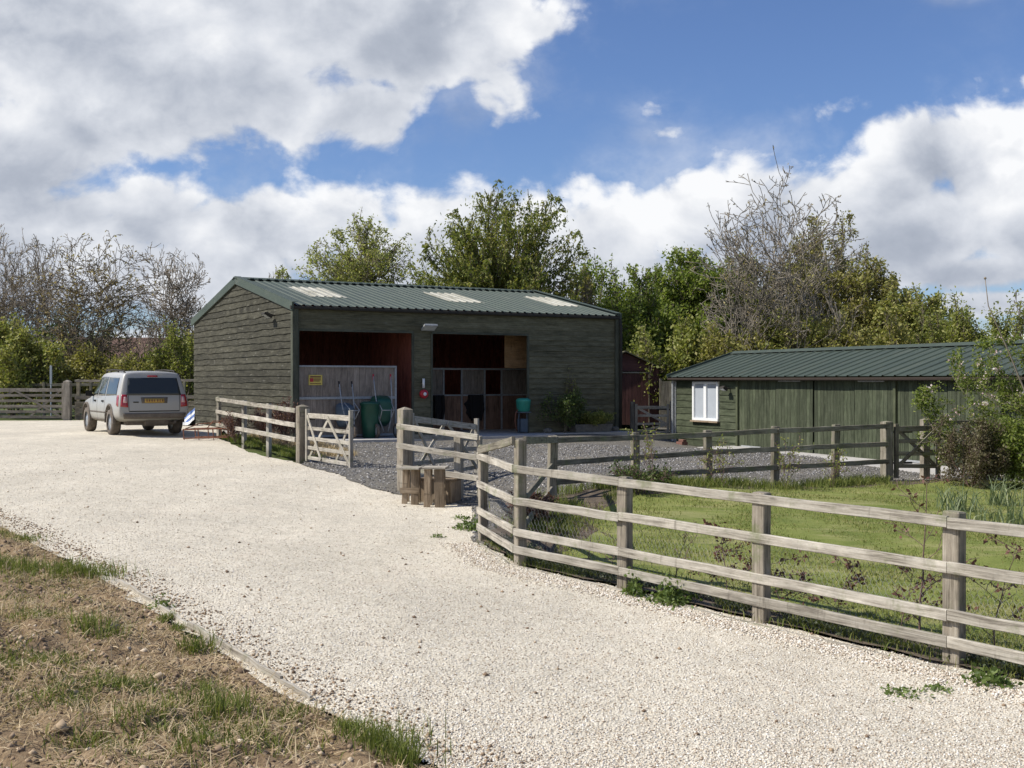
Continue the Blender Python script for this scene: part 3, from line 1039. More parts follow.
cladding(mb, (OP2[1], 0, 0), (1, 0, 0), (0, -1, 0), BL - OP2[1], 0.06, OPT + 0.01, 0.16, 0.024, wav=0.014, seg=0.6)
mb.build('front_wall', M['boards_front'], barn)
mb = MB(random.Random(5))
mb.beam((0.03, -0.03, 0.0), (0.03, -0.03, BE - 0.05), 0.16, 0.16, ch=0.008)
mb.build('corner_post', M['trim_green'], barn)
mb = MB(random.Random(5))
mb.beam((0.125, 0.03, 0.0), (0.125, 0.03, OPT), 0.04, 0.22, ch=0.004)
mb.build('door_jamb', M['trim_green'], barn)
mb = MB(random.Random(5))
mb.beam((BL - 0.02, -0.03, 0.0), (BL - 0.02, -0.03, BE - 0.05), 0.14, 0.14, ch=0.008)
mb.build('corner_post', M['trim_green'], barn)
mb = MB(random.Random(6))
for a, b in (OP1, OP2):
    mb.beam((a - 0.03, -0.012, OPT + 0.02), (b + 0.03, -0.012, OPT + 0.02), 0.07, 0.05, ch=0.004)
    mb.beam((b + 0.02, -0.012, 0.03), (b + 0.02, -0.012, OPT - 0.01), 0.06, 0.06, ch=0.004)
mb.beam((OP2[0] - 0.02, -0.012, 0.03), (OP2[0] - 0.02, -0.012, OPT - 0.01), 0.06, 0.06, ch=0.004)
mb.build('opening_frame', M['trim_green'], barn)
# roof
ov = 0.12
RF = [(1.05, 2.15), (5.50, 6.60), (9.05, 10.1)]
ya, yb = 1.6, 3.55
sl = (BR - BE) / (BD / 2)
def zz(y): return BE + 0.05 + sl * y
mb = MB(random.Random(7))
corrugated(mb, -0.06, BL + 0.08, -ov, zz(-ov), ya + 0.08, zz(ya + 0.08), 0.25, 0.024, rib=0.22)
xs = [-0.06] + [q for ab in RF for q in ab] + [BL + 0.08]
for i in range(0, len(xs), 2):
    corrugated(mb, xs[i], xs[i + 1], ya + 0.08, zz(ya + 0.08), yb - 0.08, zz(yb - 0.08), 0.25, 0.024, rib=0.22)
corrugated(mb, -0.06, BL + 0.08, yb - 0.08, zz(yb - 0.08), BD / 2, zz(BD / 2), 0.25, 0.024, rib=0.22)
corrugated(mb, -0.06, BL + 0.08, BD + ov, zz(-ov), BD / 2, zz(BD / 2), 0.25, 0.024, rib=0.22)
roof_ob = mb.build('roof', M['roof'], barn)
for a, b in RF:
    mb = MB(random.Random(8))
    corrugated(mb, a - 0.03, b + 0.03, ya, zz(ya) + 0.010, yb, zz(yb) + 0.010, 0.25, 0.025, rib=0.22)
    mb.build('rooflight', M['rooflight'], roof_ob)
mb = MB(random.Random(9))
mb.loft([[(-0.12, BD / 2 - 0.22, zz(BD / 2) - 0.0), (-0.12, BD / 2, zz(BD / 2) + 0.075), (-0.12, BD / 2 + 0.22, zz(BD / 2) - 0.0), (-0.12, BD / 2, zz(BD / 2) + 0.05)],
         [(BL + 0.12, BD / 2 - 0.22, zz(BD / 2) - 0.0), (BL + 0.12, BD / 2, zz(BD / 2) + 0.075), (BL + 0.12, BD / 2 + 0.22, zz(BD / 2) - 0.0), (BL + 0.12, BD / 2, zz(BD / 2) + 0.05)]])
# teeth where the ridge meets the ribs
for i in range(1, int(BL / 0.25)):
    mb.box((i * 0.25 + 0.125, BD / 2 - 0.2, zz(BD / 2) + 0.012), (0.12, 0.06, 0.03))
mb.build('ridge_cap', M['roof'], roof_ob)
for sx in (-0.06, BL + 0.06):
    mb = MB(random.Random(10))
    for y0, y1 in ((-ov - 0.03, BD / 2), (BD + ov + 0.03, BD / 2)):
        z0_ = zz(-ov - 0.03) - 0.03
        mb.beam((sx, y0, z0_), (sx, y1, zz(BD / 2) - 0.03), 0.05, 0.22, ch=0.0)
        mb.beam((sx + (0.06 if sx < 1 else -0.06), y0, z0_ + 0.115), (sx + (0.06 if sx < 1 else -0.06), y1, zz(BD / 2) + 0.085), 0.17, 0.012, ch=0.0)
    mb.build('verge_trim', M['roof'], roof_ob)
mb = MB(random.Random(11))
mb.beam((-0.1, -ov + 0.03, BE - 0.035), (BL + 0.1, -ov + 0.03, BE - 0.035), 0.10, 0.09, ch=0.02)
mb.build('gutter', M['iron'], barn)
mb = MB(random.Random(12))
mb.tube([(BL + 0.06, -ov + 0.03, BE - 0.05), (BL + 0.06, -0.16, BE - 0.3), (BL + 0.06, -0.14, 0.1)], 0.045, 10)
mb.build('downpipe', M['iron'], barn, smooth=True)
# inside: red brown linings, stall fronts
for (p_, u_, n_, l_, h_) in (((0.12, 6.6, 0), (1, 0, 0), (0, -1, 0), BL - 0.3, 4.3), ((0.03, 0.3, 0), (0, 1, 0), (1, 0, 0), 6.2, 3.4), ((BL - 0.05, 6.5, 0), (0, -1, 0), (-1, 0, 0), 6.2, 3.4),
                             ((3.60, 0.2, 0), (0, 1, 0), (-1, 0, 0), 3.2, 3.4), ((3.64, 0.2, 0), (0, 1, 0), (1, 0, 0), 3.2, 3.4)):
    mb = MB(random.Random(13))
    vertical_boards(mb, p_, u_, n_, l_, 0, h_, 0.2)
    mb.build('interior_lining', M['inner'], barn)
mb = MB(random.Random(14))
YP = 0.12
vertical_boards(mb, (0.16, YP, 0), (1, 0, 0), (0, -1, 0), 2.80, 0.12, 1.95, 0.17)
part_ = mb.build('boarded_partition', M['greyboards'], barn)
mb = MB(random.Random(15))
mb.beam((0.13, YP - 0.03, 1.965), (2.99, YP - 0.03, 1.965), 0.06, 0.05)
mb.beam((0.13, YP - 0.04, 1.115), (2.97, YP - 0.04, 1.115), 0.03, 0.07)
mb.beam((0.13, YP - 0.035, 0.10), (2.97, YP - 0.035, 0.10), 0.04, 0.06)
mb.beam((2.975, YP - 0.03, 0.02), (2.975, YP - 0.03, 1.99), 0.055, 0.055)
mb.build('metal_frame', M['galvdull'], part_)
YS = 2.6
def bx(px, y=YS):
    k = (px - 512) / F
    return (k * (BY + _cb * y) - BX + _sb * y) / (_cb - _sb * k)
stall = MB(random.Random(16))
x_l, x_r = 3.64, 9.2
vertical_boards(stall, (x_l, YS, 0), (1, 0, 0), (0, -1, 0), x_r - x_l, 0.05, 1.10, 0.24)
so = stall.build('stall_front', M['stall'], barn)
for a, b in ((x_l, bx(443)), (bx(461), bx(484)), (bx(502), x_r)):
    sg = MB(random.Random(17))
    vertical_boards(sg, (a, YS, 0), (1, 0, 0), (0, -1, 0), b - a, 1.16, 1.90, 0.12)
    sg.build('upper_boards', M['stallgrey'], so)
mb = MB(random.Random(18))
mb.beam((x_l, YS - 0.03, 1.94), (x_r, YS - 0.03, 1.94), 0.06, 0.06)
mb.beam((x_l, YS - 0.03, 1.13), (x_r, YS - 0.03, 1.13), 0.06, 0.05)
for q in (443, 461, 484, 501):
    mb.beam((bx(q), YS - 0.035, 0.05), (bx(q), YS - 0.035, 1.92), 0.05, 0.05)
mb.build('metal_frame', M['galvdull'], so)
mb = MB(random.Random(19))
mb.beam((bx(504.5, 0.9), 0.9, 2.46), (7.9, 0.9, 2.46), 0.02, 1.0, ch=0)  # panel added for the patch of soft tan light in the right bay
mb.build('lit_patch_panel', M['lit_patch'], barn)
for q, w_ in ((437, 0.40), (474, 0.62)):
    mb = MB(random.Random(20))
    rings = []
    for k in range(9):
        t_ = k / 8
        ww_ = w_ * (0.30 + 0.25 * math.sin(t_ * 3.0) + 0.05 * math.sin(k * 2.3 + q))
        sh_ = 0.03 * math.sin(k * 1.7 + q)
        rings.append([(bx(q) + sh_ - ww_, YS - 0.06, 0.40 + 0.74 * t_), (bx(q) + sh_ - ww_ * 0.6, YS - 0.15, 0.40 + 0.74 * t_), (bx(q) + sh_ + ww_ * 0.5, YS - 0.16, 0.40 + 0.74 * t_), (bx(q) + sh_ + ww_, YS - 0.06, 0.40 + 0.74 * t_)])
    mb.loft(rings)
    for s_ in (-1, 1): mb.tube([(bx(q) + s_ * w_ * 0.3, YS - 0.16, 1.14), (bx(q) + s_ * w_ * 0.33, YS - 0.18, 0.7), (bx(q) + s_ * w_ * 0.2, YS - 0.16, 0.35)], 0.05, 6)
    o = mb.build('hanging_rug', M['darkhole'])
    o.location = (BX, BY, 0)
    o.rotation_euler = (0, 0, BA)
    tag(o, 'narrow dark rug hung on the stall front, nearest the barn pillar' if q < 450 else 'wider dark rug hung on the stall front in the middle of the right bay', 'horse rug', 'rugs hung on the stall fronts')
# wash lamp
def lamp(loc, face, tilt, label, size=(0.30, 0.22)):
    o = thing('flood_light', label, 'lamp', loc, face, 'flood lights on the buildings')
    mb = MB(random.Random(21))
    mb.box((0, 0.03, 0), (0.10, 0.03, 0.12), ch=0.004)
    mb.tube([(0, 0.02, 0), (0, -0.10, 0.03)], 0.018, 8)
    mb.build('bracket', M['iron'], o)
    mb = MB(random.Random(22))
    c = Vector((0, -0.20, 0.02))
    m = Matrix.Rotation(tilt, 3, 'X')
    def q(x, y, z): return c + m @ Vector((x, y, z))
    a, b = size[0] / 2, size[1] / 2
    mb.loft([[q(-a, -b, -0.05), q(a, -b, -0.05), q(a, b, -0.05), q(-a, b, -0.05)], [q(-a, -b, 0.0), q(a, -b, 0.0), q(a, b, 0.0), q(-a, b, 0.0)], [q(-a * .5, -b * .4, 0.06), q(a * .5, -b * .4, 0.06), q(a * .5, b * .5, 0.06), q(-a * .5, b * .5, 0.06)]])
    h = mb.build('housing', M['galvdull'] if 'pillar' in label else M['iron'], o)
    mb = MB(random.Random(23))
    mb.face([q(-a * .88, b * .85, -0.053), q(a * .88, b * .85, -0.053), q(a * .88, -b * .85, -0.053), q(-a * .88, -b * .85, -0.053)])
    mb.build('lens', M['lampglass'], h)
    return o
g = barn_pt(-0.03, 1.45, 3.36)
lamp(g, BA - R(90), R(-30), 'dark flood light on the left gable wall of the barn', (0.30, 0.24))
g = barn_pt(3.85, -0.04, 3.06)
lamp(g, BA, R(-32), 'pale flood light above the pillar between the two barn bays', (0.40, 0.26))
# extinguisher-like red bell under white tube
g = barn_pt(3.74, -0.035, 0)
eo = thing('fire_hose_reel', 'small round red reel under a white tube on the barn pillar', 'hose reel', (g.x, g.y, 1.21), BA)
mb = MB(random.Random(24))
mb.lathe([(0.02, -0.16), (0.10, -0.15), (0.125, -0.12), (0.125, -0.06), (0.10, -0.03), (0.03, -0.02)], (0, 0, 0), (0, 1, 0), 20)
rr_ = mb.build('reel', M['red'], eo, smooth=True)
mb = MB(random.Random(24))
mb.lathe([(0.045, -0.175), (0.05, -0.165), (0.05, -0.16)], (0, 0, 0), (0, 1, 0), 14)
mb.build('hub', M['white'], rr_, smooth=True)
mb = MB(random.Random(25))
mb.tube([(0, -0.07, 0.17), (0, -0.07, 0.43)], 0.035, 10)
mb.tube([(0, -0.03, 0.30), (0, 0.0, 0.30)], 0.02, 6)
mb.build('white_tube', M['white'], eo, smooth=True)
# yellow notice on the partition
g = barn_pt(bx(315, YP), YP - 0.035, 0)
no = thing('notice', 'yellow notice with red and dark print on the grey partition', 'sign', (g.x, g.y, 1.6), BA)
mb = MB(random.Random(26))
mb.box((0, 0, 0), (0.38, 0.012, 0.27))
mb.build('panel', M['yellow'], no)
mb = MB(random.Random(27))
for i, (zz_, ww, xx) in enumerate([(0.085, 0.30, 0), (0.03, 0.2, 0.05), (0.0, 0.2, 0.05), (-0.03, 0.16, 0.03), (-0.095, 0.3, 0)]):
    mb.box((xx, -0.009, zz_), (ww, 0.004, 0.018 if i else 0.035))
mb.build('printed_lines', M['rust'], no)
mb = MB(random.Random(28))
mb.box((-0.11, -0.009, 0.0), (0.10, 0.004, 0.10))
mb.build('red_symbol', M['red'], no)
# concrete apron
def slab(name, pts, z_top_off, parentless=True, mat='concrete', depth=0.16):
    mb = MB(random.Random(30))
    a = [(p[0], p[1], p[2] - depth) for p in pts]
    mb.loft([a, pts])
    return tag(mb.build(name, M[mat]), kind='structure')
ap = [barn_pt(-0.1, 9.8, 0.045), barn_pt(-0.1, -1.15, 0.045), barn_pt(2.2, -1.35, 0.045), barn_pt(7.3, -1.3, 0.045), barn_pt(7.5, -0.9, 0.045), barn_pt(BL, -0.8, 0.045), barn_pt(BL, 9.8, 0.045)]
slab('concrete_apron', [tuple(p) for p in ap], 0)

# ---- long low stable shed on the right; local x runs towards the camera along its front
SX, SY, SZ, SA = 5.0, 35.0, EYE - 1.95, math.atan2(-0.914, 0.407)
shed = thing('stable_shed', 'long low green stable shed with dark green metal roof and plank doors, at the right', 'stable', (SX, SY, SZ), SA)
_cs, _ss = math.cos(SA), math.sin(SA)
def shed_pt(x, y, z=0.0): return Vector((SX + x * _cs - y * _ss, SY + x * _ss + y * _cs, SZ + z))
def sx_(px):
    k = (px - 512) / F
    return (k * SY - SX) / (_cs - k * _ss)
SL, SD, SE, SR = 17.0, 4.4, 2.05, 2.72
mb = MB(random.Random(31))
cladding(mb, (0, 0, 0), (1, 0, 0), (0, -1, 0), 0.98, 0.0, SE, 0.19, 0.02, wav=0.02, seg=0.4)
cladding(mb, (2.32, 0, 0), (1, 0, 0), (0, -1, 0), 3.25 - 2.32, 0.0, SE, 0.19, 0.02, wav=0.02, seg=0.4)
cladding(mb, (0.98, 0, 0), (1, 0, 0), (0, -1, 0), 1.34, 0.0, 0.76, 0.19, 0.02, wav=0.02, seg=0.4)
cladding(mb, (0, SD, 0), (0, -1, 0), (-1, 0, 0), SD, 0.0, SR, 0.19, 0.02, wav=0.02, seg=0.5, top=lambda t_: SE + (SR - SE) * (1 - abs(t_ - SD / 2) / (SD / 2)) - 0.05)
cladding(mb, (SL, 0, 0), (0, 1, 0), (1, 0, 0), SD, 0.0, SR, 0.19, 0.02, seg=1, top=lambda t_: SE + (SR - SE) * (1 - abs(t_ - SD / 2) / (SD / 2)) - 0.05)
cladding(mb, (SL, SD, 0), (-1, 0, 0), (0, 1, 0), SL, 0.0, SE, 0.19, 0.02, seg=2)
mb.build('wall', M['shed_green'], shed)
edges = [3.25, 4.92, 6.48, 8.0, 9.4, 10.98, 12.5, 14.0, 15.5, SL]
for i, (a, b) in enumerate(zip(edges[:-1], edges[1:])):
    mb = MB(random.Random(40 + i))
    vertical_boards(mb, (a + 0.015, 0.0 if i % 2 else 0.02, 0), (1, 0, 0), (0, -1, 0), b - a - 0.03, 0.05, SE - 0.06, 0.125, 0.022, 0.005)
    do = mb.build('plank_door', M['shed_green'], shed)
    mb = MB(random.Random(60 + i))
    if i % 3 != 2:
        xm = a + 0.25
        mb.box((xm + 0.35, -0.035, SE - 0.12 if i % 2 else 0.12), (0.9, 0.02, 0.05))
        mb.build('strap_hinge', M['galvdull'], do)
mb = MB(random.Random(70))
for x_ in (3.22, 9.4, SL - 0.05):
    mb.beam((x_, -0.03, 0.0), (x_, -0.03, SE), 0.09, 0.07, ch=0.005)
mb.beam((3.0, -0.012, SE - 0.02), (SL, -0.012, SE - 0.02), 0.05, 0.12, ch=0.004)
mb.build('door_post', M['shed_post'], shed)
mb = MB(random.Random(71))
mb.beam((0.0, -0.02, 0), (0.0, -0.02, SE), 0.08, 0.08, ch=0.004)
mb.tube([(-0.03, -0.11, SE), (-0.03, -0.11, 0.1)], 0.035, 8)
mb.build('downpipe', M['galvdull'], shed)
# window
wf = MB(random.Random(72))
x0, x1, z0, z1 = 0.99, 2.31, 0.80, 1.87
for p, q in (((x0, z0), (x1, z0)), ((x0, z1), (x1, z1))):
    wf.beam((p[0] - 0.0, -0.03, p[1]), (q[0] + 0.0, -0.03, q[1]), 0.09, 0.07)
for x_ in (x0 + 0.035, (x0 + x1) / 2, x1 - 0.035):
    wf.beam((x_, -0.032, z0 + 0.03), (x_, -0.032, z1 - 0.03), 0.085 if x_ != (x0 + x1) / 2 else 0.13, 0.08)
win = wf.build('window', M['white'], shed)
mb = MB(random.Random(73))
mb.face([(x0, -0.022, z0), (x1, -0.022, z0), (x1, -0.022, z1), (x0, -0.022, z1)])
mb.build('pane', M['netcurtain'], win)
mb = MB(random.Random(74))
mb.box(((x0 + x1) / 2, -0.06, z0 - 0.06), (x1 - x0 + 0.1, 0.12, 0.04))
mb.build('sill', M['stool'], win)
# roof
mb = MB(random.Random(75))
o2 = 0.22
k2 = (SR - SE) / (SD / 2)
def z2(y): return SE + 0.06 + k2 * y
corrugated(mb, -0.12, SL + 0.1, -o2, z2(-o2), SD / 2, z2(SD / 2), 0.40, 0.026, rib=0.10)
corrugated(mb, -0.12, SL + 0.1, SD + o2, z2(-o2), SD / 2, z2(SD / 2), 0.33, 0.03, rib=0.14)
r2 = mb.build('roof', M['roof2'], shed)
mb = MB(random.Random(76))
mb.loft([[(x_, SD / 2 - 0.17, z2(SD / 2) - 0.01), (x_, SD / 2, z2(SD / 2) + 0.075), (x_, SD / 2 + 0.17, z2(SD / 2) - 0.01), (x_, SD / 2, z2(SD / 2) + 0.05)] for x_ in (-0.16, SL + 0.14)])
for x_ in (-0.15, SL + 0.13):
    mb.beam((x_, -o2 - 0.02, z2(-o2) + 0.01), (x_, SD / 2, z2(SD / 2) + 0.01), 0.05, 0.12, ch=0)
    mb.beam((x_, SD + o2 + 0.02, z2(-o2) + 0.01), (x_, SD / 2, z2(SD / 2) + 0.01), 0.05, 0.12, ch=0)
mb.build('ridge_cap', M['roof2'], r2)
mb = MB(random.Random(77))
mb.beam((-0.12, -o2 + 0.02, z2(-o2) - 0.07), (SL + 0.1, -o2 + 0.02, z2(-o2) - 0.07), 0.09, 0.075, ch=0.02)
mb.build('gutter', M['guttering'], shed)
g = shed_pt(2.85, -0.03, 1.70)
lamp(g, SA, R(-30), 'small dark flood light beside the white window of the stable shed', (0.2, 0.16))
slab('stable_path', [tuple(shed_pt(x, y, z)) for x, y, z in ((3.0, 0.2, 0.11), (3.0, -1.2, 0.10), (SL, -1.2, 0.04), (SL, 0.2, 0.06))], 0)
# bricks at the shed corner
def shed_box(name, label, cat, x, y, s, mat, rz=0.0, z=0.0, ch=0.01):
    mb = MB(random.Random(81))
    mb.box((0, 0, s[2] / 2), s, rz=rz, ch=ch)
    mb.box((s[0] * 0.2, -s[1] * 0.1, s[2] * 1.4), (s[0] * 0.6, s[1] * 0.7, s[2] * 0.8), rz=rz + 0.2, ch=ch)
    o = mb.build(name, mat)
    p = shed_pt(x, y)
    o.location = (p.x, p.y, gz(p.x, p.y) + 0.01)
    o.rotation_euler = (0, 0, SA)
    return tag(o, label, cat)
shed_box('brick_pile', 'small heap of dark red bricks at the foot of the wall under the white window', 'bricks', 0.95, -0.4, (0.32, 0.2, 0.09), M['brick'])

# ---- dark red garage shed behind
gs = thing('garage_shed', 'small dark red timber shed in the gap between barn and stable', 'shed', (3.0, 43.0, gz(4.2, 43)), R(2))
GW, GE_, GR_ = 2.5, 2.15, 2.72
mb = MB(random.Random(82))
vertical_boards(mb, (0, 0, 0), (1, 0, 0), (0, -1, 0), 0.35, 0, GE_, 0.15)
vertical_boards(mb, (2.15, 0, 0), (1, 0, 0), (0, -1, 0), 0.35, 0, GE_, 0.15)
mb.loft([[(0, 0.01, GE_ - 0.12), (GW, 0.01, GE_ - 0.12), (GW, 0.01, GE_), (GW / 2, 0.01, GR_), (0, 0.01, GE_)], [(0, 4, GE_ - 0.12), (GW, 4, GE_ - 0.12), (GW, 4, GE_), (GW / 2, 4, GR_), (0, 4, GE_)]])
mb.box((0.02, 2, GE_ / 2), (0.05, 4, GE_))
mb.box((GW - 0.02, 2, GE_ / 2), (0.05, 4, GE_))
mb.box((GW / 2, 3.98, GE_ / 2), (GW, 0.05, GE_))
mb.build('wall', M['redshed'], gs)
mb = MB(random.Random(83))
vertical_boards(mb, (0.37, -0.01, 0), (1, 0, 0), (0, -1, 0), 1.76, 0.03, GE_ - 0.2, 0.11)
dd = mb.build('garage_door', M['redshed'], gs)
mb = MB(random.Random(84))
mb.beam((0.35, -0.05, GE_ - 0.17), (2.15, -0.05, GE_ - 0.17), 0.03, 0.05)
mb.beam((2.13, -0.05, 0.0), (2.13, -0.05, GE_ - 0.2), 0.03, 0.05)
mb.build('door_frame', M['oldfence'], gs)
mb = MB(random.Random(85))
for s_ in (0, 1):
    xe = -0.15 if s_ == 0 else GW + 0.15
    ze = GE_ - 0.05
    mb.loft([[(xe, y_, ze), (GW / 2, y_, GR_ + 0.03), (GW / 2, y_, GR_ + 0.08), (xe, y_, ze + 0.05)] for y_ in (-0.15, 4.1)])
mb.build('roof', M['boards_front'], gs)
# close-boarded panel between red shed and stable
bp = MB(random.Random(86))
vertical_boards(bp, (0, 0, 0), (1, 0, 0), (0, -1, 0), 2.2, 0, 1.75, 0.15)
bpo = thing('board_fence', 'dark close boarded fence panel just left of the stable corner', 'fence', (5.5, 42.5, gz(6, 42.5)), R(-4))
bp.build('panel', M['oldfence'], bpo)
mb = MB(random.Random(87))
for x_ in (0.0, 2.2):
    mb = MB(random.Random(87))
    mb.beam((x_, 0.06, 0), (x_, 0.06, 1.85), 0.1, 0.1)
    mb.build('post', M['oldfence'], bpo)
# ------------------------------------------------------------------ fences
def post_mb(x, y, z0, z1, s=(0.10, 0.10), rz=0.0, seed=0, point=0.0, lean=(0, 0)):
    mb = MB(random.Random(900 + seed))
    rg = mb.rng
    m = Matrix.Rotation(rz, 3, 'Z')
    rings = []
    a, b, c = s[0] / 2, s[1] / 2, 0.008
    zs = [z0 - 0.15, z0 + (z1 - z0) * 0.35, z0 + (z1 - z0) * 0.7, z1]
    uo = rg.random() * 9
    prof = [(-a + c, -b), (a - c, -b), (a, -b + c), (a, b - c), (a - c, b), (-a + c, b), (-a, b - c), (-a, -b + c)]
    for k, z in enumerate(zs):
        t_ = k / 3
        j = rg.uniform(-0.003, 0.003)
        rings.append([Vector((x + lean[0] * t_ + j, y + lean[1] * t_, z)) + m @ Vector((p[0], p[1], 0)) for p in prof])
    if point:
        rings.append([Vector((x + lean[0], y + lean[1], z1 + point)) + m @ Vector((p[0] * 0.12, p[1] * 0.12, 0)) for p in prof])
    else:
        rings.append([Vector((x + lean[0], y + lean[1], z1 + 0.008 + rg.uniform(-.004, .008))) + m @ Vector((p[0] * 0.9, p[1] * 0.9, 0)) for p in prof])
    mb.loft(rings, uoff=uo)
    return mb


# main paddock fence beside the drive
mf = thing('post_and_rail_fence', 'long weathered four rail fence with wire netting, running beside the gravel drive in the foreground', 'fence', (1.13, 11.5, gz(1.13, 11.5)))
mp = FENCE_X
tops = [1.12, 1.13, 1.12, 1.11, 1.38, 1.19]
for i, (x, y) in enumerate(mp):
    dz_ = gz(x, y)
    s = (0.10, 0.14) if i != 5 else (0.13, 0.10)
    d_ = (Vector(mp[min(i + 1, 5)]) - Vector(mp[max(i - 1, 0)])).normalized()
    rz = math.atan2(d_.y, d_.x) + R(90)
    post_mb(x, y, dz_, dz_ + tops[i], s if i < 4 else (0.11, 0.11), rz, i).build('post', M['post'], mf, world=True)
RH = [1.065, 0.725, 0.385, 0.185]
def railpt(i, h, side=0.075, along=0.0):
    x, y = mp[i]
    a = Vector(mp[max(i - 1, 0)])
    b = Vector(mp[min(i + 1, 5)])
    d_ = (b - a).normalized()
    n = Vector((-d_.y, d_.x))
    if n.x > 0: n = -n
    if i == 5:
        side = 0.07
    # EYE drop at the place keeps the rails parallel to the land
    return Vector((x + n.x * side + d_.x * along, y + n.y * side + d_.y * along, gz(x, y) + h))
for li, h in enumerate(RH):
    groups = [(0, 1), (1, 3), (3, 4), (4, 5)] if li % 2 == 0 else [(0, 1), (1, 3), (3, 4), (4, 5)]
    for a, b in groups:
        mb = MB(random.Random(100 + li * 10 + a))
        hh = h + mb.rng.uniform(-0.008, 0.008)
        ea = railpt(a, hh)
        eb = railpt(b, hh + (0.0))
        d_ = (eb - ea).normalized()
        k = b - a
        mb.beam(ea + d_ * 0.003, eb - d_ * 0.003, 0.036, 0.086, ch=0.005, segs=6, wob=0.0035)
        mb.build('rail', M['fence'], mf, world=True)
# netting
def netting(pts, z0, z1, cell, rad, parent, off=0.05):
    mb_v, mb_f = [], []
    def seg(p, q):
        p = Vector(p); q = Vector(q)
        d = (q - p).normalized()
        s = d.orthogonal().normalized()
        t = d.cross(s)
        b = len(mb_v)
        for c_ in (p, q):
            for k in range(3):
                a = k * 2 * math.pi / 3
                mb_v.append(c_ + (s * math.cos(a) + t * math.sin(a)) * rad)
        for k in range(3):
            mb_f.append((b + k, b + (k + 1) % 3, b + 3 + (k + 1) % 3, b + 3 + k))
    L = 0
    for (x0, y0), (x1, y1) in zip(pts[:-1], pts[1:]):
        ln = math.hypot(x1 - x0, y1 - y0)
        n = int(ln / cell)
        za, zb = gz(x0, y0), gz(x1, y1)
        def P(u, h):
            t_ = u / n
            return Vector((x0 + (x1 - x0) * t_, y0 + (y1 - y0) * t_, za + (zb - za) * t_ + h))
        rows = int((z1 - z0) / (cell * 1.0))
        for r_ in range(rows):
            ha = z0 + r_ * cell
            for u in range(n):
                o_ = 0.5 * (r_ % 2)
                seg(P(u + o_, ha), P(min(n, u + o_ + 0.5), ha + cell * 0.62))
                seg(P(min(n, u + o_ + 0.5), ha + cell * 0.62), P(min(n, u + o_ + 1), ha))
                seg(P(min(n, u + o_ + 0.5), ha + cell * 0.62), P(min(n, u + o_ + 0.5), ha + cell))
    off_ = Vector(parent.location)
    o = np_mesh('wire_netting', [tuple(v - off_) for v in mb_v], mb_f, M['wire'], parent=parent)
    return o
npts = [(x + 0.03, y + 0.02) for x, y in mp]
netting(npts, 0.02, 0.78, 0.055, 0.0011, mf)

# yard fence
yp = [(-0.36, 14.4), (0.09, 12.7), (0.60, 17.5), (2.13, 19.8), (3.45, 20.2), (4.71, 20.6), (6.01, 21.4), (7.22, 22.15)]
yf = thing('post_and_rail_fence', 'old brown three rail fence between the grey yard and the lawn', 'fence', (3.45, 20.2, gz(3.45, 20.2)))
ytop = {2: 436.5, 3: 433, 4: 430.6, 5: 427, 6: 425}
def zpx(py, d): return EYE - (py - 380) / F * d
for i in range(2, 7):
    x, y = yp[i]
    post_mb(x, y, gz(x, y), zpx(ytop[i], y), (0.13, 0.11), R(20), 20 + i, lean=(random.Random(i).uniform(-.03, .03), 0)).build('post', M['oldfence'], yf, world=True)
# rails: pixel rows of their centres at each post
yr = [[(0, 450), (1, 440.5), (2, 440), (3, 437.5), (4, 434.5), (5, 430.5), (6, 428.5), (7, 426)],
      [(2, 463), (3, 457), (4, 452), (5, 449), (6, 446), (7, 444)],
      [(2, 482), (3, 475), (4, 471), (5, 467), (6, 464), (7, 461)]]
for li, row in enumerate(yr):
    for (a, pa), (b, pb) in zip(row[:-1], row[1:]):
        xa, ya_ = yp[a]
        xb, yb_ = yp[b]
        d_ = Vector((xb - xa, yb_ - ya_)).normalized()
        n = Vector((d_.y, -d_.x)) * 0.075
        sa = 0.09 if a == 0 else 0
        A = Vector((xa + n.x + d_.x * sa, ya_ + n.y + d_.y * sa, zpx(pa, ya_)))
        B = Vector((xb + n.x, yb_ + n.y, zpx(pb, yb_)))
        if a == 1:  # the top rail passes on to the back post
            A = Vector((xa + 0.05, ya_ + 0.06, zpx(pa, ya_)))
        mb = MB(random.Random(200 + li * 10 + a))
        mb.beam(A, B, 0.038, 0.088, ch=0.004, segs=5, wob=0.004)
        mb.build('rail', M['oldfence'], yf, world=True)
# bottom lengths closing the corner behind the main fence
mb = MB(random.Random(230))
mb.beam((0.02, 13.4, gz(0.02, 13.4) + 0.5), (0.60, 17.4, gz(.6, 17.4) + 0.55), 0.035, 0.085, ch=0.004, segs=4, wob=0.004)
mb.beam((0.02, 13.4, gz(0.02, 13.4) + 0.18), (0.60, 17.4, gz(.6, 17.4) + 0.2), 0.035, 0.085, ch=0.004, segs=4, wob=0.004)
mb.build('rail', M['oldfence'], yf, world=True)

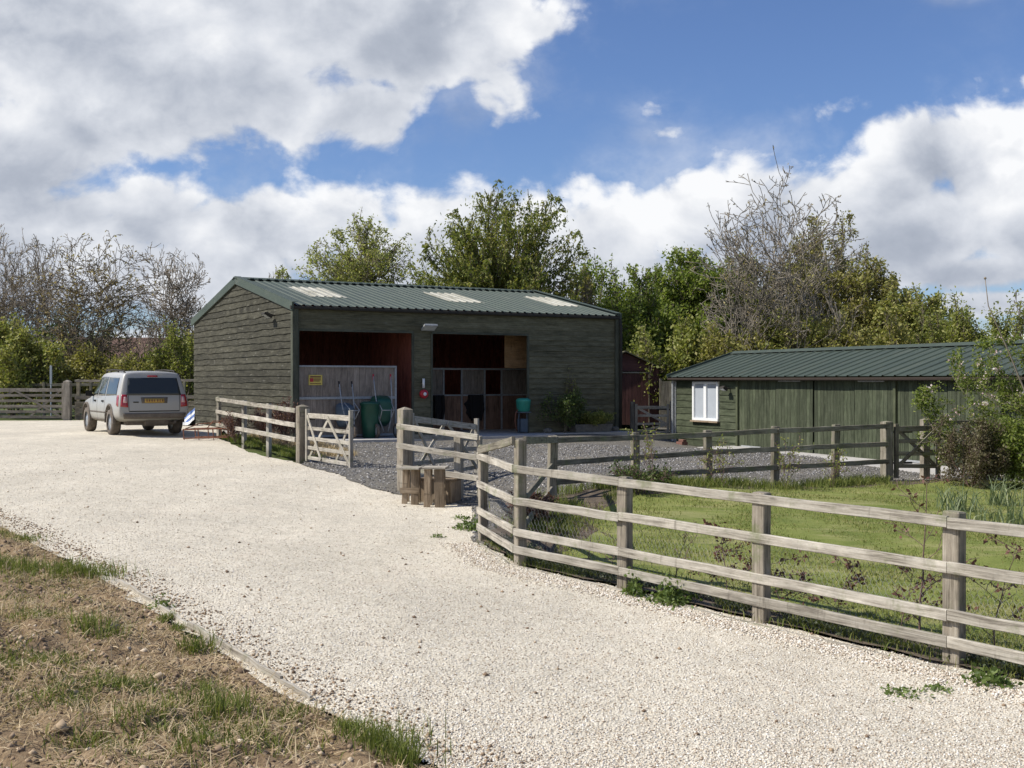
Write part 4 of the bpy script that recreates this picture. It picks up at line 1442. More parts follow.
# short stub fence next to the yard gateway
sf = thing('post_and_rail_fence', 'short pale three rail fence behind the wooden stool, right of the gateway', 'fence', (-0.83, 18.05, gz(-0.83, 18.05)))
P0, P1, P2, P3 = (-1.80, 18.72), (-0.84, 18.12), (-0.50, 17.72), (-0.36, 14.5)
post_mb(P1[0], P1[1], gz(*P1), zpx(435, P1[1]), (0.13, 0.10), R(-30), 31).build('post', M['fence'], sf, world=True)
post_mb(P2[0], P2[1] + 0.04, gz(*P2), zpx(436.5, P2[1]), (0.07, 0.07), R(-30), 32).build('post', M['fence'], sf, world=True)
for li, (a, b, c) in enumerate(((426, 437, 0), (445, 457.5, 457.5), (466.5, 478, 481))):
    mb = MB(random.Random(240 + li))
    A = Vector((P0[0] - 0.06, P0[1] - 0.09, zpx(a, P0[1])))
    B = Vector((P2[0] - 0.02, P2[1] - 0.09, zpx(b, P2[1])))
    mb.beam(A, B, 0.04, 0.088, ch=0.004, segs=5, wob=0.003)
    if li:
        mb.beam(B + Vector((0.0, 0.0, 0)), (P3[0] - 0.07, P3[1], zpx(c, P3[1])), 0.04, 0.088, ch=0.004, segs=4, wob=0.003)
    mb.build('rail', M['fence'], sf, world=True)

# left three rail fence by the barn gable
lp = [(-7.95, 31.2), (-6.80, 29.2), (-5.75, 27.2), (-4.62, 24.95)]
lf = thing('post_and_rail_fence', 'pale three rail fence in front of the barn gable, left of the gateway', 'fence', (-5.75, 27.2, gz(-5.75, 27.2)))
ltop = [397, 401, 404]
for i in range(3):
    x, y = lp[i]
    post_mb(x, y, gz(x, y), zpx(ltop[i], y), (0.09, 0.11), R(-30), 40 + i).build('post', M['fence'], lf, world=True)
for li, (a, b) in enumerate(((399, 410.5), (411.5, 425), (424.5, 439.5))):
    mb = MB(random.Random(250 + li))
    A = Vector((lp[0][0] - 0.02, lp[0][1] - 0.0, zpx(a, lp[0][1])))
    B = Vector((lp[3][0] - 0.02, lp[3][1] - 0.05, zpx(b, lp[3][1])))
    mb.beam(A + Vector((-0.04, -0.05, 0)), B + Vector((-0.04, -0.05, 0)), 0.04, 0.10, ch=0.004, segs=7, wob=0.004)
    mb.build('rail', M['fence'], lf, world=True)

def gatepost(x, y, top, s, rz, label, mat, seed, name='gate_post', point=0.04, group='gate posts'):
    o = post_mb(0, 0, 0, top - gz(x, y), s, rz, seed, point=point).build(name, mat)
    o.location = (x, y, gz(x, y))
    return tag(o, label, 'gate post', group)
gatepost(-4.52, 24.8, zpx(406.5, 24.8), (0.22, 0.24), R(28), 'thick square post at the left of the open yard gateway', M['post'], 51)
gatepost(-1.75, 18.8, zpx(409.5, 18.8), (0.19, 0.20), R(35), 'thick square post right of the yard gateway, behind the wooden stool', M['post'], 52)

def gate(name, label, A, B, zA, zB, mat, bars=5, brace='X', th=0.04, bw=0.085, group='wooden gates', stA=None, stB=None, hw=False):
    """A,B plan ends; zA=(bottom, top) heights of the lowest and highest bar centres at A; same at B"""
    o = thing(name, label, 'gate', (A[0], A[1], zA[0]), 0, group)
    A3 = lambda t_: Vector((A[0], A[1], zA[0] + (zA[1] - zA[0]) * t_))
    B3 = lambda t_: Vector((B[0], B[1], zB[0] + (zB[1] - zB[0]) * t_))
    d = (B3(0) - A3(0)); d.z = 0; d.normalize()
    n = Vector((d.y, -d.x, 0))
    pos = [0, 0.24, 0.46, 0.70, 1.0] if bars == 5 else [i / (bars - 1) for i in range(bars)]
    for i, t_ in enumerate(pos):
        mb = MB(random.Random(hash(label) % 1000 + i if False else len(label) * 7 + i))
        mb.beam(A3(t_) + d * 0.03, B3(t_) - d * 0.03, th * 0.6, bw * (1.25 if t_ == 1.0 else 0.9), ch=0.003, segs=3, wob=0.002)
        mb.build('bar', mat, o, world=True)
    sa = stA or (zA[0] - 0.08, zA[1] + 0.12)
    sb = stB or (zB[0] - 0.08, zB[1] + 0.12)
    for (P, (q0, q1)) in ((A, sa), (B, sb)):
        mb = MB(random.Random(len(label) + 50))
        mb.beam((P[0], P[1], q0), (P[0], P[1], q1), 0.075, 0.075, up=n, ch=0.005)
        mb.build('stile', mat, o, world=True)
    pairs = {'X': [((0.02, 0), (0.5, 1)), ((0.5, 1), (0.98, 0)), ], 'XX': [((0.02, 0), (0.45, 1)), ((0.55, 1), (0.98, 0)), ((0.02, 1), (0.5, 0.46)), ((0.98, 1), (0.5, .46))],
             'five': [((0.02, 1), (0.35, 0.0)), ((0.02, 0), (0.5, 1)), ((0.5, 1.0), (0.98, 0)), ((0.98, 1), (0.65, 0.0))],
             'V': [((0.02, 0.3), (0.98, 1)), ((0.02, 0.3), (0.98, 0))], 'cross': [((0.03, 0.0), (0.97, 1.0)), ((0.03, 1.0), (0.97, 0.0))]}[brace]
    for i, ((u0, t0), (u1, t1)) in enumerate(pairs):
        side = 1 if i % 2 == 0 else -1
        p = A3(t0).lerp(B3(t0), u0) + n * th * 0.62 * side
        q = A3(t1).lerp(B3(t1), u1) + n * th * 0.62 * side
        mb = MB(random.Random(len(label) + 60 + i))
        mb.beam(p, q, 0.02, 0.07, up=n.cross(q - p), ch=0.002)
        mb.build('brace', mat, o, world=True)
    mb = MB(random.Random(5))
    for t_ in (0.08, 0.92):
        p = A3(t_)
        mb.beam(p - d * 0.12 - n * 0.03, p + d * 0.35 - n * 0.03, 0.008, 0.04)
    mb.build('hinge', M['iron'], o, world=True)
    return o
LA, LB = (-4.38, 24.62), (-3.18, 22.7)
gate('yard_gate', 'small pale gate leaf standing open beside the left yard gatepost', LA, LB, (zpx(457.5, 24.6), zpx(415.5, 24.6)), (zpx(464.5, 22.7), zpx(418.5, 22.7)), M['fence'], brace='five', stA=(zpx(461, 24.6), zpx(409, 24.6)), stB=(zpx(470, 22.7), zpx(410.5, 22.7)), group='pair of yard gates')
RA, RB = (-1.66, 19.0), (-0.665, 21.6)
gate('yard_gate', 'small pale gate leaf swung open behind the short fence and stool', RA, RB, (zpx(478, 19), zpx(419, 19)), (zpx(467, 21.6), zpx(427, 21.6)), M['fence'], brace='five', stA=(zpx(484, 19), zpx(413, 19)), stB=(zpx(473, 21.6), zpx(418.5, 21.6)), group='pair of yard gates')
# garden gate on the right
gatepost(7.22, 22.15, zpx(422, 22.15), (0.17, 0.20), R(15), 'stout brown post left of the small garden gate, the yard fence ends at it', M['oldfence'], 53, point=0.02)
gatepost(8.17, 22.75, zpx(419.5, 22.75), (0.15, 0.15), R(10), 'pale post right of the small garden gate, beside the dark shrub', M['post'], 54, point=0.02)
g1, g2 = (7.42, 22.2), (8.28, 22.35)
gate('garden_gate', 'low brown garden gate with crossed braces at the edge of the lawn', g1, g2, (zpx(466, 22.2), zpx(429, 22.2)), (zpx(466, 22.4), zpx(428, 22.4)), M['oldfence'], bars=4, brace='cross', stA=(zpx(478, 22.2), zpx(424, 22.2)), stB=(zpx(480, 22.4), zpx(425, 22.4)), group=None)
rf2 = thing('post_and_rail_fence', 'short brown rail fence right of the garden gate, running behind the dark shrub', 'fence', (9.3, 23.3, gz(9.3, 23.3)))
for li, py in enumerate((423, 437, 452)):
    mb = MB(random.Random(260 + li))
    mb.beam((8.24, 22.8, zpx(py, 22.8)), (12.2, 24.6, zpx(py - 2, 24.6)), 0.04, 0.09, ch=0.004, segs=6, wob=0.004)
    mb.build('rail', M['oldfence'], rf2, world=True)
for x, y in ((10.2, 23.75), (12.2, 24.65)):
    post_mb(x, y, gz(x, y), gz(x, y) + 1.1, (0.1, 0.1), 0, 61).build('post', M['oldfence'], rf2, world=True)

# small white gate in the gap
gatepost(X(632.5, 36.3), 36.3, zpx(402, 36.3), (0.14, 0.14), 0, 'grey post at the barn corner, left of the small white gate', M['gategrey'], 55, point=0.0)
gatepost(X(672, 36.0), 36.0, zpx(401.5, 36), (0.13, 0.13), 0, 'pale post at the stable corner, right of the small white gate', M['fence'], 56, point=0.0)
gate('small_gate', 'little pale gate in the gap between the barn and the stable', (X(668, 36), 36.0), (X(637, 36), 36.2), (zpx(432, 36), zpx(407.5, 36)), (zpx(432, 36.2), zpx(407.5, 36.2)), M['fence'], bars=4, brace='V', th=0.035, bw=0.08, stA=(zpx(438, 36), zpx(404, 36)), stB=(zpx(438, 36.2), zpx(404, 36.2)))

# far field gate on the left with its posts and board fence
FG = 44.0
gatepost(X(67.5, FG), FG, zpx(381.5, FG), (0.26, 0.24), 0, 'round topped thick grey post right of the far field gate', M['gategrey'], 57, point=0.06)
gate('field_gate', 'wide grey five bar field gate across the far end of the drive', (X(-34, 43.8), 43.8), (X(63, FG), FG), (zpx(417, 43.8), zpx(390, 43.8)), (zpx(417, FG), zpx(390, FG)), M['gategrey'], bars=6, brace='five', bw=0.11, stB=(zpx(419, FG), zpx(383, FG)))
ff = thing('board_fence', 'low dark board fence between the far gatepost and the barn, behind the parked car', 'fence', (-14.5, 44.2, gz(-14.5, 44.2)))
for i in range(5):
    x = -16.7 + i * 1.9
    post_mb(x, 44.3, gz(x, 44.3), gz(x, 44.3) + 1.55, (0.12, 0.1), 0, 70 + i).build('post', M['oldfence'], ff, world=True)
for li, (h, w_) in enumerate(((1.50, 0.09), (0.86, 0.14), (0.60, 0.2), (0.36, 0.2), (0.12, 0.2))):
    mb = MB(random.Random(270 + li))
    mb.beam((-16.8, 44.2, gz(-16.8, 44.2) + h), (-9.0, 44.4, gz(-9, 44.4) + h), 0.04, w_, ch=0.004, segs=6, wob=0.006)
    mb.build('rail', M['gategrey'] if li < 2 else M['oldfence'], ff, world=True)
fl2 = thing('board_fence', 'dark rail fence standing in the hedge behind the far field gate', 'fence', (-22, 49, gz(-22, 49)))
for li, h in enumerate((0.4, 0.9, 1.35)):
    mb = MB(random.Random(280 + li))
    mb.beam((-28, 49, gz(-28, 49) + h), (-14, 49.4, gz(-14, 49.4) + h), 0.04, 0.12, ch=0.004, segs=6, wob=0.006)
    mb.build('rail', M['oldfence'], fl2, world=True)
for i in range(8):
    x = -28 + i * 2.0
    post_mb(x, 49.15, gz(x, 49.15), gz(x, 49.15) + 1.45, (0.1, 0.1), 0, 80 + i).build('post', M['oldfence'], fl2, world=True)
mb = MB(random.Random(88))
mb.tube([(0, 0, 0), (0, 0, 2.15)], [0.03, 0.03], 8)
mb.box((0, 0, 1.75), (0.08, 0.06, 0.75), ch=0.01)
o = mb.build('marker_post', M['netcurtain'])
o.location = (X(51, 47), 47, gz(X(51, 47), 47))
tag(o, 'pale upright post standing in the hedge beyond the far field gate', 'post')

# ------------------------------------------------------------------ wooden stool and crate
st = thing('wooden_stool', 'rough brown plank stool standing on the gravel in front of the pale short fence', 'stool', (X(425, 17.55), 17.55, gz(X(425, 17.55), 17.55)), R(-6))
def plank(p0, p1, w_, t_, seed, name, parent, mat='stool', up=(0, 1, 0)):
    mb = MB(random.Random(seed))
    mb.beam(p0, p1, t_ if False else w_, t_, up=up, ch=0.004)
    return mb.build(name, M[mat], parent)
for i, (x_, y_, lean_, w_) in enumerate(((-0.34, 0.10, 0.02, 0.085), (-0.17, 0.06, 0.0, 0.12), (0.05, -0.12, 0.01, 0.10), (0.25, -0.12, -0.015, 0.15))):
    top_ = 0.545 if i < 2 else 0.565
    plank((x_, y_, -0.03), (x_ + lean_, y_, top_), w_, 0.03, 300 + i, 'leg', st)
    plank((x_, y_ + 0.20, -0.03), (x_ + lean_, y_ + 0.20, top_), w_ * 0.85, 0.03, 310 + i, 'leg', st)
mb = MB(random.Random(320))
mb.beam((-0.40, 0.075, 0.22), (-0.10, 0.040, 0.22), 0.025, 0.09)
mb.build('crosspiece', M['stool'], st)
mb = MB(random.Random(321))
for q in range(2):
    mb.beam((-0.395, 0.06 + q * 0.20, 0.565), (-0.08, 0.02 + q * 0.20, 0.567), 0.16, 0.028)
mb.build('seat', M['fence'], st)
mb = MB(random.Random(322))
for q in range(2):
    mb.beam((-0.02, -0.10 + q * 0.19, 0.585), (0.34, -0.10 + q * 0.19, 0.588), 0.17, 0.028)
mb.build('raised_seat', M['fence'], st)
cx_, cy_ = X(441, 18.15), 17.95
cr = thing('wooden_crate', 'low brown plank box on the ground behind the right leg of the stool', 'box', (cx_, cy_, gz(cx_, cy_)), R(-25))
mb = MB(random.Random(330))
for q in range(3):
    mb.beam((-0.17 + q * 0.17, -0.16, 0.0), (-0.17 + q * 0.17, -0.16, 0.33), 0.16, 0.03, up=(0, 1, 0), ch=0.003)
    mb.beam((-0.17 + q * 0.17, 0.16, 0.0), (-0.17 + q * 0.17, 0.16, 0.33), 0.16, 0.03, up=(0, 1, 0), ch=0.003)
for s_ in (-1, 1):
    mb.beam((s_ * 0.265, 0, 0), (s_ * 0.265, 0, 0.33), 0.03, 0.34, up=(0, 1, 0), ch=0.003)
mb.build('side', M['stool'], cr)
mb = MB(random.Random(331))
for q in range(2):
    mb.beam((-0.29, -0.09 + q * 0.18, 0.35), (0.29, -0.09 + q * 0.18, 0.35), 0.17, 0.03, ch=0.003)
mb.build('lid', M['stool'], cr)

# ------------------------------------------------------------------ wheelbarrows
def wheel(parent, c, axis, r, w_, name='wheel', tyre='tyre', rim='galvdull', smooth=True, spokes=0):
    mb = MB(random.Random(340))
    mb.lathe([(r * 0.62, -w_ / 2), (r * 0.92, -w_ / 2), (r, -w_ * 0.25), (r, w_ * 0.25), (r * 0.92, w_ / 2), (r * 0.62, w_ / 2)], c, axis, 24, caps=False)
    t_ = mb.build(name, M[tyre], parent, smooth=smooth)
    mb = MB(random.Random(341))
    mb.lathe([(0.02, -w_ * 0.48), (r * 0.2, -w_ * 0.46), (r * 0.5, -w_ * 0.25), (r * 0.64, -w_ * 0.42), (r * 0.64, w_ * 0.42), (r * 0.5, w_ * 0.25), (r * 0.2, w_ * 0.46), (0.02, w_ * 0.48)], c, axis, 20)
    mb.build('rim', M[rim], t_, smooth=smooth)
    return t_
def barrow(loc, rz, label, tray, size, name='wheelbarrow'):
    """stood on its nose, leaning back: handles up, tray mouth towards the wall"""
    W, Lb, D = size
    o = thing(name, label, 'wheelbarrow', loc, rz, 'wheelbarrows stood on end against the partition')
    mb = MB(random.Random(345))
    a, b = W / 2, W / 2 * 0.72
    rings = []
    for k, (s_, yy) in enumerate(((1.0, 0.0), (0.98, -0.04), (0.86, -D * 0.6), (0.72, -D * 0.95), (0.6, -D))):
        ring = []
        cz = 0.28 + Lb / 2
        for q in range(20):
            an = q * 2 * math.pi / 20
            ex = 0.45
            cx = math.copysign(abs(math.cos(an)) ** ex, math.cos(an))
            cz_ = math.copysign(abs(math.sin(an)) ** ex, math.sin(an))
            wt = a * (1 - 0.22 * (cz_ < 0) * abs(cz_))
            ring.append((cx * wt * s_, yy, cz + cz_ * Lb / 2 * s_))
        rings.append(ring)
    mb.loft(rings)
    mb.build('tray', M[tray], o, smooth=True)
    mb = MB(random.Random(346))
    for s_ in (-1, 1):
        mb.tube([(s_ * 0.06, -D - 0.10, 0.16), (s_ * a * 0.55, -D - 0.03, 0.5), (s_ * a * 0.75, -D * 0.75, 0.28 + Lb), (s_ * a * 0.8, -D * 0.35, 0.28 + Lb + 0.55)], 0.016, 8)
        mb.tube([(s_ * a * 0.5, -D - 0.03, 0.45), (s_ * a * 0.55, -D - 0.28, 0.75), (s_ * a * 0.6, -D, 0.95)], 0.013, 6)
    mb.tube([(-a * 0.5, -D - 0.27, 0.74), (a * 0.5, -D - 0.27, 0.74)], 0.012, 6)
    f_ = mb.build('frame', M['galvdull'], o, smooth=True)
    mb = MB(random.Random(347))
    for s_ in (-1, 1):
        mb.tube([(s_ * a * 0.79, -D * 0.4, 0.28 + Lb + 0.42), (s_ * a * 0.8, -D * 0.33, 0.28 + Lb + 0.58)], 0.022, 8)
    mb.build('grip', M['red' if tray == 'greenplastic' else 'black'], f_, smooth=True)
    wheel(o, (0 if tray != 'greenplastic' else -0.28, -D - 0.16, 0.19), (1, 0, 0), 0.19, 0.08)
    if tray == 'greenplastic':
        wheel(o, (0.28, -D - 0.16, 0.19), (1, 0, 0), 0.19, 0.08)
    return o
g = barn_pt(bx(383, -0.25), -0.08, 0.05)
barrow(g, BA - R(4), 'green two wheeled barrow stood on end at the right of the grey partition', 'greenplastic', (0.62, 0.85, 0.34))
g = barn_pt(bx(345, -0.2), -0.08, 0.05)
barrow(g, BA + R(10), 'small dark blue barrow stood on end behind the left gate leaf', 'bluegrey', (0.50, 0.66, 0.30))
g = barn_pt(bx(368, -0.2), -0.33, 0.05)
tb = thing('plastic_tub', 'tall dark green plastic tub between the two barrows', 'tub', g, BA)
mb = MB(random.Random(350))
mb.lathe([(0.18, 0), (0.20, 0.02), (0.235, 0.5), (0.25, 0.86), (0.262, 0.87), (0.262, 0.91), (0.24, 0.91), (0.22, 0.5), (0.2, 0.3)], n=28)
mb.build('bin', M['greenplastic'], tb, smooth=True)
mb = MB(random.Random(351))
mb.lathe([(0.27, 0.89), (0.275, 0.93), (0.2, 0.97), (0.02, 0.98)], n=28)
mb.build('lid', M['greenplastic'], tb, smooth=True)
# turquoise tub on a stand in the right bay
g = barn_pt(bx(523, -0.1), -0.12, 0.05)
tq = thing('water_drinker', 'turquoise bucket with a hanging hose at the right end of the open bay', 'bucket', g, BA)
mb = MB(random.Random(352))
mb.lathe([(0.14, 0.62), (0.19, 0.66), (0.215, 0.92), (0.225, 0.94), (0.19, 1.0), (0.12, 1.02)], n=24)
mb.build('bucket', M['teal'], tq, smooth=True)
mb = MB(random.Random(353))
for s_ in (-1, 1): mb.tube([(s_ * 0.15, 0.05, 0), (s_ * 0.13, 0.02, 0.64)], 0.018, 6)
mb.box((0, 0.0, 0.61), (0.36, 0.3, 0.03))
mb.box((0, 0.05, 0.22), (0.22, 0.22, 0.40), ch=0.02)
mb.build('stand', M['bluegrey'], tq)
mb = MB(random.Random(354))
mb.tube([(-0.16, 0, 0.72), (-0.27, -0.03, 0.6), (-0.30, -0.03, 0.4), (-0.26, 0, 0.2), (-0.2, 0, 0.05)], 0.016, 8)
mb.build('hose', M['rust'], tq, smooth=True)

# rusty harrow frame, blue striped windbreak, stones along the wall
hx, hy = X(206, 30.6), 30.6
hr = thing('rusty_harrow', 'low rusty iron harrow frame lying by the left end of the pale fence', 'harrow', (hx, hy, gz(hx, hy)), R(8))
mb = MB(random.Random(360))
for s_ in (0.28, 0.05):
    mb.tube([(-0.55, -0.3, s_), (0.6, -0.42, s_ + 0.03)], 0.018, 6)
    mb.tube([(-0.35, 0.45, s_), (0.7, 0.3, s_ + 0.03)], 0.018, 6)
for k in range(4):
    t_ = k / 3
    mb.tube([(-0.55 + 1.15 * t_, -0.3 - 0.12 * t_, 0.28 + 0.03 * t_), (-0.35 + 1.05 * t_, 0.45 - 0.15 * t_, 0.28 + 0.03 * t_)], 0.018, 6)
    for q in (0, 1):
        x_, y_ = (-0.55 + 1.15 * t_, -0.3 - 0.12 * t_) if q == 0 else (-0.35 + 1.05 * t_, 0.45 - 0.15 * t_)
        mb.tube([(x_, y_, 0.30), (x_ + 0.03, y_, 0.0)], [0.018, 0.01], 6)
mb.build('frame', M['rust'], hr)
mb = MB(random.Random(361))
mb.tube([(-0.5, -0.3, 0.30), (-0.2, 0.1, 0.42), (0.3, 0.15, 0.45), (0.65, -0.3, 0.32)], 0.014, 6)
mb.tube([(0.0, 0.3, 0.3), (0.2, -0.1, 0.5), (0.55, 0.0, 0.48)], 0.014, 6)
mb.build('draw_bars', M['rust'], hr)
bxp, byp = X(189.5, 37.2), 37.2
bl = thing('striped_tarpaulin', 'blue and white striped sheet draped in the gap between car and barn wall', 'tarpaulin', (bxp, byp, gz(bxp, byp)), R(10))
mb = MB(random.Random(364))
mb.box((-0.05, 0.25, 0.14), (0.4, 0.4, 0.28), ch=0.03)
mb.build('base', M['darkhole'], bl)
for i in range(4):
    mb = MB(random.Random(365 + i))
    rings = []
    for k in range(7):
        x_ = -0.26 + 0.42 * k / 6
        zb = 0.34 + x_ * 0.9 - i * 0.095 + 0.01 * math.sin(k * 2.1 + i)
        yb_ = 0.0 + 0.02 * math.sin(k * 1.3) - 0.05 * i
        zb = max(zb, 0.02)
        rings.append([(x_, yb_, zb), (x_, yb_ + 0.05, zb + 0.093), (x_, yb_ + 0.065, zb + 0.088), (x_, yb_ + 0.015, zb - 0.005)])
    mb.loft(rings)
    mb.build('stripe', M['blue'] if i % 2 == 0 else M['white'], bl)
# stones and planters at the barn foot
def rock(mb, c, s, rg, n=7):
    rings = []
    for k in range(n):
        t_ = k / (n - 1) * math.pi
        rr = max(0.03, math.sin(t_))
        ring = []
        for q in range(10):
            an = q * 2 * math.pi / 10
            j = 1 + 0.22 * noise.noise(Vector((math.cos(an) * 1.5 + c[0] * 7, math.sin(an) * 1.5 + c[1] * 5, t_ * 1.2)))
            ring.append((c[0] + math.cos(an) * rr * s[0] * j, c[1] + math.sin(an) * rr * s[1] * j, c[2] + s[2] * (1 - math.cos(t_)) * 0.5 * j))
        rings.append(ring)
    mb.loft(rings)
for i, (px, wd, lab) in enumerate(((547, 0.3, 'grey stone block at the foot of the barn wall right of the open bay'), (614, 0.3, 'grey stone by the foot of the barn downpipe'))):
    g = barn_pt(bx(px, -0.3), -0.35, 0.0)
    mb = MB(random.Random(370 + i))
    rock(mb, (0, 0, 0), (wd * 0.45, wd * 0.3, 0.16), mb.rng)
    o = mb.build('stone_block', M['stone'])
    o.location = (g.x, g.y, 0.03)
    tag(o, lab, 'stone', 'stones at the foot of the barn wall')
g = barn_pt(bx(590, -0.35), -0.38, 0.0)
pl_ = thing('planter_trough', 'long low grey stone trough of plants at the foot of the barn wall', 'planter', (g.x, g.y, 0.04), BA)
mb = MB(random.Random(375))
mb.loft([[(-0.62, -0.17, 0), (0.62, -0.17, 0), (0.62, 0.17, 0), (-0.62, 0.17, 0)], [(-0.68, -0.2, 0.24), (0.68, -0.2, 0.24), (0.68, 0.2, 0.24), (-0.68, 0.2, 0.24)]])
mb.build('trough', M['stone'], pl_)

# small house glimpsed behind the left trees
hs = thing('far_house', 'red brick house with brown roof glimpsed through the trees behind the car', 'house', (X(128, 85), 85, gz(-28, 85)), R(8))
mb = MB(random.Random(380))
mb.box((0, 3, 1.5), (8, 6, 3.0))
mb.loft([[(-4, y_, 2.99), (4, y_, 2.99), (4, y_, 3.0), (-4, y_, 3.0)] for y_ in (0.02, 5.98)])
mb.build('wall', M['brick'], hs)
mb = MB(random.Random(381))
mb.loft([[(-4.3, -0.3, 2.95), (-4.3, 3, 4.9), (-4.3, 6.3, 2.95)], [(4.3, -0.3, 2.95), (4.3, 3, 4.9), (4.3, 6.3, 2.95)]])
rfo = mb.build('roof', M['house_roof'], hs)
mb = MB(random.Random(382))
mb.box((2.6, 3, 5.1), (0.7, 0.6, 1.0))
mb.build('chimney', M['brick'], rfo)
for x_ in (-2.4, 0.2, 2.5):
    mb = MB(random.Random(383))
    mb.box((x_, -0.03, 1.6), (1.1, 0.08, 1.1))
    w_ = mb.build('window', M['white'], hs)
    mb = MB(random.Random(384))
    mb.box((x_, -0.08, 1.6), (0.9, 0.02, 0.9))
    mb.build('pane', M['winglass'], w_)

# ------------------------------------------------------------------ the parked car
CT = R(33)
cxp, cyp = X(144.6, 31.75), 31.75
car_z = gz(cxp - 1.0, cyp + 1.4) + 0.0
car = thing('parked_car', 'dusty silver estate car parked on the gravel beside the barn, seen from behind', 'car', (cxp, cyp, gz(cxp, cyp)), CT)
zf = gz(cxp - math.sin(CT) * 2.66, cyp + math.cos(CT) * 2.66)
car.rotation_euler = (math.atan2(zf - gz(cxp, cyp), 2.66), 0, CT)
def ring(ys, zs, ws):
    pts = list(zip(ws, ys, zs))
    left = [(-w_, y_, z_) for w_, y_, z_ in reversed(pts[:-1])]
    return [(w_, y_, z_) for w_, y_, z_ in pts] + left
# half ring from bottom to roof centre: 9 points
def st_(ylow, yup, zb, belt, roof, wl, wb, wr):
    ys = [ylow, ylow, ylow, ylow, ylow + (yup - ylow) * 0.12, ylow + (yup - ylow) * 0.9, yup, yup, yup]
    zs = [zb, zb + 0.02, zb + 0.22, 0.72, belt, roof - 0.10, roof - 0.02, roof + 0.015, roof + 0.025]
    ws = [wl * 0.55, wl * 0.95, wl, wb, wb * 0.975, wr, wr * 0.93, wr * 0.6, 0]
    return ring(ys, zs, ws)
body_r = [
    st_(-0.98, -0.74, 0.48, 1.03, 1.66, 0.84, 0.87, 0.69),
    st_(-0.95, -0.70, 0.44, 1.03, 1.71, 0.93, 0.94, 0.755),
    st_(-0.80, -0.66, 0.40, 1.02, 1.715, 0.95, 0.95, 0.775),
    st_(-0.30, -0.30, 0.34, 1.01, 1.73, 0.955, 0.955, 0.785),
    st_(0.60, 0.55, 0.30, 1.00, 1.74, 0.94, 0.95, 0.785),
    st_(1.40, 1.30, 0.30, 0.99, 1.73, 0.94, 0.95, 0.77),
    st_(2.05, 1.75, 0.30, 0.98, 1.68, 0.94, 0.95, 0.73),
    st_(2.45, 2.42, 0.34, 0.97, 1.13, 0.95, 0.945, 0.80),
    st_(2.95, 2.95, 0.36, 0.93, 1.05, 0.955, 0.93, 0.78),
    st_(3.35, 3.35, 0.40, 0.86, 0.98, 0.92, 0.88, 0.72),
    st_(3.52, 3.50, 0.46, 0.78, 0.90, 0.78, 0.76, 0.60)]
n_r = len(body_r[0])
mb = MB(random.Random(400))
mb.loft(body_r, caps=False)
# caps as quad strips
for k, rev in ((0, True), (len(body_r) - 1, False)):
    base = k * n_r
    for i in range(8):
        a = base + i
        b = base + i + 1
        c = base + (n_r - 1 - i) % n_r if i else base + n_r - 1
        # left counterpart of i is index n_r-1-i for i in 0..7
        la = base + n_r - 1 - i
        lb = base + n_r - 2 - i if i < 7 else b
        f = (a, b, lb, la) if i < 7 else (a, b, la)
        if rev: f = tuple(reversed(f))
        mb.f.append(f)
        mb.u.append([(0, 0)] * len(f))
        mb.r.append(0.5)
        mb.m.append(0)
# close the floor
body = mb.build('body', M['carpaint'], car, smooth=True)
import bmesh
bm = bmesh.new()
bm.from_mesh(body.data)
bmesh.ops.holes_fill(bm, edges=[e for e in bm.edges if e.is_boundary], sides=0)
bmesh.ops.recalc_face_normals(bm, faces=bm.faces)
bm.to_mesh(body.data)
bm.free()
bm = bmesh.new()
bm.from_mesh(body.data)
cl_ = bm.edges.layers.float.new('crease_edge')
bm.verts.ensure_lookup_table()
for e in bm.edges:
    a_, b_ = e.verts[0].index, e.verts[1].index
    ka, kb_ = a_ // n_r, b_ // n_r
    ia, ib = a_ % n_r, b_ % n_r
    fold = lambda i: min(i, n_r - i) if i else 0
    side_i = lambda i: i if i <= 8 else 16 - i + 0
    if ka != kb_ and ia == ib and side_i(ia) in (2, 4, 6):
        e[cl_] = 0.25
    if ka == kb_ and ka in (0, 1):
        e[cl_] = 0.22
    if ka == kb_ and ka in (6, 7) and side_i(ia) >= 4 and side_i(ib) >= 4:
        e[cl_] = 0.4
bm.to_mesh(body.data)
bm.free()
md = body.modifiers.new('s', 'SUBSURF')
md.levels = 2
md.render_levels = 2
cut = []
for yy in (0.0, 2.66):
    mbc = MB(random.Random(401))
    for s_ in (-1, 1):
        mbc.lathe([(0.425, 0.60 if s_ > 0 else -1.2), (0.425, 1.2 if s_ > 0 else -0.60)], (0, yy, 0.40), (1, 0, 0), 40)
    c_ = mbc.build('cutter', M['plastic'])
    cut.append(c_)
    c_.parent = car
    b_ = body.modifiers.new('b', 'BOOLEAN')
    b_.operation = 'DIFFERENCE'
    b_.object = c_
    b_.solver = 'EXACT'
bpy.context.view_layer.update()
dg = bpy.context.evaluated_depsgraph_get()
# un-cut surface for placing panels
for m_ in body.modifiers:
    if m_.type == 'BOOLEAN': m_.show_viewport = False
dg.update()
ev = body.evaluated_get(dg)
me0 = bpy.data.meshes.new_from_object(ev)
CBVH = BVHTree.FromPolygons([v.co.copy() for v in me0.vertices], [tuple(p.vertices) for p in me0.polygons])
for m_ in body.modifiers: m_.show_viewport = True
bpy.context.view_layer.update()
dg = bpy.context.evaluated_depsgraph_get()
me1 = bpy.data.meshes.new_from_object(body.evaluated_get(dg))
body.modifiers.clear()
body.data = me1
me1.name = 'body'
for p in me1.polygons: p.use_smooth = True
for c_ in cut: bpy.data.objects.remove(c_)

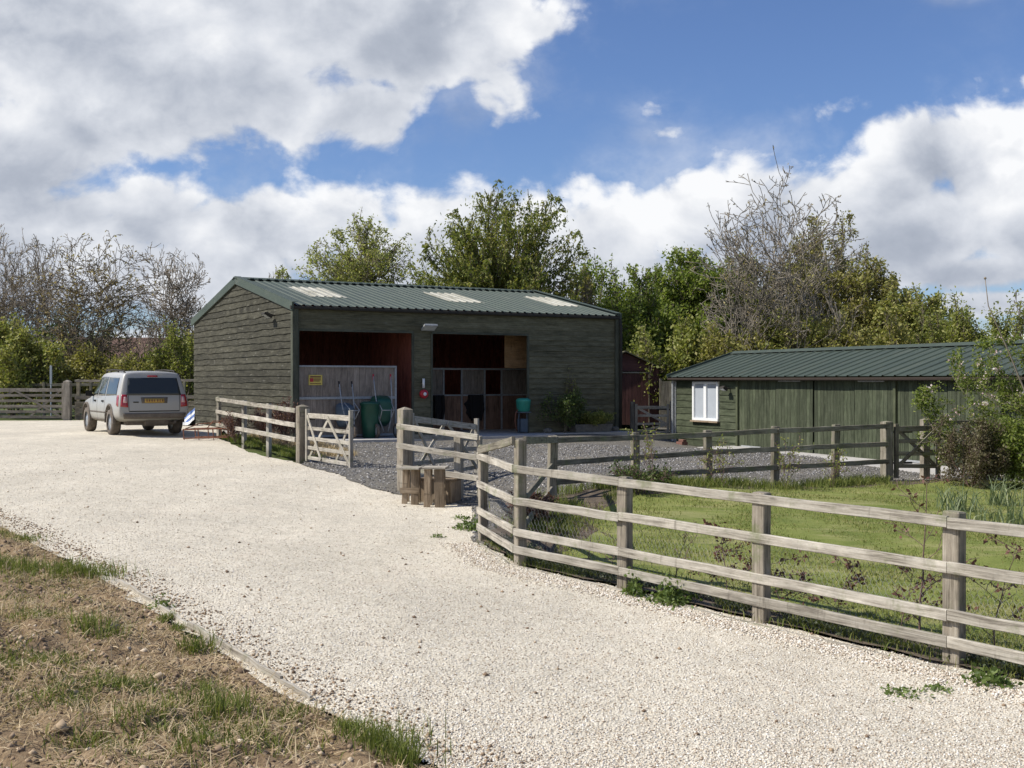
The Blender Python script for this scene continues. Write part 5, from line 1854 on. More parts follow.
def panel(name, poly, axis, mat, parent, off=0.006, grid=0.06, smooth=True):
    """poly in (a,b): axis '+x'/'-x' -> (y,z); '-y' -> (x,z); laid onto the body surface"""
    pl = wobble(poly, 0.05, 0, 1)
    xs = [p[0] for p in pl]
    ys = [p[1] for p in pl]
    gx, gy = np.meshgrid(np.arange(min(xs), max(xs), grid), np.arange(min(ys), max(ys), grid))
    gx, gy = gx.ravel(), gy.ravel()
    ok = in_poly(gx, gy, pl)
    gx, gy = gx[ok], gy[ok]
    if len(gx):
        ok = dist_poly(gx, gy, pl) > grid * 0.3
        gx, gy = gx[ok], gy[ok]
    vs = [Vector(p) for p in pl] + [Vector((a, b)) for a, b in zip(gx, gy)]
    n = len(pl)
    v2, _, fs, *_r = delaunay_2d_cdt(vs, [(i, (i + 1) % n) for i in range(n)], [], 1, 1e-6)
    out = []
    for v in v2:
        if axis == '-x': o, d = Vector((-3, v.x, v.y)), Vector((1, 0, 0))
        elif axis == '+x': o, d = Vector((3, v.x, v.y)), Vector((-1, 0, 0))
        else: o, d = Vector((v.x, -3, v.y)), Vector((0, 1, 0))
        h = CBVH.ray_cast(o, d)
        if h[0] is None:
            q = CBVH.find_nearest(o + d * 2.1)
            out.append(q[0] - d * off)
        else:
            out.append(h[0] - d * off)
    k = len(out)
    dd_ = {'-x': Vector((1, 0, 0)), '+x': Vector((-1, 0, 0))}.get(axis, Vector((0, 1, 0)))
    mb = MB(random.Random(1))
    mb.v = [tuple(p) for p in out] + [tuple(p + dd_ * (off + 0.01)) for p in out]
    def addf(f):
        mb.f.append(f); mb.u.append([(0, 0)] * len(f)); mb.r.append(0.5); mb.m.append(0)
    for f in fs:
        f = tuple(f)
        addf(f)
    idx = list(range(n))
    for i in idx:
        j = (i + 1) % n
        addf((i, j, j + k, i + k))
    o = mb.build(name, mat, parent, smooth=False)
    bm = bmesh.new(); bm.from_mesh(o.data)
    bmesh.ops.recalc_face_normals(bm, faces=bm.faces)
    bm.to_mesh(o.data); bm.free()
    for p in o.data.polygons: p.use_smooth = smooth and len(p.vertices) == 3
    return o
for ax in ('-x', '+x'):
    panel('side_window', [(0.62, 1.07), (1.38, 1.07), (1.38, 1.59), (0.66, 1.59)], ax, M['carglass'], car)
    panel('side_window', [(1.46, 1.07), (2.22, 1.07), (1.86, 1.42), (1.66, 1.56), (1.46, 1.58)], ax, M['carglass'], car)
    panel('side_window', [(-0.58, 1.10), (0.52, 1.07), (0.56, 1.58), (-0.48, 1.57)], ax, M['carglass'], car)
    # door seams and mouldings, handles
    for ya_, yb_ in ((0.565, 0.575), (1.415, 1.425), (2.26, 2.27)):
        panel('door_seam', [(ya_, 0.42), (yb_, 0.42), (yb_, 1.04), (ya_, 1.04)], ax, M['black'], car, off=0.002)
    panel('side_moulding', [(0.5, 0.60), (2.2, 0.60), (2.2, 0.635), (0.5, 0.635)], ax, M['plastic'], car, off=0.012)
    panel('sill_panel', [(0.48, 0.33), (2.18, 0.33), (2.18, 0.43), (0.48, 0.43)], ax, M['plastic'], car, off=0.012)
    for yh in (0.70, 1.58):
        panel('door_handle', [(yh, 0.90), (yh + 0.17, 0.90), (yh + 0.17, 0.945), (yh, 0.945)], ax, M['black'], car, off=0.03)
    s_ = -1 if ax == '-x' else 1
    mb = MB(random.Random(410))
    mb.tube([(s_ * 0.90, 2.02, 1.06), (s_ * 0.99, 2.0, 1.10)], 0.03, 8)
    mb.loft([[(s_ * 0.96, 1.96, 1.04), (s_ * 1.13, 1.95, 1.05), (s_ * 1.13, 1.95, 1.19), (s_ * 0.96, 1.96, 1.20)], [(s_ * 0.98, 2.08, 1.07), (s_ * 1.10, 2.05, 1.08), (s_ * 1.10, 2.05, 1.16), (s_ * 0.98, 2.08, 1.17)]])
    mb.build('wing_mirror', M['black'], car)
    mb = MB(random.Random(411))
    mb.tube([(s_ * 0.66, -0.56, 1.69), (s_ * 0.675, -0.42, 1.755), (s_ * 0.69, 0.5, 1.785), (s_ * 0.68, 1.35, 1.765), (s_ * 0.66, 1.5, 1.70)], 0.022, 8)
    for y_q in (0.1, 0.9):
        mb.tube([(s_ * 0.688, y_q, 1.78), (s_ * 0.68, y_q, 1.68)], 0.022, 8)
    mb.build('roof_rail', M['iron'], car, smooth=True)
    # wheel arch flares
    for yy in (0.0, 2.66):
        mb = MB(random.Random(412))
        rings = []
        for k in range(17):
            an = math.radians(-8 + 196 * k / 16)
            c_, sn = math.cos(an), math.sin(an)
            rr1, rr2 = 0.425, 0.465
            P_ = lambda rr, xx: (s_ * xx, yy + rr * c_, 0.40 + rr * sn)
            rings.append([P_(rr1, 0.86), P_(rr1, 0.972), P_(rr2, 0.965), P_(rr2, 0.90)])
        mb.loft(rings)
        mb.build('wheel_arch', M['plastic'], car, smooth=False)
        wheel(car, (s_ * 0.835, yy, 0.36), (1, 0, 0), 0.362, 0.235, rim='galv')
rw = panel('rear_window', [(-0.73, 1.10), (0.73, 1.10), (0.655, 1.565), (-0.655, 1.565)], '-y', M['carglass'], car, off=0.008)
for s_ in (-1, 1):
    tl = panel('tail_lamp', [(s_ * 0.70, 0.78), (s_ * 0.895, 0.80), (s_ * 0.85, 1.12), (s_ * 0.72, 1.12)], '-y', M['lens'], car, off=0.014)
    panel('reversing_lens', [(s_ * 0.725, 0.90), (s_ * 0.83, 0.90), (s_ * 0.80, 1.06), (s_ * 0.735, 1.06)], '-y', M['lensclear'], tl, off=0.02)
    panel('tail_lamp_side', [(-0.90, 0.80), (-0.72, 0.82), (-0.66, 1.10), (-0.82, 1.10)], '-x' if s_ < 0 else '+x', M['lens'], car, off=0.010)
tg = panel('tailgate_seam', [(-0.67, 0.66), (0.67, 0.66), (0.67, 0.685), (-0.67, 0.685)], '-y', M['black'], car, off=0.004)
for s_ in (-1, 1):
    panel('tailgate_seam', [(s_ * 0.670, 0.68), (s_ * 0.682, 0.68), (s_ * 0.69, 1.12), (s_ * 0.677, 1.12)], '-y', M['black'], car, off=0.003)
panel('handle_recess', [(-0.34, 0.885), (0.34, 0.885), (0.36, 1.045), (-0.36, 1.045)], '-y', M['plastic'], car, off=0.006)
npz = panel('number_plate', [(-0.26, 0.90), (0.26, 0.90), (0.26, 1.01), (-0.26, 1.01)], '-y', M['plate'], car, off=0.018)
for k in range(7):
    x_ = -0.22 + k * 0.066 + (0.02 if k > 3 else 0)
    panel('plate_mark', [(x_, 0.925), (x_ + 0.035, 0.925), (x_ + 0.035, 0.985), (x_, 0.985)], '-y', M['rust'], npz, off=0.021, grid=0.2)
panel('badge', [(-0.56, 0.90), (-0.42, 0.90), (-0.42, 0.93), (-0.56, 0.93)], '-y', M['iron'], car, off=0.008, grid=0.2)
panel('rear_bumper', [(-0.80, 0.47), (0.80, 0.47), (0.84, 0.62), (-0.84, 0.62)], '-y', M['plastic'], car, off=0.03)
panel('high_brake_light', [(-0.14, 1.59), (0.14, 1.59), (0.13, 1.63), (-0.13, 1.63)], '-y', M['lens'], car, off=0.018)
mb = MB(random.Random(415))
mb.box((0, 0.3, 0.36), (1.3, 2.0, 0.14), ch=0.03)
mb.tube([(-0.8, 0, 0.36), (0.8, 0, 0.36)], 0.06, 10)
mb.tube([(-0.8, 2.66, 0.36), (0.8, 2.66, 0.36)], 0.06, 10)
mb.lathe([(0.13, -0.32), (0.16, -0.3), (0.16, 0.3), (0.13, 0.32)], (0.1, -0.72, 0.42), (1, 0, 0), 16)
mb.tube([(0.55, -0.7, 0.38), (0.55, -0.98, 0.38)], 0.03, 8)
mb.build('underbody', M['plastic'], car)
# ------------------------------------------------------------------ trees
def grow(rg, levels, nch, ratio, ang, wander, trop, nseg, stems=1, stem_spread=0.15, start=0.3, rad=0.05, decay=0.75, shape0=0.55):
    """returns branch polylines [(pts, radii, level)] in unit space (stem length about 1)"""
    out = []
    stack = []
    for s in range(stems):
        a = rg.uniform(0, 2 * math.pi)
        sp = stem_spread * rg.uniform(0.3, 1) if stems > 1 else 0.03
        d = Vector((math.cos(a) * sp, math.sin(a) * sp, 1)).normalized()
        off = Vector((math.cos(a), math.sin(a), 0)) * (0.02 if stems > 1 else 0)
        stack.append((off, d, 1.0 * rg.uniform(0.8, 1.0), rad * (1 if stems == 1 else 0.7), 0))
    while stack:
        p, d, L, r, lv = stack.pop()
        k = nseg[lv]
        pts = [p.copy()]
        rr = [r]
        dd = d.copy()
        q = p.copy()
        for i in range(k):
            dd = (dd + Vector((rg.gauss(0, wander[lv]), rg.gauss(0, wander[lv]), rg.gauss(0, wander[lv]) + trop[lv]))).normalized()
            q = q + dd * (L / k)
            pts.append(q.copy())
            rr.append(r * (1 - 0.82 * (i + 1) / k))
        out.append((pts, rr, lv))
        if lv + 1 < levels:
            n = nch[lv]
            n = max(1, int(n * rg.uniform(0.8, 1.2)))
            st0 = start if lv == 0 else 0.15
            for c in range(n):
                t = st0 + (1 - st0) * (c + rg.random()) / n
                f = t * k
                i = min(k - 1, int(f))
                bp_ = pts[i].lerp(pts[i + 1], f - i)
                bd = (pts[i + 1] - pts[i]).normalized()
                ax = Vector((rg.gauss(0, 1), rg.gauss(0, 1), rg.gauss(0, 1)))
                ax = (ax - bd * ax.dot(bd)).normalized()
                an = R(rg.uniform(*ang[lv]))
                nd = (bd * math.cos(an) + ax * math.sin(an)).normalized()
                if lv == 0 and nd.z < 0.05: nd.z = 0.05 + rg.random() * .2; nd.normalize()
                br = rr[i] + (rr[i + 1] - rr[i]) * (f - i)
                shape = 1.0 - shape0 * t if lv == 0 else 1 - 0.5 * t
                stack.append((bp_, nd, L * ratio[lv] * shape * rg.uniform(0.75, 1.15), br * decay * 0.75, lv + 1))
    return out


def branches_mesh(name, br, mat, parent, minr=0.004, sides=(7, 5, 4, 3, 3)):
    Vs, Fs, base = [], [], 0
    by = {}
    for pts, rr, lv in br:
        by.setdefault((len(pts), lv), []).append((pts, rr))
    for (n, lv), L in by.items():
        k = sides[min(lv, 4)]
        Pn = np.array([[tuple(p) for p in a] for a, _ in L])
        Rn = np.maximum(np.array([b for _, b in L]), minr)
        T = np.gradient(Pn, axis=1)
        T /= np.linalg.norm(T, axis=2, keepdims=True) + 1e-9
        ref = np.array([0.31, 0.17, 0.93]) * np.ones_like(T)
        bad = np.abs((T * ref).sum(2)) > 0.95
        ref[bad] = (1, 0, 0)
        Sx = np.cross(T, ref)
        Sx /= np.linalg.norm(Sx, axis=2, keepdims=True) + 1e-9
        Sy = np.cross(T, Sx)
        an = np.arange(k) * 2 * np.pi / k
        ringv = Pn[:, :, None, :] + (Sx[:, :, None, :] * np.cos(an)[None, None, :, None] + Sy[:, :, None, :] * np.sin(an)[None, None, :, None]) * Rn[:, :, None, None]
        m = len(L)
        Vs.append(ringv.reshape(-1, 3))
        idx = np.arange(m * n * k).reshape(m, n, k) + base
        a = idx[:, :-1, :]
        b = np.roll(a, -1, axis=2)
        d = idx[:, 1:, :]
        c = np.roll(d, -1, axis=2)
        Fs.append(np.stack([a, b, c, d], -1).reshape(-1, 4))
        base += m * n * k
    return np_mesh(name, np.concatenate(Vs), np.concatenate(Fs), mat, parent=parent, smooth=True)


def leaves_mesh(name, P, size, mat, parent, seed, droop=0.0, aspect=0.55, rnd=None):
    rg = np.random.default_rng(seed)
    n = len(P)
    a = rg.normal(size=(n, 3))
    a[:, 2] -= droop * 1.5
    a /= np.linalg.norm(a, axis=1, keepdims=True)
    b = rg.normal(size=(n, 3))
    b -= a * (a * b).sum(1, keepdims=True)
    b /= np.linalg.norm(b, axis=1, keepdims=True)
    s = size * rg.uniform(0.6, 1.35, (n, 1))
    v0 = P
    v1 = P + a * s * 0.45 + b * s * aspect * 0.5
    v2 = P + a * s
    v3 = P + a * s * 0.45 - b * s * aspect * 0.5
    V_ = np.stack([v0, v1, v2, v3], 1).reshape(-1, 3)
    F_ = np.arange(4 * n).reshape(n, 4)
    if rnd is None: rnd = rg.random(n)
    return np_mesh(name, V_, F_, mat, rnd=rnd, parent=parent)


def envelope(br, H, W, zc=0.5, rough=0.10, seed=0, power=1.0):
    """draws the branch ends out or in to an uneven dome so the crown has one outline"""
    zc = zc * H
    na, ne = 12, 9
    A = np.array([tuple(p) for pts, _, _ in br for p in pts])
    D = A - np.array([0, 0, zc])
    r = np.linalg.norm(D, axis=1) + 1e-6
    az = np.arctan2(D[:, 1], D[:, 0])
    el = np.arcsin(np.clip(D[:, 2] / r, -1, 1))
    fa = (az + np.pi) / (2 * np.pi) * na
    fe = (el + np.pi / 2) / np.pi * ne
    ia = np.floor(fa).astype(int) % na
    ie = np.clip(np.floor(fe).astype(int), 0, ne - 1)
    grid = np.full((na, ne), np.nan)
    for i in range(na):
        for j in range(ne):
            q = r[(ia == i) & (ie == j)]
            if len(q) > 4: grid[i, j] = np.percentile(q, 95)
    mfill = np.nanmean(grid, axis=0)
    for j in range(ne):
        c = grid[:, j]
        c[np.isnan(c)] = mfill[j] if not np.isnan(mfill[j]) else np.nanmean(grid)
    env = np.zeros_like(grid)
    for i in range(na):
        for j in range(ne):
            e = (j + 0.5) / ne * np.pi - np.pi / 2
            top = H - zc if e > 0 else zc * 1.3
            ce, se = math.cos(e), math.sin(e)
            env[i, j] = 1 / math.sqrt((ce / (W / 2)) ** 2 + (se / top) ** 2) * (1 + rough * noise.noise(Vector((i * 1.7 + seed, j * 1.3, seed * 0.7))) * 2)
    sc = np.clip((env / grid) ** power, 0.45, 1.7)
    for _ in range(1):
        sc = (sc + 0.5 * np.roll(sc, 1, 0) + 0.5 * np.roll(sc, -1, 0)) / 2
    x = fa - 0.5
    y = np.clip(fe - 0.5, 0, ne - 1.001)
    i0 = np.floor(x).astype(int)
    fx = x - i0
    j0 = np.floor(y).astype(int)
    fy = y - j0
    s = sc[i0 % na, j0] * (1 - fx) * (1 - fy) + sc[(i0 + 1) % na, j0] * fx * (1 - fy) + sc[i0 % na, np.minimum(j0 + 1, ne - 1)] * (1 - fx) * fy + sc[(i0 + 1) % na, np.minimum(j0 + 1, ne - 1)] * fx * fy
    # leave the bole where it is
    keep = np.clip((np.hypot(A[:, 0], A[:, 1]) / (W * 0.12)), 0, 1)
    keep = np.where(A[:, 2] > zc * 1.1, 1.0, keep)
    s = 1 + (s - 1) * keep
    # nothing stands far out of the dome
    ev_ = env[i0 % na, j0] * (1 - fx) * (1 - fy) + env[(i0 + 1) % na, j0] * fx * (1 - fy) + env[i0 % na, np.minimum(j0 + 1, ne - 1)] * (1 - fx) * fy + env[(i0 + 1) % na, np.minimum(j0 + 1, ne - 1)] * fx * fy
    q = r * s / ev_
    qs = np.where(q > 1.0, 1.0 + 0.12 * (1 - np.exp(-(q - 1.0) / 0.12)), q)
    s = np.where(A[:, 2] > zc * 0.6, s * qs / np.maximum(q, 1e-6), s)
    Bn = D * s[:, None] + np.array([0, 0, zc])
    out = []
    k = 0
    for pts, rr, lv in br:
        out.append(([Vector(Bn[k + q]) for q in range(len(pts))], rr, lv))
        k += len(pts)
    return out


def leaf_points(br, lvmin, per, spread, seed, tmin=0.2):
    rg = np.random.default_rng(seed)
    out = []
    for pts, rr, lv in br:
        if lv < lvmin: continue
        n = rg.poisson(per * (3.5 if lv == 1 and lvmin == 1 else 1))
        if n == 0: continue
        Pn = np.array([tuple(p) for p in pts])
        t = rg.uniform(tmin, 1, n) * (len(Pn) - 1)
        i = np.minimum(t.astype(int), len(Pn) - 2)
        f = (t - i)[:, None]
        out.append(Pn[i] * (1 - f) + Pn[i + 1] * f + rg.normal(size=(n, 3)) * spread)
    return np.concatenate(out) if out else np.zeros((0, 3))


def fit(br, H, W, Wy=None):
    """scale so the branches reach H high and W wide"""
    A = np.array([tuple(p) for pts, _, _ in br for p in pts])
    zt = np.percentile(A[:, 2], 99.7)
    wx = np.percentile(np.abs(A[:, 0]), 98.0) * 2
    sx = W / wx
    sy = (Wy or W) / (np.percentile(np.abs(A[:, 1]), 98.5) * 2)
    sz = H / zt
    sr = sz
    out = []
    for pts, rr, lv in br:
        out.append(([Vector((p.x * sx, p.y * sy, p.z * sz)) for p in pts], [r * sr for r in rr], lv))
    return out


BARK = {
    'grey': barkmat('grey_brown_bark', (0.15, 0.118, 0.085), (0.29, 0.24, 0.18)),
    'brown': barkmat('brown_bark', (0.098, 0.077, 0.056), (0.224, 0.182, 0.133)),
    'pale': barkmat('pale_ash_bark', (0.144, 0.120, 0.090), (0.288, 0.252, 0.198)),
    'purple': barkmat('reddish_twigs', (0.099, 0.061, 0.050), (0.187, 0.121, 0.099)),
}
LEAF = {
    'bud': leafmat('opening_brown_leaves', (0.196, 0.147, 0.059), (0.332, 0.254, 0.107), (0.469, 0.391, 0.176), 0.3),
    'olive': leafmat('olive_spring_leaves', (0.168, 0.192, 0.044), (0.282, 0.293, 0.079), (0.427, 0.383, 0.134), 0.35),
    'cherry': leafmat('cherry_leaves', (0.106, 0.136, 0.030), (0.197, 0.227, 0.048), (0.348, 0.318, 0.091), 0.4),
    'willow': leafmat('yellow_green_leaves', (0.206, 0.248, 0.053), (0.331, 0.352, 0.094), (0.476, 0.456, 0.176), 0.4),
    'bright': leafmat('fresh_green_leaves', (0.108, 0.158, 0.029), (0.202, 0.259, 0.046), (0.346, 0.389, 0.101), 0.45),
    'dark': leafmat('dark_green_leaves', (0.044, 0.070, 0.018), (0.088, 0.131, 0.031), (0.157, 0.194, 0.053), 0.3),
    'brownmix': leafmat('brown_green_leaves', (0.181, 0.158, 0.043), (0.268, 0.268, 0.073), (0.389, 0.341, 0.121), 0.35),
    'hedge': leafmat('hedge_leaves', (0.139, 0.164, 0.038), (0.240, 0.266, 0.063), (0.367, 0.354, 0.114), 0.4),
    'copper': leafmat('copper_beech_leaves', (0.070, 0.030, 0.025), (0.130, 0.060, 0.045), (0.220, 0.120, 0.080), 0.3),
    'purpleleaf': leafmat('olive_brown_leaves', (0.075, 0.06, 0.033), (0.12, 0.105, 0.052), (0.19, 0.17, 0.09), 0.25),
    'blossom': leafmat('pale_pink_blossom', (0.550, 0.380, 0.380), (0.680, 0.560, 0.540), (0.750, 0.700, 0.660), 0.3),
    'apple': leafmat('apple_leaves', (0.110, 0.150, 0.028), (0.190, 0.240, 0.050), (0.310, 0.340, 0.100), 0.45),
    'grass': leafmat('grass_blades', (0.090, 0.120, 0.025), (0.155, 0.190, 0.040), (0.270, 0.270, 0.090), 0.35, 0.7),
    'lawnblade': leafmat('lawn_blades', (0.144, 0.173, 0.043), (0.216, 0.238, 0.065), (0.346, 0.302, 0.130), 0.3, 0.8),
    'daff': leafmat('daffodil_leaves', (0.100, 0.140, 0.065), (0.190, 0.235, 0.120), (0.320, 0.340, 0.190), 0.3, 0.5),
    'straw': leafmat('dry_straw', (0.300, 0.220, 0.120), (0.440, 0.340, 0.200), (0.560, 0.460, 0.300), 0.15, 0.9),
    'weed': leafmat('weed_leaves', (0.070, 0.110, 0.025), (0.120, 0.170, 0.040), (0.200, 0.250, 0.080), 0.35),
}

NS = (8, 6, 5, 4, 3)
NS5 = (5, 8, 5, 3, 2)
SPEC = {
    # fan crowned trees: short trunk, many long limbs of like length
    'bare': dict(levels=5, nch=(13, 13, 7, 3), ratio=(2.1, 0.46, 0.45, 0.45), ang=((6, 52), (25, 62), (25, 60), (25, 60)), wander=(0.05, 0.06, 0.10, 0.14, 0.15), trop=(0.0, 0.0, 0.03, 0.04, 0.03), nseg=NS5, stem_spread=0.1, start=0.45, rad=0.030, shape0=0.0),
    'poplar': dict(levels=4, nch=(10, 16, 7), ratio=(2.4, 0.26, 0.5), ang=((3, 24), (20, 45), (20, 45)), wander=(0.04, 0.04, 0.08, 0.1), trop=(0.0, 0.0, 0.08, 0.08), nseg=NS5, stem_spread=0.1, start=0.3, rad=0.030, shape0=0.0),
    'round': dict(levels=4, nch=(30, 13, 9), ratio=(0.80, 0.48, 0.45), ang=((4, 105), (28, 60), (25, 60)), wander=(0.04, 0.06, 0.10, 0.13), trop=(0.0, 0.05, 0.05, 0.02), nseg=(7, 7, 5, 3), stem_spread=0.1, start=0.42, rad=0.028, shape0=0.0),
    'cherry': dict(levels=3, nch=(95, 14), ratio=(0.88, 0.36), ang=((4, 98), (25, 50)), wander=(0.03, 0.04, 0.06), trop=(0.0, 0.045, 0.05), nseg=(7, 9, 6), stem_spread=0.1, start=0.35, rad=0.026, shape0=0.0),
    'bush': dict(levels=3, nch=(14, 10), ratio=(0.55, 0.5), ang=((25, 65), (30, 70)), wander=(0.07, 0.12, 0.16), trop=(0.01, 0.03, 0.0), nseg=(6, 5, 4), stems=10, stem_spread=1.3, start=0.1, rad=0.010),
    'antler': dict(levels=5, nch=(19, 11, 5, 3), ratio=(2.6, 0.44, 0.42, 0.4), ang=((5, 60), (26, 62), (28, 62), (30, 65)), wander=(0.05, 0.06, 0.12, 0.17, 0.2), trop=(0.0, 0.015, 0.07, 0.08, 0.05), nseg=(4, 9, 6, 4, 3), stem_spread=0.1, start=0.3, rad=0.034, shape0=0.0),
}


def tree(name, label, cat, px, d, pytop, wpx, spec, bark, leaf, seed, per=6.0, lsize=0.11, spread=0.05, group=None, lvmin=None, droop=0.0, clumps=0, minr=0.010, base=None, depth=1.0, lean=0.0, aspect=0.55):
    x = X(px, d)
    z = gz(x, d) - 0.05
    H = (EYE + (380 - pytop) / F * d) - z
    W = wpx / F * d
    rg = random.Random(seed)
    sp = dict(SPEC[spec])
    if spec not in ('bush', 'cherry', 'round'):
        a_ = math.degrees(math.asin(min(0.95, max(0.28, (2.8 * W / (2 * H) - 0.35) / 2.1))))
        sp['ang'] = ((2, a_ * 1.15 + (32 if spec in ('cherry', 'round') else 0)),) + tuple(sp['ang'][1:])
    br = grow(rg, **sp)
    br = fit(br, H, W, W * depth)
    if spec != 'bush':
        br = envelope(br, H, W, {'antler': 0.56, 'bare': 0.55, 'poplar': 0.55}.get(spec, 0.50), {'antler': 0.16, 'cherry': 0.14}.get(spec, 0.09), seed)
    if lean:
        for pts, _, _ in br:
            for p in pts: p.x += lean * max(0, p.z) ** 1.2
    o = thing(name, label, cat, (x, d, z), 0, group)
    branches_mesh('trunk', br, BARK[bark], o, minr=minr)
    lm = sp['levels'] - 1 if lvmin is None else lvmin
    if leaf:
        P_ = leaf_points(br, lm, per, spread, seed + 5)
        extra = []
        if clumps:
            rn = np.random.default_rng(seed + 9)
            tips = np.array([tuple(b[0][-1]) for b in br if b[2] >= sp['levels'] - 2])
            pick = tips[rn.integers(0, len(tips), clumps)]
            for c in pick:
                k = rn.integers(25, 70)
                q = rn.normal(size=(k, 3)) * np.array([0.26, 0.26, 0.18])
                extra.append(c + q)
            P_ = np.concatenate([P_] + extra)
        P_ = P_[P_[:, 2] > 0.05]
        leaves_mesh('crown', P_, lsize, LEAF[leaf], o, seed + 3, droop, aspect)
    return o


LG = 'spring trees behind the far field gate'
tree('poplar_tree', 'bare greyish many stemmed tree at the very left edge, behind the hedge', 'tree', 8, 58, 230, 110, 'bare', 'grey', 'bud', 11, per=0.4, lsize=0.10, group=LG, minr=0.012)
tree('poplar_tree', 'thin grey upright tree between the left edge tree and the broad brown tree', 'tree', 40, 62, 232, 80, 'bare', 'grey', 'bud', 12, per=0.4, lsize=0.10, group=LG, minr=0.012)
tree('sycamore_tree', 'broad tree with opening brownish leaves directly above the field gate end', 'tree', 101, 55, 232, 118, 'bare', 'brown', 'bud', 13, per=0.9, lsize=0.14, group=LG, minr=0.012)
tree('ash_tree', 'rounded bare grey tree with fine twigs, between the broad brown tree and the barn gable', 'tree', 170, 60, 245, 92, 'bare', 'grey', 'bud', 14, per=0.3, lsize=0.08, group=LG, minr=0.012)
HG = 'bushes of the left hedge'
tree('hedge_bush', 'green bush at the left edge behind the field gate', 'bush', 12, 50, 322, 84, 'bush', 'brown', 'olive', 21, per=9, lsize=0.16, spread=0.14, group=HG, clumps=60)
tree('hedge_bush', 'olive bush behind the right end of the field gate', 'bush', 62, 53, 346, 80, 'bush', 'brown', 'brownmix', 22, per=8, lsize=0.14, spread=0.14, group=HG, clumps=40)
tree('hedge_bush', 'dark brownish bush under the broad tree, behind the car bonnet', 'bush', 100, 52, 352, 80, 'bush', 'brown', 'brownmix', 23, per=8, lsize=0.14, spread=0.14, group=HG, clumps=30)
tree('hedge_bush', 'mid green bush behind the car roof', 'bush', 143, 54, 350, 76, 'bush', 'brown', 'olive', 24, per=8, lsize=0.14, spread=0.14, group=HG, clumps=40)
tree('hedge_bush', 'green bush touching the barn gable corner', 'bush', 186, 53, 334, 64, 'bush', 'brown', 'hedge', 25, per=8, lsize=0.13, spread=0.13, group=HG, clumps=40)
tree('hedge_bush', 'tall dark ivy bush between the olive bush and the car', 'bush', 78, 58, 318, 64, 'bush', 'brown', 'dark', 26, per=8, lsize=0.14, spread=0.14, group=HG, clumps=40)
tree('hedge_bush', 'brownish bush behind the right rear of the car', 'bush', 215, 60, 330, 80, 'bush', 'brown', 'brownmix', 27, per=8, lsize=0.14, spread=0.14, group=HG, clumps=40)

tree('small_tree', 'little pale leaved tree showing just above the left of the barn ridge', 'tree', 272, 62, 266, 52, 'round', 'grey', 'willow', 31, per=2.6, lsize=0.15, minr=0.012)
tree('willow_tree', 'round airy yellow green tree behind the barn, left of the dark cherry', 'tree', 364, 52, 222, 132, 'round', 'brown', 'willow', 32, per=6, clumps=110, lsize=0.12, spread=0.05, minr=0.010)
tree('cherry_tree', 'large spiky olive green cherry tree above the middle of the barn roof', 'tree', 503, 48, 196, 170, 'cherry', 'brown', 'cherry', 33, per=26, clumps=160, lsize=0.15, spread=0.035, lvmin=1, droop=0.8, minr=0.012, aspect=0.42)
tree('sapling', 'thin young tree beside the right end of the barn roof', 'tree', 583, 46, 268, 30, 'round', 'grey', 'brownmix', 34, per=1.6, lsize=0.11)

RG = 'tree belt behind the stable shed'
belt = [(600, 52, 262, 56, 'bright', 'bush', 'small fresh green tree right beside the barn roof end'),
        (640, 49, 268, 72, 'bright', 'round', 'fresh green tree above the dark red shed'),
        (690, 52, 254, 96, 'bright', 'round', 'tallest fresh green tree left of the bare tree'),
        (745, 54, 262, 90, 'hedge', 'round', 'yellowish green tree just left of the bare trunk'),
        (668, 44, 322, 70, 'hedge', 'bush', 'low olive bush behind the left end of the stable roof'),
        (725, 43, 330, 80, 'brownmix', 'bush', 'low brownish bush behind the stable ridge, left of the bare trunk'),
        (832, 56, 214, 92, 'brownmix', 'round', 'tall brown green tree just right of the bare tree'),
        (800, 52, 262, 90, 'brownmix', 'round', 'brown green tree seen through the bare tree'),
        (868, 52, 262, 96, 'brownmix', 'round', 'brown green tree on the right shoulder of the belt'),
        (912, 50, 292, 84, 'olive', 'round', 'lowest olive tree at the right end of the belt'),
        (795, 44, 318, 90, 'olive', 'bush', 'low green bush behind the middle of the stable ridge'),
        (858, 43, 318, 90, 'brownmix', 'bush', 'low brown bush behind the stable ridge, right of the bare tree'),
        (640, 60, 320, 130, 'dark', 'bush', 'dark undergrowth bush deep behind the red shed'),
        (760, 60, 300, 150, 'dark', 'bush', 'dark undergrowth bush deep behind the bare tree'),
        (880, 58, 312, 150, 'dark', 'bush', 'dark undergrowth bush deep behind the right of the belt')]
for i, (px, d, top, wd, lf, spn, lab) in enumerate(belt):
    tree('belt_tree' if spn == 'round' else 'belt_bush', lab, 'tree' if spn == 'round' else 'bush', px, d, top, wd, spn, 'brown', lf, 50 + i, per=(7.0 if lf != 'brownmix' else 5.0) if spn == 'round' else 8, lsize=0.15 if spn == 'round' else 0.15, spread=0.09 if spn == 'round' else 0.14, clumps=(90 if lf != 'brownmix' else 45) if spn == 'round' else 45, group=RG, minr=0.011)
tree('bare_ash_tree', 'big almost leafless tree standing high above the stable roof', 'tree', 778, 44, 163, 158, 'antler', 'pale', 'bud', 71, per=0.55, lsize=0.10, minr=0.013)
EG = 'bushes of the right hedge'
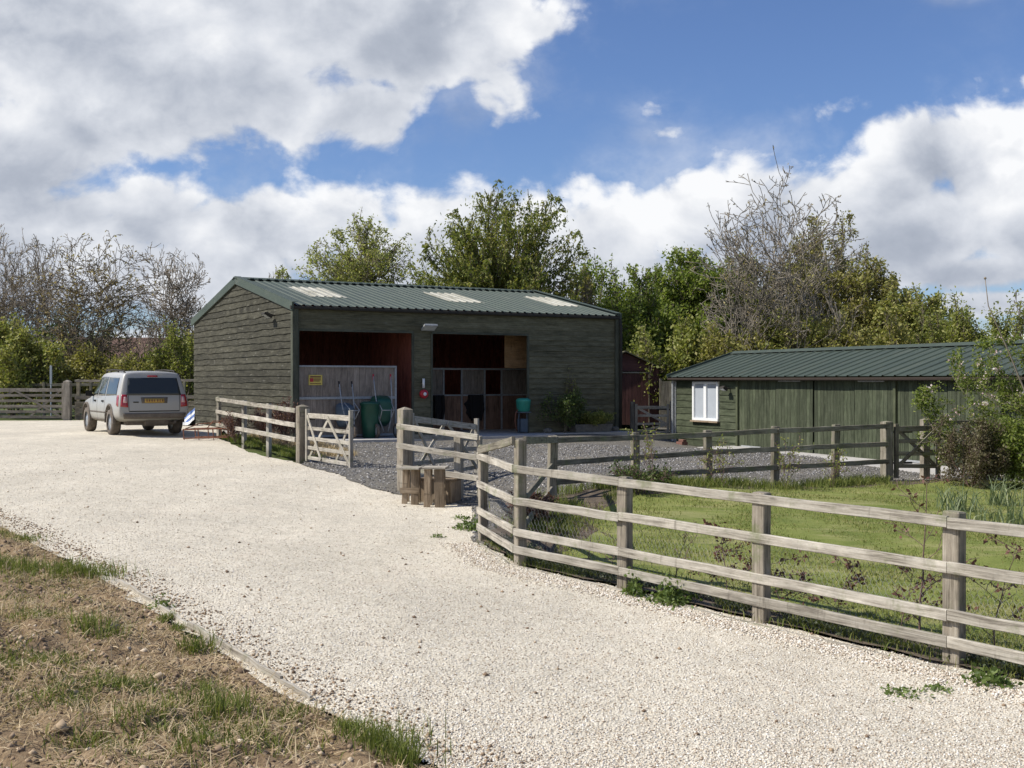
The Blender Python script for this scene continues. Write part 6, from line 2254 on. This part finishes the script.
for i, (px, d, top, wd, lab) in enumerate([(945, 44, 310, 62, 'leafy hedge bush just right of the low olive tree'), (985, 42, 306, 64, 'leafy hedge bush behind the apple blossom'), (1024, 40, 302, 66, 'leafy hedge bush at the right edge of the picture'), (1066, 38, 300, 66, 'leafy hedge bush just outside the right edge')]):
    tree('hedge_bush', lab, 'bush', px, d, top, wd, 'bush', 'brown', 'hedge', 80 + i, per=10, lsize=0.11, spread=0.10, group=EG, clumps=50)
# beyond, to close the view from the side
for i, (px, d, top, wd, lf) in enumerate([(-60, 60, 240, 120, 'olive'), (-120, 56, 300, 120, 'bright'), (1120, 44, 300, 110, 'hedge'), (240, 64, 320, 90, 'olive'), (330, 66, 320, 110, 'olive'), (430, 66, 320, 110, 'dark'), (540, 64, 315, 110, 'dark')]):
    tree('belt_bush', ['tall bush beyond the left edge of the picture', 'green bush further beyond the left edge of the picture', 'bush beyond the right edge of the picture', 'olive bush hidden behind the barn gable', 'olive bush hidden behind the barn under the willow', 'dark bush hidden behind the barn under the cherry', 'dark bush hidden behind the right half of the barn'][i], 'bush', px, d, top, wd, 'bush', 'brown', lf, 90 + i, per=6, lsize=0.16, spread=0.15, clumps=30)

# ------------------------------------------------------------------ apple tree and shrub on the right
def shrub(name, label, cat, x, y, H, W, bark, leaf, seed, per, lsize, spread, spec='bush', minr=0.003, blossom=None, clumps=0, group=None, droop=0.0, z=None, name2='crown'):
    rg = random.Random(seed)
    sp = dict(SPEC[spec])
    br = fit(grow(rg, **sp), H, W)
    if spec == 'apple': br = envelope(br, H, W, 0.55, 0.12, seed)
    z = gz(x, y) if z is None else z
    o = thing(name, label, cat, (x, y, z), 0, group)
    branches_mesh('stem', br, BARK[bark], o, minr=minr)
    P_ = leaf_points(br, sp['levels'] - 1, per, spread, seed + 5)
    if clumps:
        rn = np.random.default_rng(seed + 9)
        tips = np.array([tuple(b[0][-1]) for b in br if b[2] >= sp['levels'] - 2])
        P_ = np.concatenate([P_] + [tips[rn.integers(0, len(tips))] + rn.normal(size=(30, 3)) * 0.09 * max(0.4, H / 2) for _ in range(clumps)])
    P_ = P_[P_[:, 2] > 0.01]
    leaves_mesh(name2, P_, lsize, LEAF[leaf], o, seed + 3, droop)
    if blossom:
        rn = np.random.default_rng(seed + 7)
        tips = np.array([tuple(b[0][-1]) for b in br if b[2] >= sp['levels'] - 1])
        tips = tips[rn.permutation(len(tips))[:blossom]]
        B = np.repeat(tips, 9, 0) + rn.normal(size=(len(tips) * 9, 3)) * 0.028
        leaves_mesh('blossom', B, 0.045, LEAF['blossom'], o, seed + 8, aspect=0.9)
    return o
SPEC['apple'] = dict(levels=4, nch=(14, 10, 7), ratio=(2.2, 0.42, 0.42), ang=((15, 82), (25, 60), (30, 60)), wander=(0.06, 0.10, 0.14, 0.15), trop=(0.0, 0.04, 0.05, 0.04), nseg=(5, 8, 5, 4), stem_spread=0.2, start=0.3, rad=0.045, shape0=0.0)
SPEC['wiry'] = dict(levels=3, nch=(8, 7), ratio=(0.75, 0.5), ang=((15, 40), (20, 50)), wander=(0.05, 0.08, 0.1), trop=(0.02, 0.02, 0.02), nseg=(6, 5, 3), stems=14, stem_spread=0.9, start=0.15, rad=0.006)
axx, ayy = X(1052, 21.4), 21.4
ap_o = shrub('apple_tree', 'blossoming apple tree with pale pink flowers at the right edge of the picture', 'tree', axx, ayy, 2.9, 3.9, 'grey', 'apple', 501, 26, 0.06, 0.05, spec='apple', blossom=170, minr=0.004)
shrub('green_bush', 'bright green leafy bush under the apple tree at the right edge', 'bush', X(1024, 20.6) + 0.15, 20.6, 1.35, 1.5, 'grey', 'apple', 502, 14, 0.055, 0.07, clumps=30)
# tall bare shoot
mb = MB(random.Random(505))
gz_a = gz(axx, ayy)
tipx = X(985, 21.4) - axx
zt = EYE + (380 - 279) / F * 21.4 - gz_a
mb.tube([(0, 0, 0.7), (-0.45, -0.05, 1.6), (-0.82, -0.05, 2.5), (tipx + 0.06, 0, zt - 0.5), (tipx, 0, zt)], [0.024, 0.018, 0.013, 0.009, 0.007], 6)
mb.lathe([(0.004, 0), (0.026, 0.012), (0.024, 0.035), (0.004, 0.05)], (tipx, 0, zt - 0.01), n=8)
mb.build('shoot', BARK['grey'], ap_o, smooth=True)
shrub('dark_shrub', 'rounded olive brown shrub on the lawn beside the garden gate', 'shrub', X(972, 20.8), 20.8, 1.25, 1.25, 'purple', 'purpleleaf', 503, 9, 0.045, 0.05, clumps=40)
SPEC['sprig'] = dict(levels=3, nch=(5, 4), ratio=(0.5, 0.45), ang=((20, 50), (25, 60)), wander=(0.10, 0.12, 0.15), trop=(0.03, 0.02, 0.02), nseg=(7, 4, 3), stems=4, stem_spread=0.5, start=0.2, rad=0.006)
# plants against the barn
g = barn_pt(bx(566, -0.5), -0.42, 0)
shrub('wall_shrub', 'loose dark green shrub growing against the barn front right of the bay', 'shrub', g.x, g.y, 1.2, 1.15, 'brown', 'dark', 511, 9, 0.06, 0.05, spec='wiry', clumps=14)
g = barn_pt(bx(596, -0.45), -0.38, 0)
shrub('trough_plant', 'low grey green plant in the stone trough', 'plant', g.x, g.y, 0.42, 0.9, 'brown', 'hedge', 512, 14, 0.05, 0.04, spec='wiry', z=0.2, clumps=10)
g = barn_pt(bx(572, -0.15), -0.12, 0)
shrub('climbing_rose', 'thin straggly climber with a few pale leaves on the barn wall above the shrub', 'climber', g.x, g.y, 1.75, 0.35, 'brown', 'hedge', 513, 1.2, 0.05, 0.03, spec='wiry')
# beech and weeds behind the left fence
for i, (px, d, H, lf_, lab) in enumerate([(285, 27.9, 1.25, 'copper', 'copper leaved young beech by the barn corner'), (262, 28.6, 0.95, 'copper', 'smaller copper leaved sapling in the middle of the pale left fence'), (236, 29.6, 0.8, 'copper', 'small copper sapling near the rusty harrow')]):
    shrub('beech_sapling', lab, 'sapling', X(px, d), d, H, 0.7, 'purple', lf_, 520 + i, 2.2 if i == 0 else 0.9, 0.055, 0.03, spec='wiry', group='copper saplings behind the left fence')
# beech whips of the young hedge behind the main fence
SPEC['whip'] = dict(levels=3, nch=(9, 4), ratio=(0.42, 0.45), ang=((30, 65), (25, 55)), wander=(0.06, 0.12, 0.15), trop=(0.03, 0.05, 0.03), nseg=(7, 4, 3), stems=1, stem_spread=0.1, start=0.15, rad=0.008)
# (px, distance, top row, copper leaves per twig)
WH = [(588, 12.4, 500, 0.0, 'thin leafless whip behind the second bay of the long fence from its corner'), (612, 12.2, 530, 0.1, 'short bare whip just left of the post under the fence rails'), (676, 11.6, 520, 0.2, 'slender double whip left of the middle post'),
      (726, 11.2, 522, 5.0, 'coppery beech sapling thick with dead leaves by the middle fence post'), (782, 10.3, 545, 4.0, 'leafy dark sapling just right of the middle fence post'), (835, 9.9, 556, 3.4, 'purple leaved sapling in the centre of the right fence bay'),
      (899, 9.5, 560, 2.5, 'purple leaved sapling left of the tall whip'), (921, 9.1, 470, 1.0, 'tall thin whip rising above the top rail left of the last post'), (995, 8.5, 530, 2.2, 'coppery whip right of the last fence post'), (440 + 105, 13.6, 495, 0.3, 'small bare whip near the fence corner')]
for i, (px, d, top, per, lab) in enumerate(WH):
    x = X(px, d)
    z = gz(x, d)
    H = EYE - (top - 380) / F * d - z
    shrub('beech_whip', lab, 'sapling', x, d, max(0.4, H), 0.42 if per < 1 else 0.7, 'purple', 'copper', 540 + i, per * 2.2, 0.042, 0.02, spec='whip', minr=0.0025, group='young beech hedge plants behind the long fence')
# rose bushes on the yard fence
for i, (px, d, H, W_, lf_, lab) in enumerate([(531, 15.4, 0.5, 0.6, 'copper', 'brown leafed tangle behind the fence corner'), (655, 18.6, 1.1, 0.8, 'hedge', 'wiry green rose climbing the yard fence left of centre'), (722, 19.2, 0.85, 0.7, 'hedge', 'wiry green rose at the foot of the yard fence post'), (785, 19.7, 0.95, 0.6, 'hedge', 'wiry rose at the yard fence below the shed doors'), (832, 20.2, 0.7, 0.5, 'hedge', 'small green rose left of the garden gate'), (640, 17.8, 0.5, 0.9, 'dark', 'low dark weeds under the yard fence')]):
    shrub('rose_bush', lab, 'shrub', X(px, d), d, H, W_, 'purple', lf_, 560 + i, {'hedge': 3.0, 'copper': 2.2, 'dark': 2.5}[lf_], 0.045, 0.03, spec='sprig' if lf_ == 'hedge' else 'wiry', minr=0.003, group='roses and weeds along the yard fence', clumps=2 if lf_ == 'dark' else 0)


# ------------------------------------------------------------------ grass, weeds, stones
def blades(name, pts, h, w_, mat, seed, lean=0.35, label=None, cat=None, kind='stuff', parent=None, group=None, hv=0.5, origin=None):
    """pts (n,3) roots; each blade a bent two piece strip"""
    rg = np.random.default_rng(seed)
    n = len(pts)
    a = rg.uniform(0, 2 * np.pi, n)
    side = np.stack([np.cos(a), np.sin(a), np.zeros(n)], 1)
    la = rg.uniform(0, 2 * np.pi, n)
    ln = np.stack([np.cos(la), np.sin(la), np.zeros(n)], 1) * rg.uniform(0, lean, n)[:, None]
    hh = (h * rg.uniform(1 - hv, 1 + hv, n))[:, None]
    up = np.array([0, 0, 1.0])
    ww = w_ * rg.uniform(0.7, 1.3, n)[:, None]
    p0 = pts - side * ww / 2
    p1 = pts + side * ww / 2
    m = pts + (up * 0.55 + ln * 0.4) * hh
    p2 = m + side * ww * 0.4
    p3 = m - side * ww * 0.4
    tip = pts + (up * (0.95 - 0.3 * np.linalg.norm(ln, axis=1, keepdims=True)) + ln * 1.3) * hh
    V_ = np.stack([p0, p1, p2, p3, tip - side * ww * .05, tip + side * ww * .05], 1).reshape(-1, 3)
    b = np.arange(n)[:, None] * 6
    F_ = np.concatenate([b + np.array([0, 1, 2, 3]), b + np.array([3, 2, 5, 4])], 1).reshape(-1, 4)
    if origin is not None: V_ = V_ - np.array(origin)
    r = rg.random(n)
    o = np_mesh(name, V_, F_, mat, rnd=np.repeat(r, 2), parent=parent)
    if origin is not None and parent is None: o.location = origin
    if parent is None: tag(o, label, cat, group, kind)
    return o


rgn = np.random.default_rng(5)
# lawn blades near the fence
N = 110000
ly = 7.0 + 15 * rgn.random(N) ** 1.1
lx = (rgn.random(N) * 1.02 - 0.02) * 0.48 * ly + 0.0
ok = in_poly(lx, ly, lawn_poly)
lx, ly = lx[ok], ly[ok]
cl = np.array([noise.noise(Vector((a * 1.4, b * 1.4, 7))) for a, b in zip(lx, ly)])
ok = cl + rgn.normal(size=len(lx)) * 0.25 > -0.1
lx, ly = lx[ok], ly[ok]
lz = GZ(lx, ly) + 0.05
blades('lawn_blades', np.stack([lx, ly, lz], 1), 0.032, 0.009, LEAF['lawnblade'], 6, 0.9, 'short mown grass blades of the lawn', 'grass')
# rough grass at the foot of the long fence and along beds
def strip(pl, n, spread, seed, side=0.0):
    rg = np.random.default_rng(seed)
    out = []
    L = [math.dist(a, b) for a, b in zip(pl[:-1], pl[1:])]
    T_ = sum(L)
    for (a, b), l in zip(zip(pl[:-1], pl[1:]), L):
        k = int(n * l / T_)
        t = rg.random(k)
        nx, ny = -(b[1] - a[1]) / l, (b[0] - a[0]) / l
        s = rg.normal(size=k) * spread + side
        out.append(np.stack([a[0] + (b[0] - a[0]) * t + nx * s, a[1] + (b[1] - a[1]) * t + ny * s], 1))
    return np.concatenate(out)


def clumpy(P2, f, thr, seed):
    cl = np.array([noise.noise(Vector((a * f, b * f, seed))) for a, b in P2])
    return P2[cl > thr]


s1 = clumpy(strip(FENCE_X, 9000, 0.11, 8, -0.17), 1.6, 0.0, 3.3)
z_ = GZ(s1[:, 0], s1[:, 1]) + 0.02
blades('verge_grass', np.column_stack([s1, z_]), 0.075, 0.007, LEAF['grass'], 9, 1.0, 'rough grass growing along the foot of the long fence', 'grass')
s2 = clumpy(strip([(0.3, 14.5), (0.8, 17.2), (2.1, 19.2), (3.4, 19.7), (6.0, 20.7), (7.2, 21.5)], 14000, 0.30, 10), 1.3, -0.1, 5.1)
blades('bed_grass', np.column_stack([s2, GZ(s2[:, 0], s2[:, 1]) + 0.03]), 0.14, 0.010, LEAF['grass'], 11, 0.9, 'rough grass and weeds along the inside of the yard fence', 'grass')
s3 = clumpy(strip([(-8.1, 31.4), (-4.7, 25.0)], 9000, 0.16, 12, 0.40), 1.3, 0.0, 2.1)
blades('rough_grass', np.column_stack([s3, GZ(s3[:, 0], s3[:, 1]) + 0.0]), 0.13, 0.012, LEAF['grass'], 13, 0.9, 'rough grass below the pale fence at the barn gable', 'grass')
lg = rgn.random(9000)
gx_ = np.stack([-7.5 + 3.0 * lg + rgn.random(9000) * 1.0, 31.9 - 6.0 * lg + rgn.random(9000) * 0.8], 1)
blades('rough_grass', np.column_stack([gx_, GZ(gx_[:, 0], gx_[:, 1])]), 0.12, 0.012, LEAF['straw'], 14, 0.9, 'dead brown grass between the pale fence and the barn gable', 'grass')

s5 = clumpy(strip(FENCE_X, 14000, 0.10, 28, -0.20), 2.2, -0.1, 8.3)
gc_h = np.abs(rgn.normal(size=len(s5))) * 0.035 + 0.03
M['cover'] = leafmat('low_grey_green_leaves', (0.05, 0.065, 0.035), (0.09, 0.11, 0.06), (0.16, 0.18, 0.11), 0.3)
o = leaves_mesh('ground_cover', np.column_stack([s5, GZ(s5[:, 0], s5[:, 1]) + gc_h]), 0.03, M['cover'], None, 29, aspect=0.6)
tag(o, 'low grey green weeds creeping under the long fence', 'weeds', kind='stuff')

# daffodil clumps on the lawn
for i, (px, py, n, H, lab) in enumerate([(957, 508, 90, 0.40, 'leafy daffodil clump at the left of the row behind the long fence'), (1000, 503, 80, 0.42, 'upright daffodil clump second from the left behind the long fence'), (1014, 522, 70, 0.36, 'daffodil clump at the right edge behind the long fence'), (975, 522, 60, 0.30, 'short daffodil clump in front of the upright one')]):
    d = 1150 * 2.02 / (py - 380 + 8)
    x = X(px, d)
    z = gz(x, d) + 0.05
    rg = np.random.default_rng(600 + i)
    pts = np.stack([x + rg.normal(size=n) * 0.16, d + rg.normal(size=n) * 0.12, np.full(n, z)], 1)
    blades('daffodil_clump', pts, H, 0.016, LEAF['daff'], 610 + i, 0.75, lab, 'daffodils', kind=None, group='daffodil clumps on the lawn', hv=0.35, origin=(x, d, z))


def weed(name, label, x, y, r, h, n, seed, leaf='weed', z=None, lsize=0.06):
    rg = np.random.default_rng(seed)
    z = gz(x, y) if z is None else z
    q = rg.normal(size=(n, 3)) * np.array([r * 0.5, r * 0.5, 0])
    q[:, 2] = np.abs(rg.normal(size=n)) * h * 0.5 * np.exp(-(q[:, 0] ** 2 + q[:, 1] ** 2) / (r * r))
    o = thing(name, label, 'weed', (x, y, z), 0, 'weeds on the gravel')
    leaves_mesh('leaves', q, lsize, LEAF[leaf], o, seed + 1, aspect=0.6)
    return o
for i, (px, py, r, h, n, lab) in enumerate([(672, 598, 0.22, 0.24, 700, 'tall leafy weed on the gravel edge, the largest along the long fence'), (633, 592, 0.10, 0.22, 240, 'narrow leafy weed at the foot of the third fence post'), (470, 533, 0.20, 0.14, 380, 'low weed mat on the gravel left of the corner post'), (437, 541, 0.08, 0.05, 90, 'tiny weed alone on the gravel below the stool'), (460, 524, 0.14, 0.05, 120, 'flat brownish weed between stool and corner post'), (905, 690, 0.16, 0.04, 160, 'flat patch of weed on the gravel at the lower right'), (938, 684, 0.10, 0.04, 90, 'small flat weed right of the lower right patch'), (990, 676, 0.16, 0.12, 260, 'tufted weed near the foot of the last fence post'), (160, 606, 0.10, 0.1, 120, 'small green weed on the gravel beside the soil bank')]):
    Hd = 2.05 if px > 300 else 1.86
    d = 1150 * Hd / (py - 380)
    weed('gravel_weed', lab, X(px, d), d, r, h, n, 620 + i, lsize=0.045 if h > 0.1 else 0.03)

# loose stones on the drive
def stones(name, P3, smin, smax, mat, seed, label, flat=0.6):
    rg = np.random.default_rng(seed)
    n = len(P3)
    base = np.array([(1, 0, 0), (0, 1, 0), (-1, 0, 0), (0, -1, 0), (0, 0, 1), (0, 0, -1)], float)
    s = rg.uniform(smin, smax, (n, 1, 1)) * rg.uniform(0.6, 1.3, (n, 6, 1))
    V_ = base[None] * s
    V_[:, :, 2] *= flat
    a = rg.uniform(0, 2 * np.pi, n)
    tl = rg.normal(size=n) * 0.4
    c, s_ = np.cos(a)[:, None], np.sin(a)[:, None]
    x, y, z = V_[:, :, 0], V_[:, :, 1], V_[:, :, 2]
    x, y = x * c - y * s_, x * s_ + y * c
    ct, st2 = np.cos(tl)[:, None], np.sin(tl)[:, None]
    y, z = y * ct - z * st2, y * st2 + z * ct
    V_ = np.stack([x, y, z], 2) + P3[:, None, :]
    f = np.array([(0, 1, 4), (1, 2, 4), (2, 3, 4), (3, 0, 4), (1, 0, 5), (2, 1, 5), (3, 2, 5), (0, 3, 5)])
    F_ = (np.arange(n)[:, None, None] * 6 + f[None]).reshape(-1, 3)
    r = np.repeat(rg.random(n), 8)
    o = np_mesh(name, V_.reshape(-1, 3), F_, mat, rnd=r)
    return tag(o, label, 'gravel' if 'stone' in name else 'soil', kind='stuff')


def chipmat(name, stops):
    t = new_mat(name)
    rn = t.node('ShaderNodeAttribute', attribute_name='rnd').outputs['Fac']
    t.put(t.bs.inputs['Base Color'], t.ramp(rn, stops))
    t.bs.inputs['Roughness'].default_value = 0.9
    t.bs.inputs['Specular IOR Level'].default_value = 0.2
    return t.m


M['chips'] = chipmat('cream_stone_chips', [(0.0, (0.26, 0.19, 0.13)), (0.14, (0.46, 0.38, 0.29)), (0.5, (0.62, 0.56, 0.46)), (0.8, (0.70, 0.65, 0.57)), (1.0, (0.82, 0.79, 0.72))])
M['clods'] = chipmat('brown_soil_clods', [(0.0, (0.13, 0.09, 0.06)), (0.5, (0.30, 0.215, 0.14)), (0.85, (0.42, 0.32, 0.21)), (1.0, (0.54, 0.46, 0.35))])
N = 120000
dd_ = 5.6 + 22 * rgn.random(N) ** 2.3
xx_ = (rgn.random(N) - 0.5) * 0.94 * dd_
ok = in_poly(xx_, dd_, drive_poly)
xx_, dd_ = xx_[ok], dd_[ok]
zz__ = GZ(xx_, dd_) + 0.002
stones('gravel_stones', np.stack([xx_, dd_, zz__], 1), 0.0035, 0.0105, M['chips'], 31, 'loose cream stone chips lying on the drive')
N = 420
d_b = 6 + 20 * rgn.random(N)
x_b = (rgn.random(N) - 0.5) * 0.94 * d_b
ok = in_poly(x_b, d_b, drive_poly)
x_b, d_b = x_b[ok], d_b[ok]
stones('odd_stones', np.stack([x_b, d_b, GZ(x_b, d_b) + 0.006], 1), 0.010, 0.024, M['clods'], 33, 'scattered darker brown stones on the cream drive')
# soil and coarser chips spilt along both edges of the drive
for q_, (pl, sd, n_, m_, nm, lb) in enumerate(((BANK_EDGE, 0.26, 4200, 'clods', 'spilt_soil', 'soil crumbs spilt from the bank onto the drive edge'), (FENCE_X, 0.22, 9000, 'chips', 'coarse_stones', 'coarser chips heaped along the long fence'))):
    e_ = strip(pl, n_, sd * 0.5, 60 + q_, 0.0)
    e_ = e_ + (np.array([0.18, 0.14]) if q_ == 0 else np.array([-0.30, -0.18]))
    ok = in_poly(e_[:, 0], e_[:, 1], drive_poly)
    e_ = e_[ok]
    stones(nm, np.column_stack([e_, GZ(e_[:, 0], e_[:, 1]) + 0.004]), 0.005, 0.016, M[m_], 62 + q_, lb)
# grey stones of the yard
N = 26000
yy_ = 14 + 16 * rgn.random(N)
xy_ = -5 + 14 * rgn.random(N)
ok = in_poly(xy_, yy_, yard_poly)
xy_, yy_ = xy_[ok], yy_[ok]
M['greychips'] = chipmat('grey_stone_chips', [(0.0, (0.07, 0.065, 0.06)), (0.5, (0.20, 0.195, 0.19)), (0.85, (0.30, 0.29, 0.28)), (1.0, (0.55, 0.52, 0.48))])
stones('yard_stones', np.stack([xy_, yy_, GZ(xy_, yy_) + 0.014], 1), 0.012, 0.030, M['greychips'], 32, 'loose grey stones on the yard')

# bank: clods, stones, straw, tufts
def bank_pts(n, seed, d0=0.0, d1=9.0, xr=(-9.5, 0.6), yr_=(3.8, 16)):
    rg = np.random.default_rng(seed)
    out = []
    while len(out) < n:
        x = rg.uniform(*xr)
        y = rg.uniform(*yr_)
        if abs(x) > 0.58 * y + 0.6: continue
        z = bank_z(x, y)
        if z is None: continue
        out.append((x, y, z))
    return np.array(out)


bp0 = bank_pts(20000, 41)
cln = np.array([noise.noise(Vector((a * 0.9, b * 0.9, 4))) for a, b in bp0[:, :2]])
bpc = bp0[cln + 0.25 * rgn.normal(size=len(bp0)) > -0.15]
stones('soil_clods', bpc, 0.006, 0.026, M['clods'], 42, 'crumbled dry soil clods on the bank', flat=0.8)
bpb = bank_pts(200, 43)
stones('soil_lumps', bpb, 0.02, 0.06, M['clods'], 44, 'larger lumps of dry soil on the bank', flat=0.75)
# dry straw, lying nearly flat
bps = bank_pts(52000, 45)
cls = np.array([noise.noise(Vector((a * 0.7 + 3, b * 0.7, 9))) for a, b in bps[:, :2]])
bps = bps[cls + 0.2 * rgn.normal(size=len(bps)) > -0.12]
def lying(name, P3, L0, w_, mat, seed, label):
    rg = np.random.default_rng(seed)
    n = len(P3)
    a = rg.uniform(0, 2 * np.pi, n)
    el = np.abs(rg.normal(size=n)) * 0.35
    d = np.stack([np.cos(a) * np.cos(el), np.sin(a) * np.cos(el), np.sin(el)], 1)
    s = np.stack([-np.sin(a), np.cos(a), rg.normal(size=n) * 0.4], 1)
    L_ = (L0 * rg.uniform(0.4, 1.5, n))[:, None]
    c = P3 + np.array([0, 0, 0.006])
    m = c + d * L_ * 0.5 + np.array([0, 0, 0.006])
    e = c + d * L_
    V_ = np.stack([c - s * w_ / 2, c + s * w_ / 2, m + s * w_ / 2, m - s * w_ / 2, e + s * w_ / 4, e - s * w_ / 4], 1).reshape(-1, 3)
    b = np.arange(n)[:, None] * 6
    F_ = np.concatenate([b + np.array([0, 1, 2, 3]), b + np.array([3, 2, 4, 5])], 1).reshape(-1, 4)
    return tag(np_mesh(name, V_, F_, mat, rnd=np.repeat(rg.random(n), 2)), label, 'straw', kind='stuff')
lying('dry_grass', bps, 0.09, 0.004, LEAF['straw'], 46, 'dead straw coloured grass lying on the bank')
# green tufts at the places of the photograph
TUFT = [(25, 572, 0.55, 0.16), (85, 575, 0.4, 0.14), (20, 540, 0.3, 0.08), (35, 615, 0.32, 0.07), (98, 630, 0.22, 0.13), (200, 652, 0.18, 0.13), (10, 665, 0.4, 0.07), (52, 662, 0.22, 0.06), (108, 686, 0.30, 0.07),
        (208, 690, 0.12, 0.08), (215, 712, 0.30, 0.12), (165, 722, 0.30, 0.06), (255, 738, 0.40, 0.07), (205, 745, 0.25, 0.07), (375, 745, 0.28, 0.10), (410, 765, 0.2, 0.10), (350, 730, 0.12, 0.08), (100, 748, 0.3, 0.05), (60, 700, 0.3, 0.05), (165, 610, 0.1, 0.08), (180, 618, 0.1, 0.07), (290, 720, 0.2, 0.05), (140, 690, 0.15, 0.05)]
tp = []
th_ = []
rg = np.random.default_rng(47)
for (px, py, r, h) in TUFT:
    d = 1150 * 1.80 / (py - 380)
    x = X(px, d)
    # walk onto the surface along the line of sight
    dirv = Vector(((px - 512) / F, 1, -(py - 380) / F)).normalized()
    hit = BANK_BVH.ray_cast(Vector((0, 0, EYE)), dirv)
    if hit[0] is not None: x, d = hit[0].x, hit[0].y
    k = int(1500 * r * (0.8 if h < 0.08 else 1.0))
    q = rg.normal(size=(k, 2)) * r * 0.42
    for a, b in q:
        z = bank_z(x + a, d + b)
        if z is None: z = gz(x + a, d + b)
        if noise.noise(Vector(((x + a) * 6, (d + b) * 6, 2))) < -0.25: continue
        tp.append((x + a, d + b, z - 0.005))
        th_.append(h)
tp = np.array(tp)
th_ = np.array(th_)
hi = th_ > 0.085
blades('grass_tufts', tp[hi], 0.13, 0.006, LEAF['grass'], 48, 0.8, 'taller green grass tufts on the soil bank', 'grass')
blades('grass_tufts', tp[~hi], 0.065, 0.006, LEAF['grass'], 49, 0.9, 'short green grass patches on the soil bank', 'grass')
# soft low green in patches between the tufts
bpg = bank_pts(38000, 71)
clg = np.array([noise.noise(Vector((a * 0.8 + 7, b * 0.8, 3))) + 0.4 * noise.noise(Vector((a * 3, b * 3, 5))) for a, b in bpg[:, :2]])
bpg = bpg[clg + 0.12 * rgn.normal(size=len(bpg)) > 0.14]
blades('low_grass', bpg, 0.035, 0.005, LEAF['grass'], 72, 1.0, 'very short soft green grass coming through the bank soil', 'grass')
# pale edging board between bank and gravel
eb = thing('edging_board', 'thin pale timber edging between the soil bank and the gravel', 'edging', (-2.5, 8.7, gz(-2.5, 8.7)))
epts = [(-4.3, 11.45), (-3.6, 10.42), (-3.05, 9.6), (-2.5, 8.72), (-2.0, 8.0), (-1.5, 7.27), (-1.25, 6.92)]
for i, (a, b) in enumerate(zip(epts[:-1], epts[1:])):
    if i == 0: continue
    mb = MB(random.Random(700 + i))
    ofs = 0.035
    up_ = [0.02, 0.02, 0.012, 0.03, 0.028, 0.01][i]
    mb.beam((a[0] + ofs, a[1] + ofs, gz(*a) + up_ - 0.03), (b[0] + ofs, b[1] + ofs, gz(*b) + up_ - 0.03), 0.022, 0.10, ch=0.003, segs=5, wob=0.006)
    mb.build('board', M['fence'], eb, world=True)
# kerb board under the long fence by the gravel
kb = thing('kerb_board', 'low pale timber kerb along the foot of the long fence', 'edging', (0, 14, gz(0, 14)))
kp = [(-0.47, 14.5), (-0.02, 12.75), (1.04, 11.45), (2.06, 9.95), (3.1, 8.45), (4.1, 6.95)]
for i, (a, b) in enumerate(zip(kp[:-1], kp[1:])):
    mb = MB(random.Random(720 + i))
    mb.beam((a[0], a[1], gz(*a) - 0.038), (b[0], b[1], gz(*b) - 0.038), 0.03, 0.09, ch=0.003, segs=5, wob=0.006)
    mb.build('board', M['fence'], kb, world=True)
print('SCENE BUILT', len(bpy.data.objects))
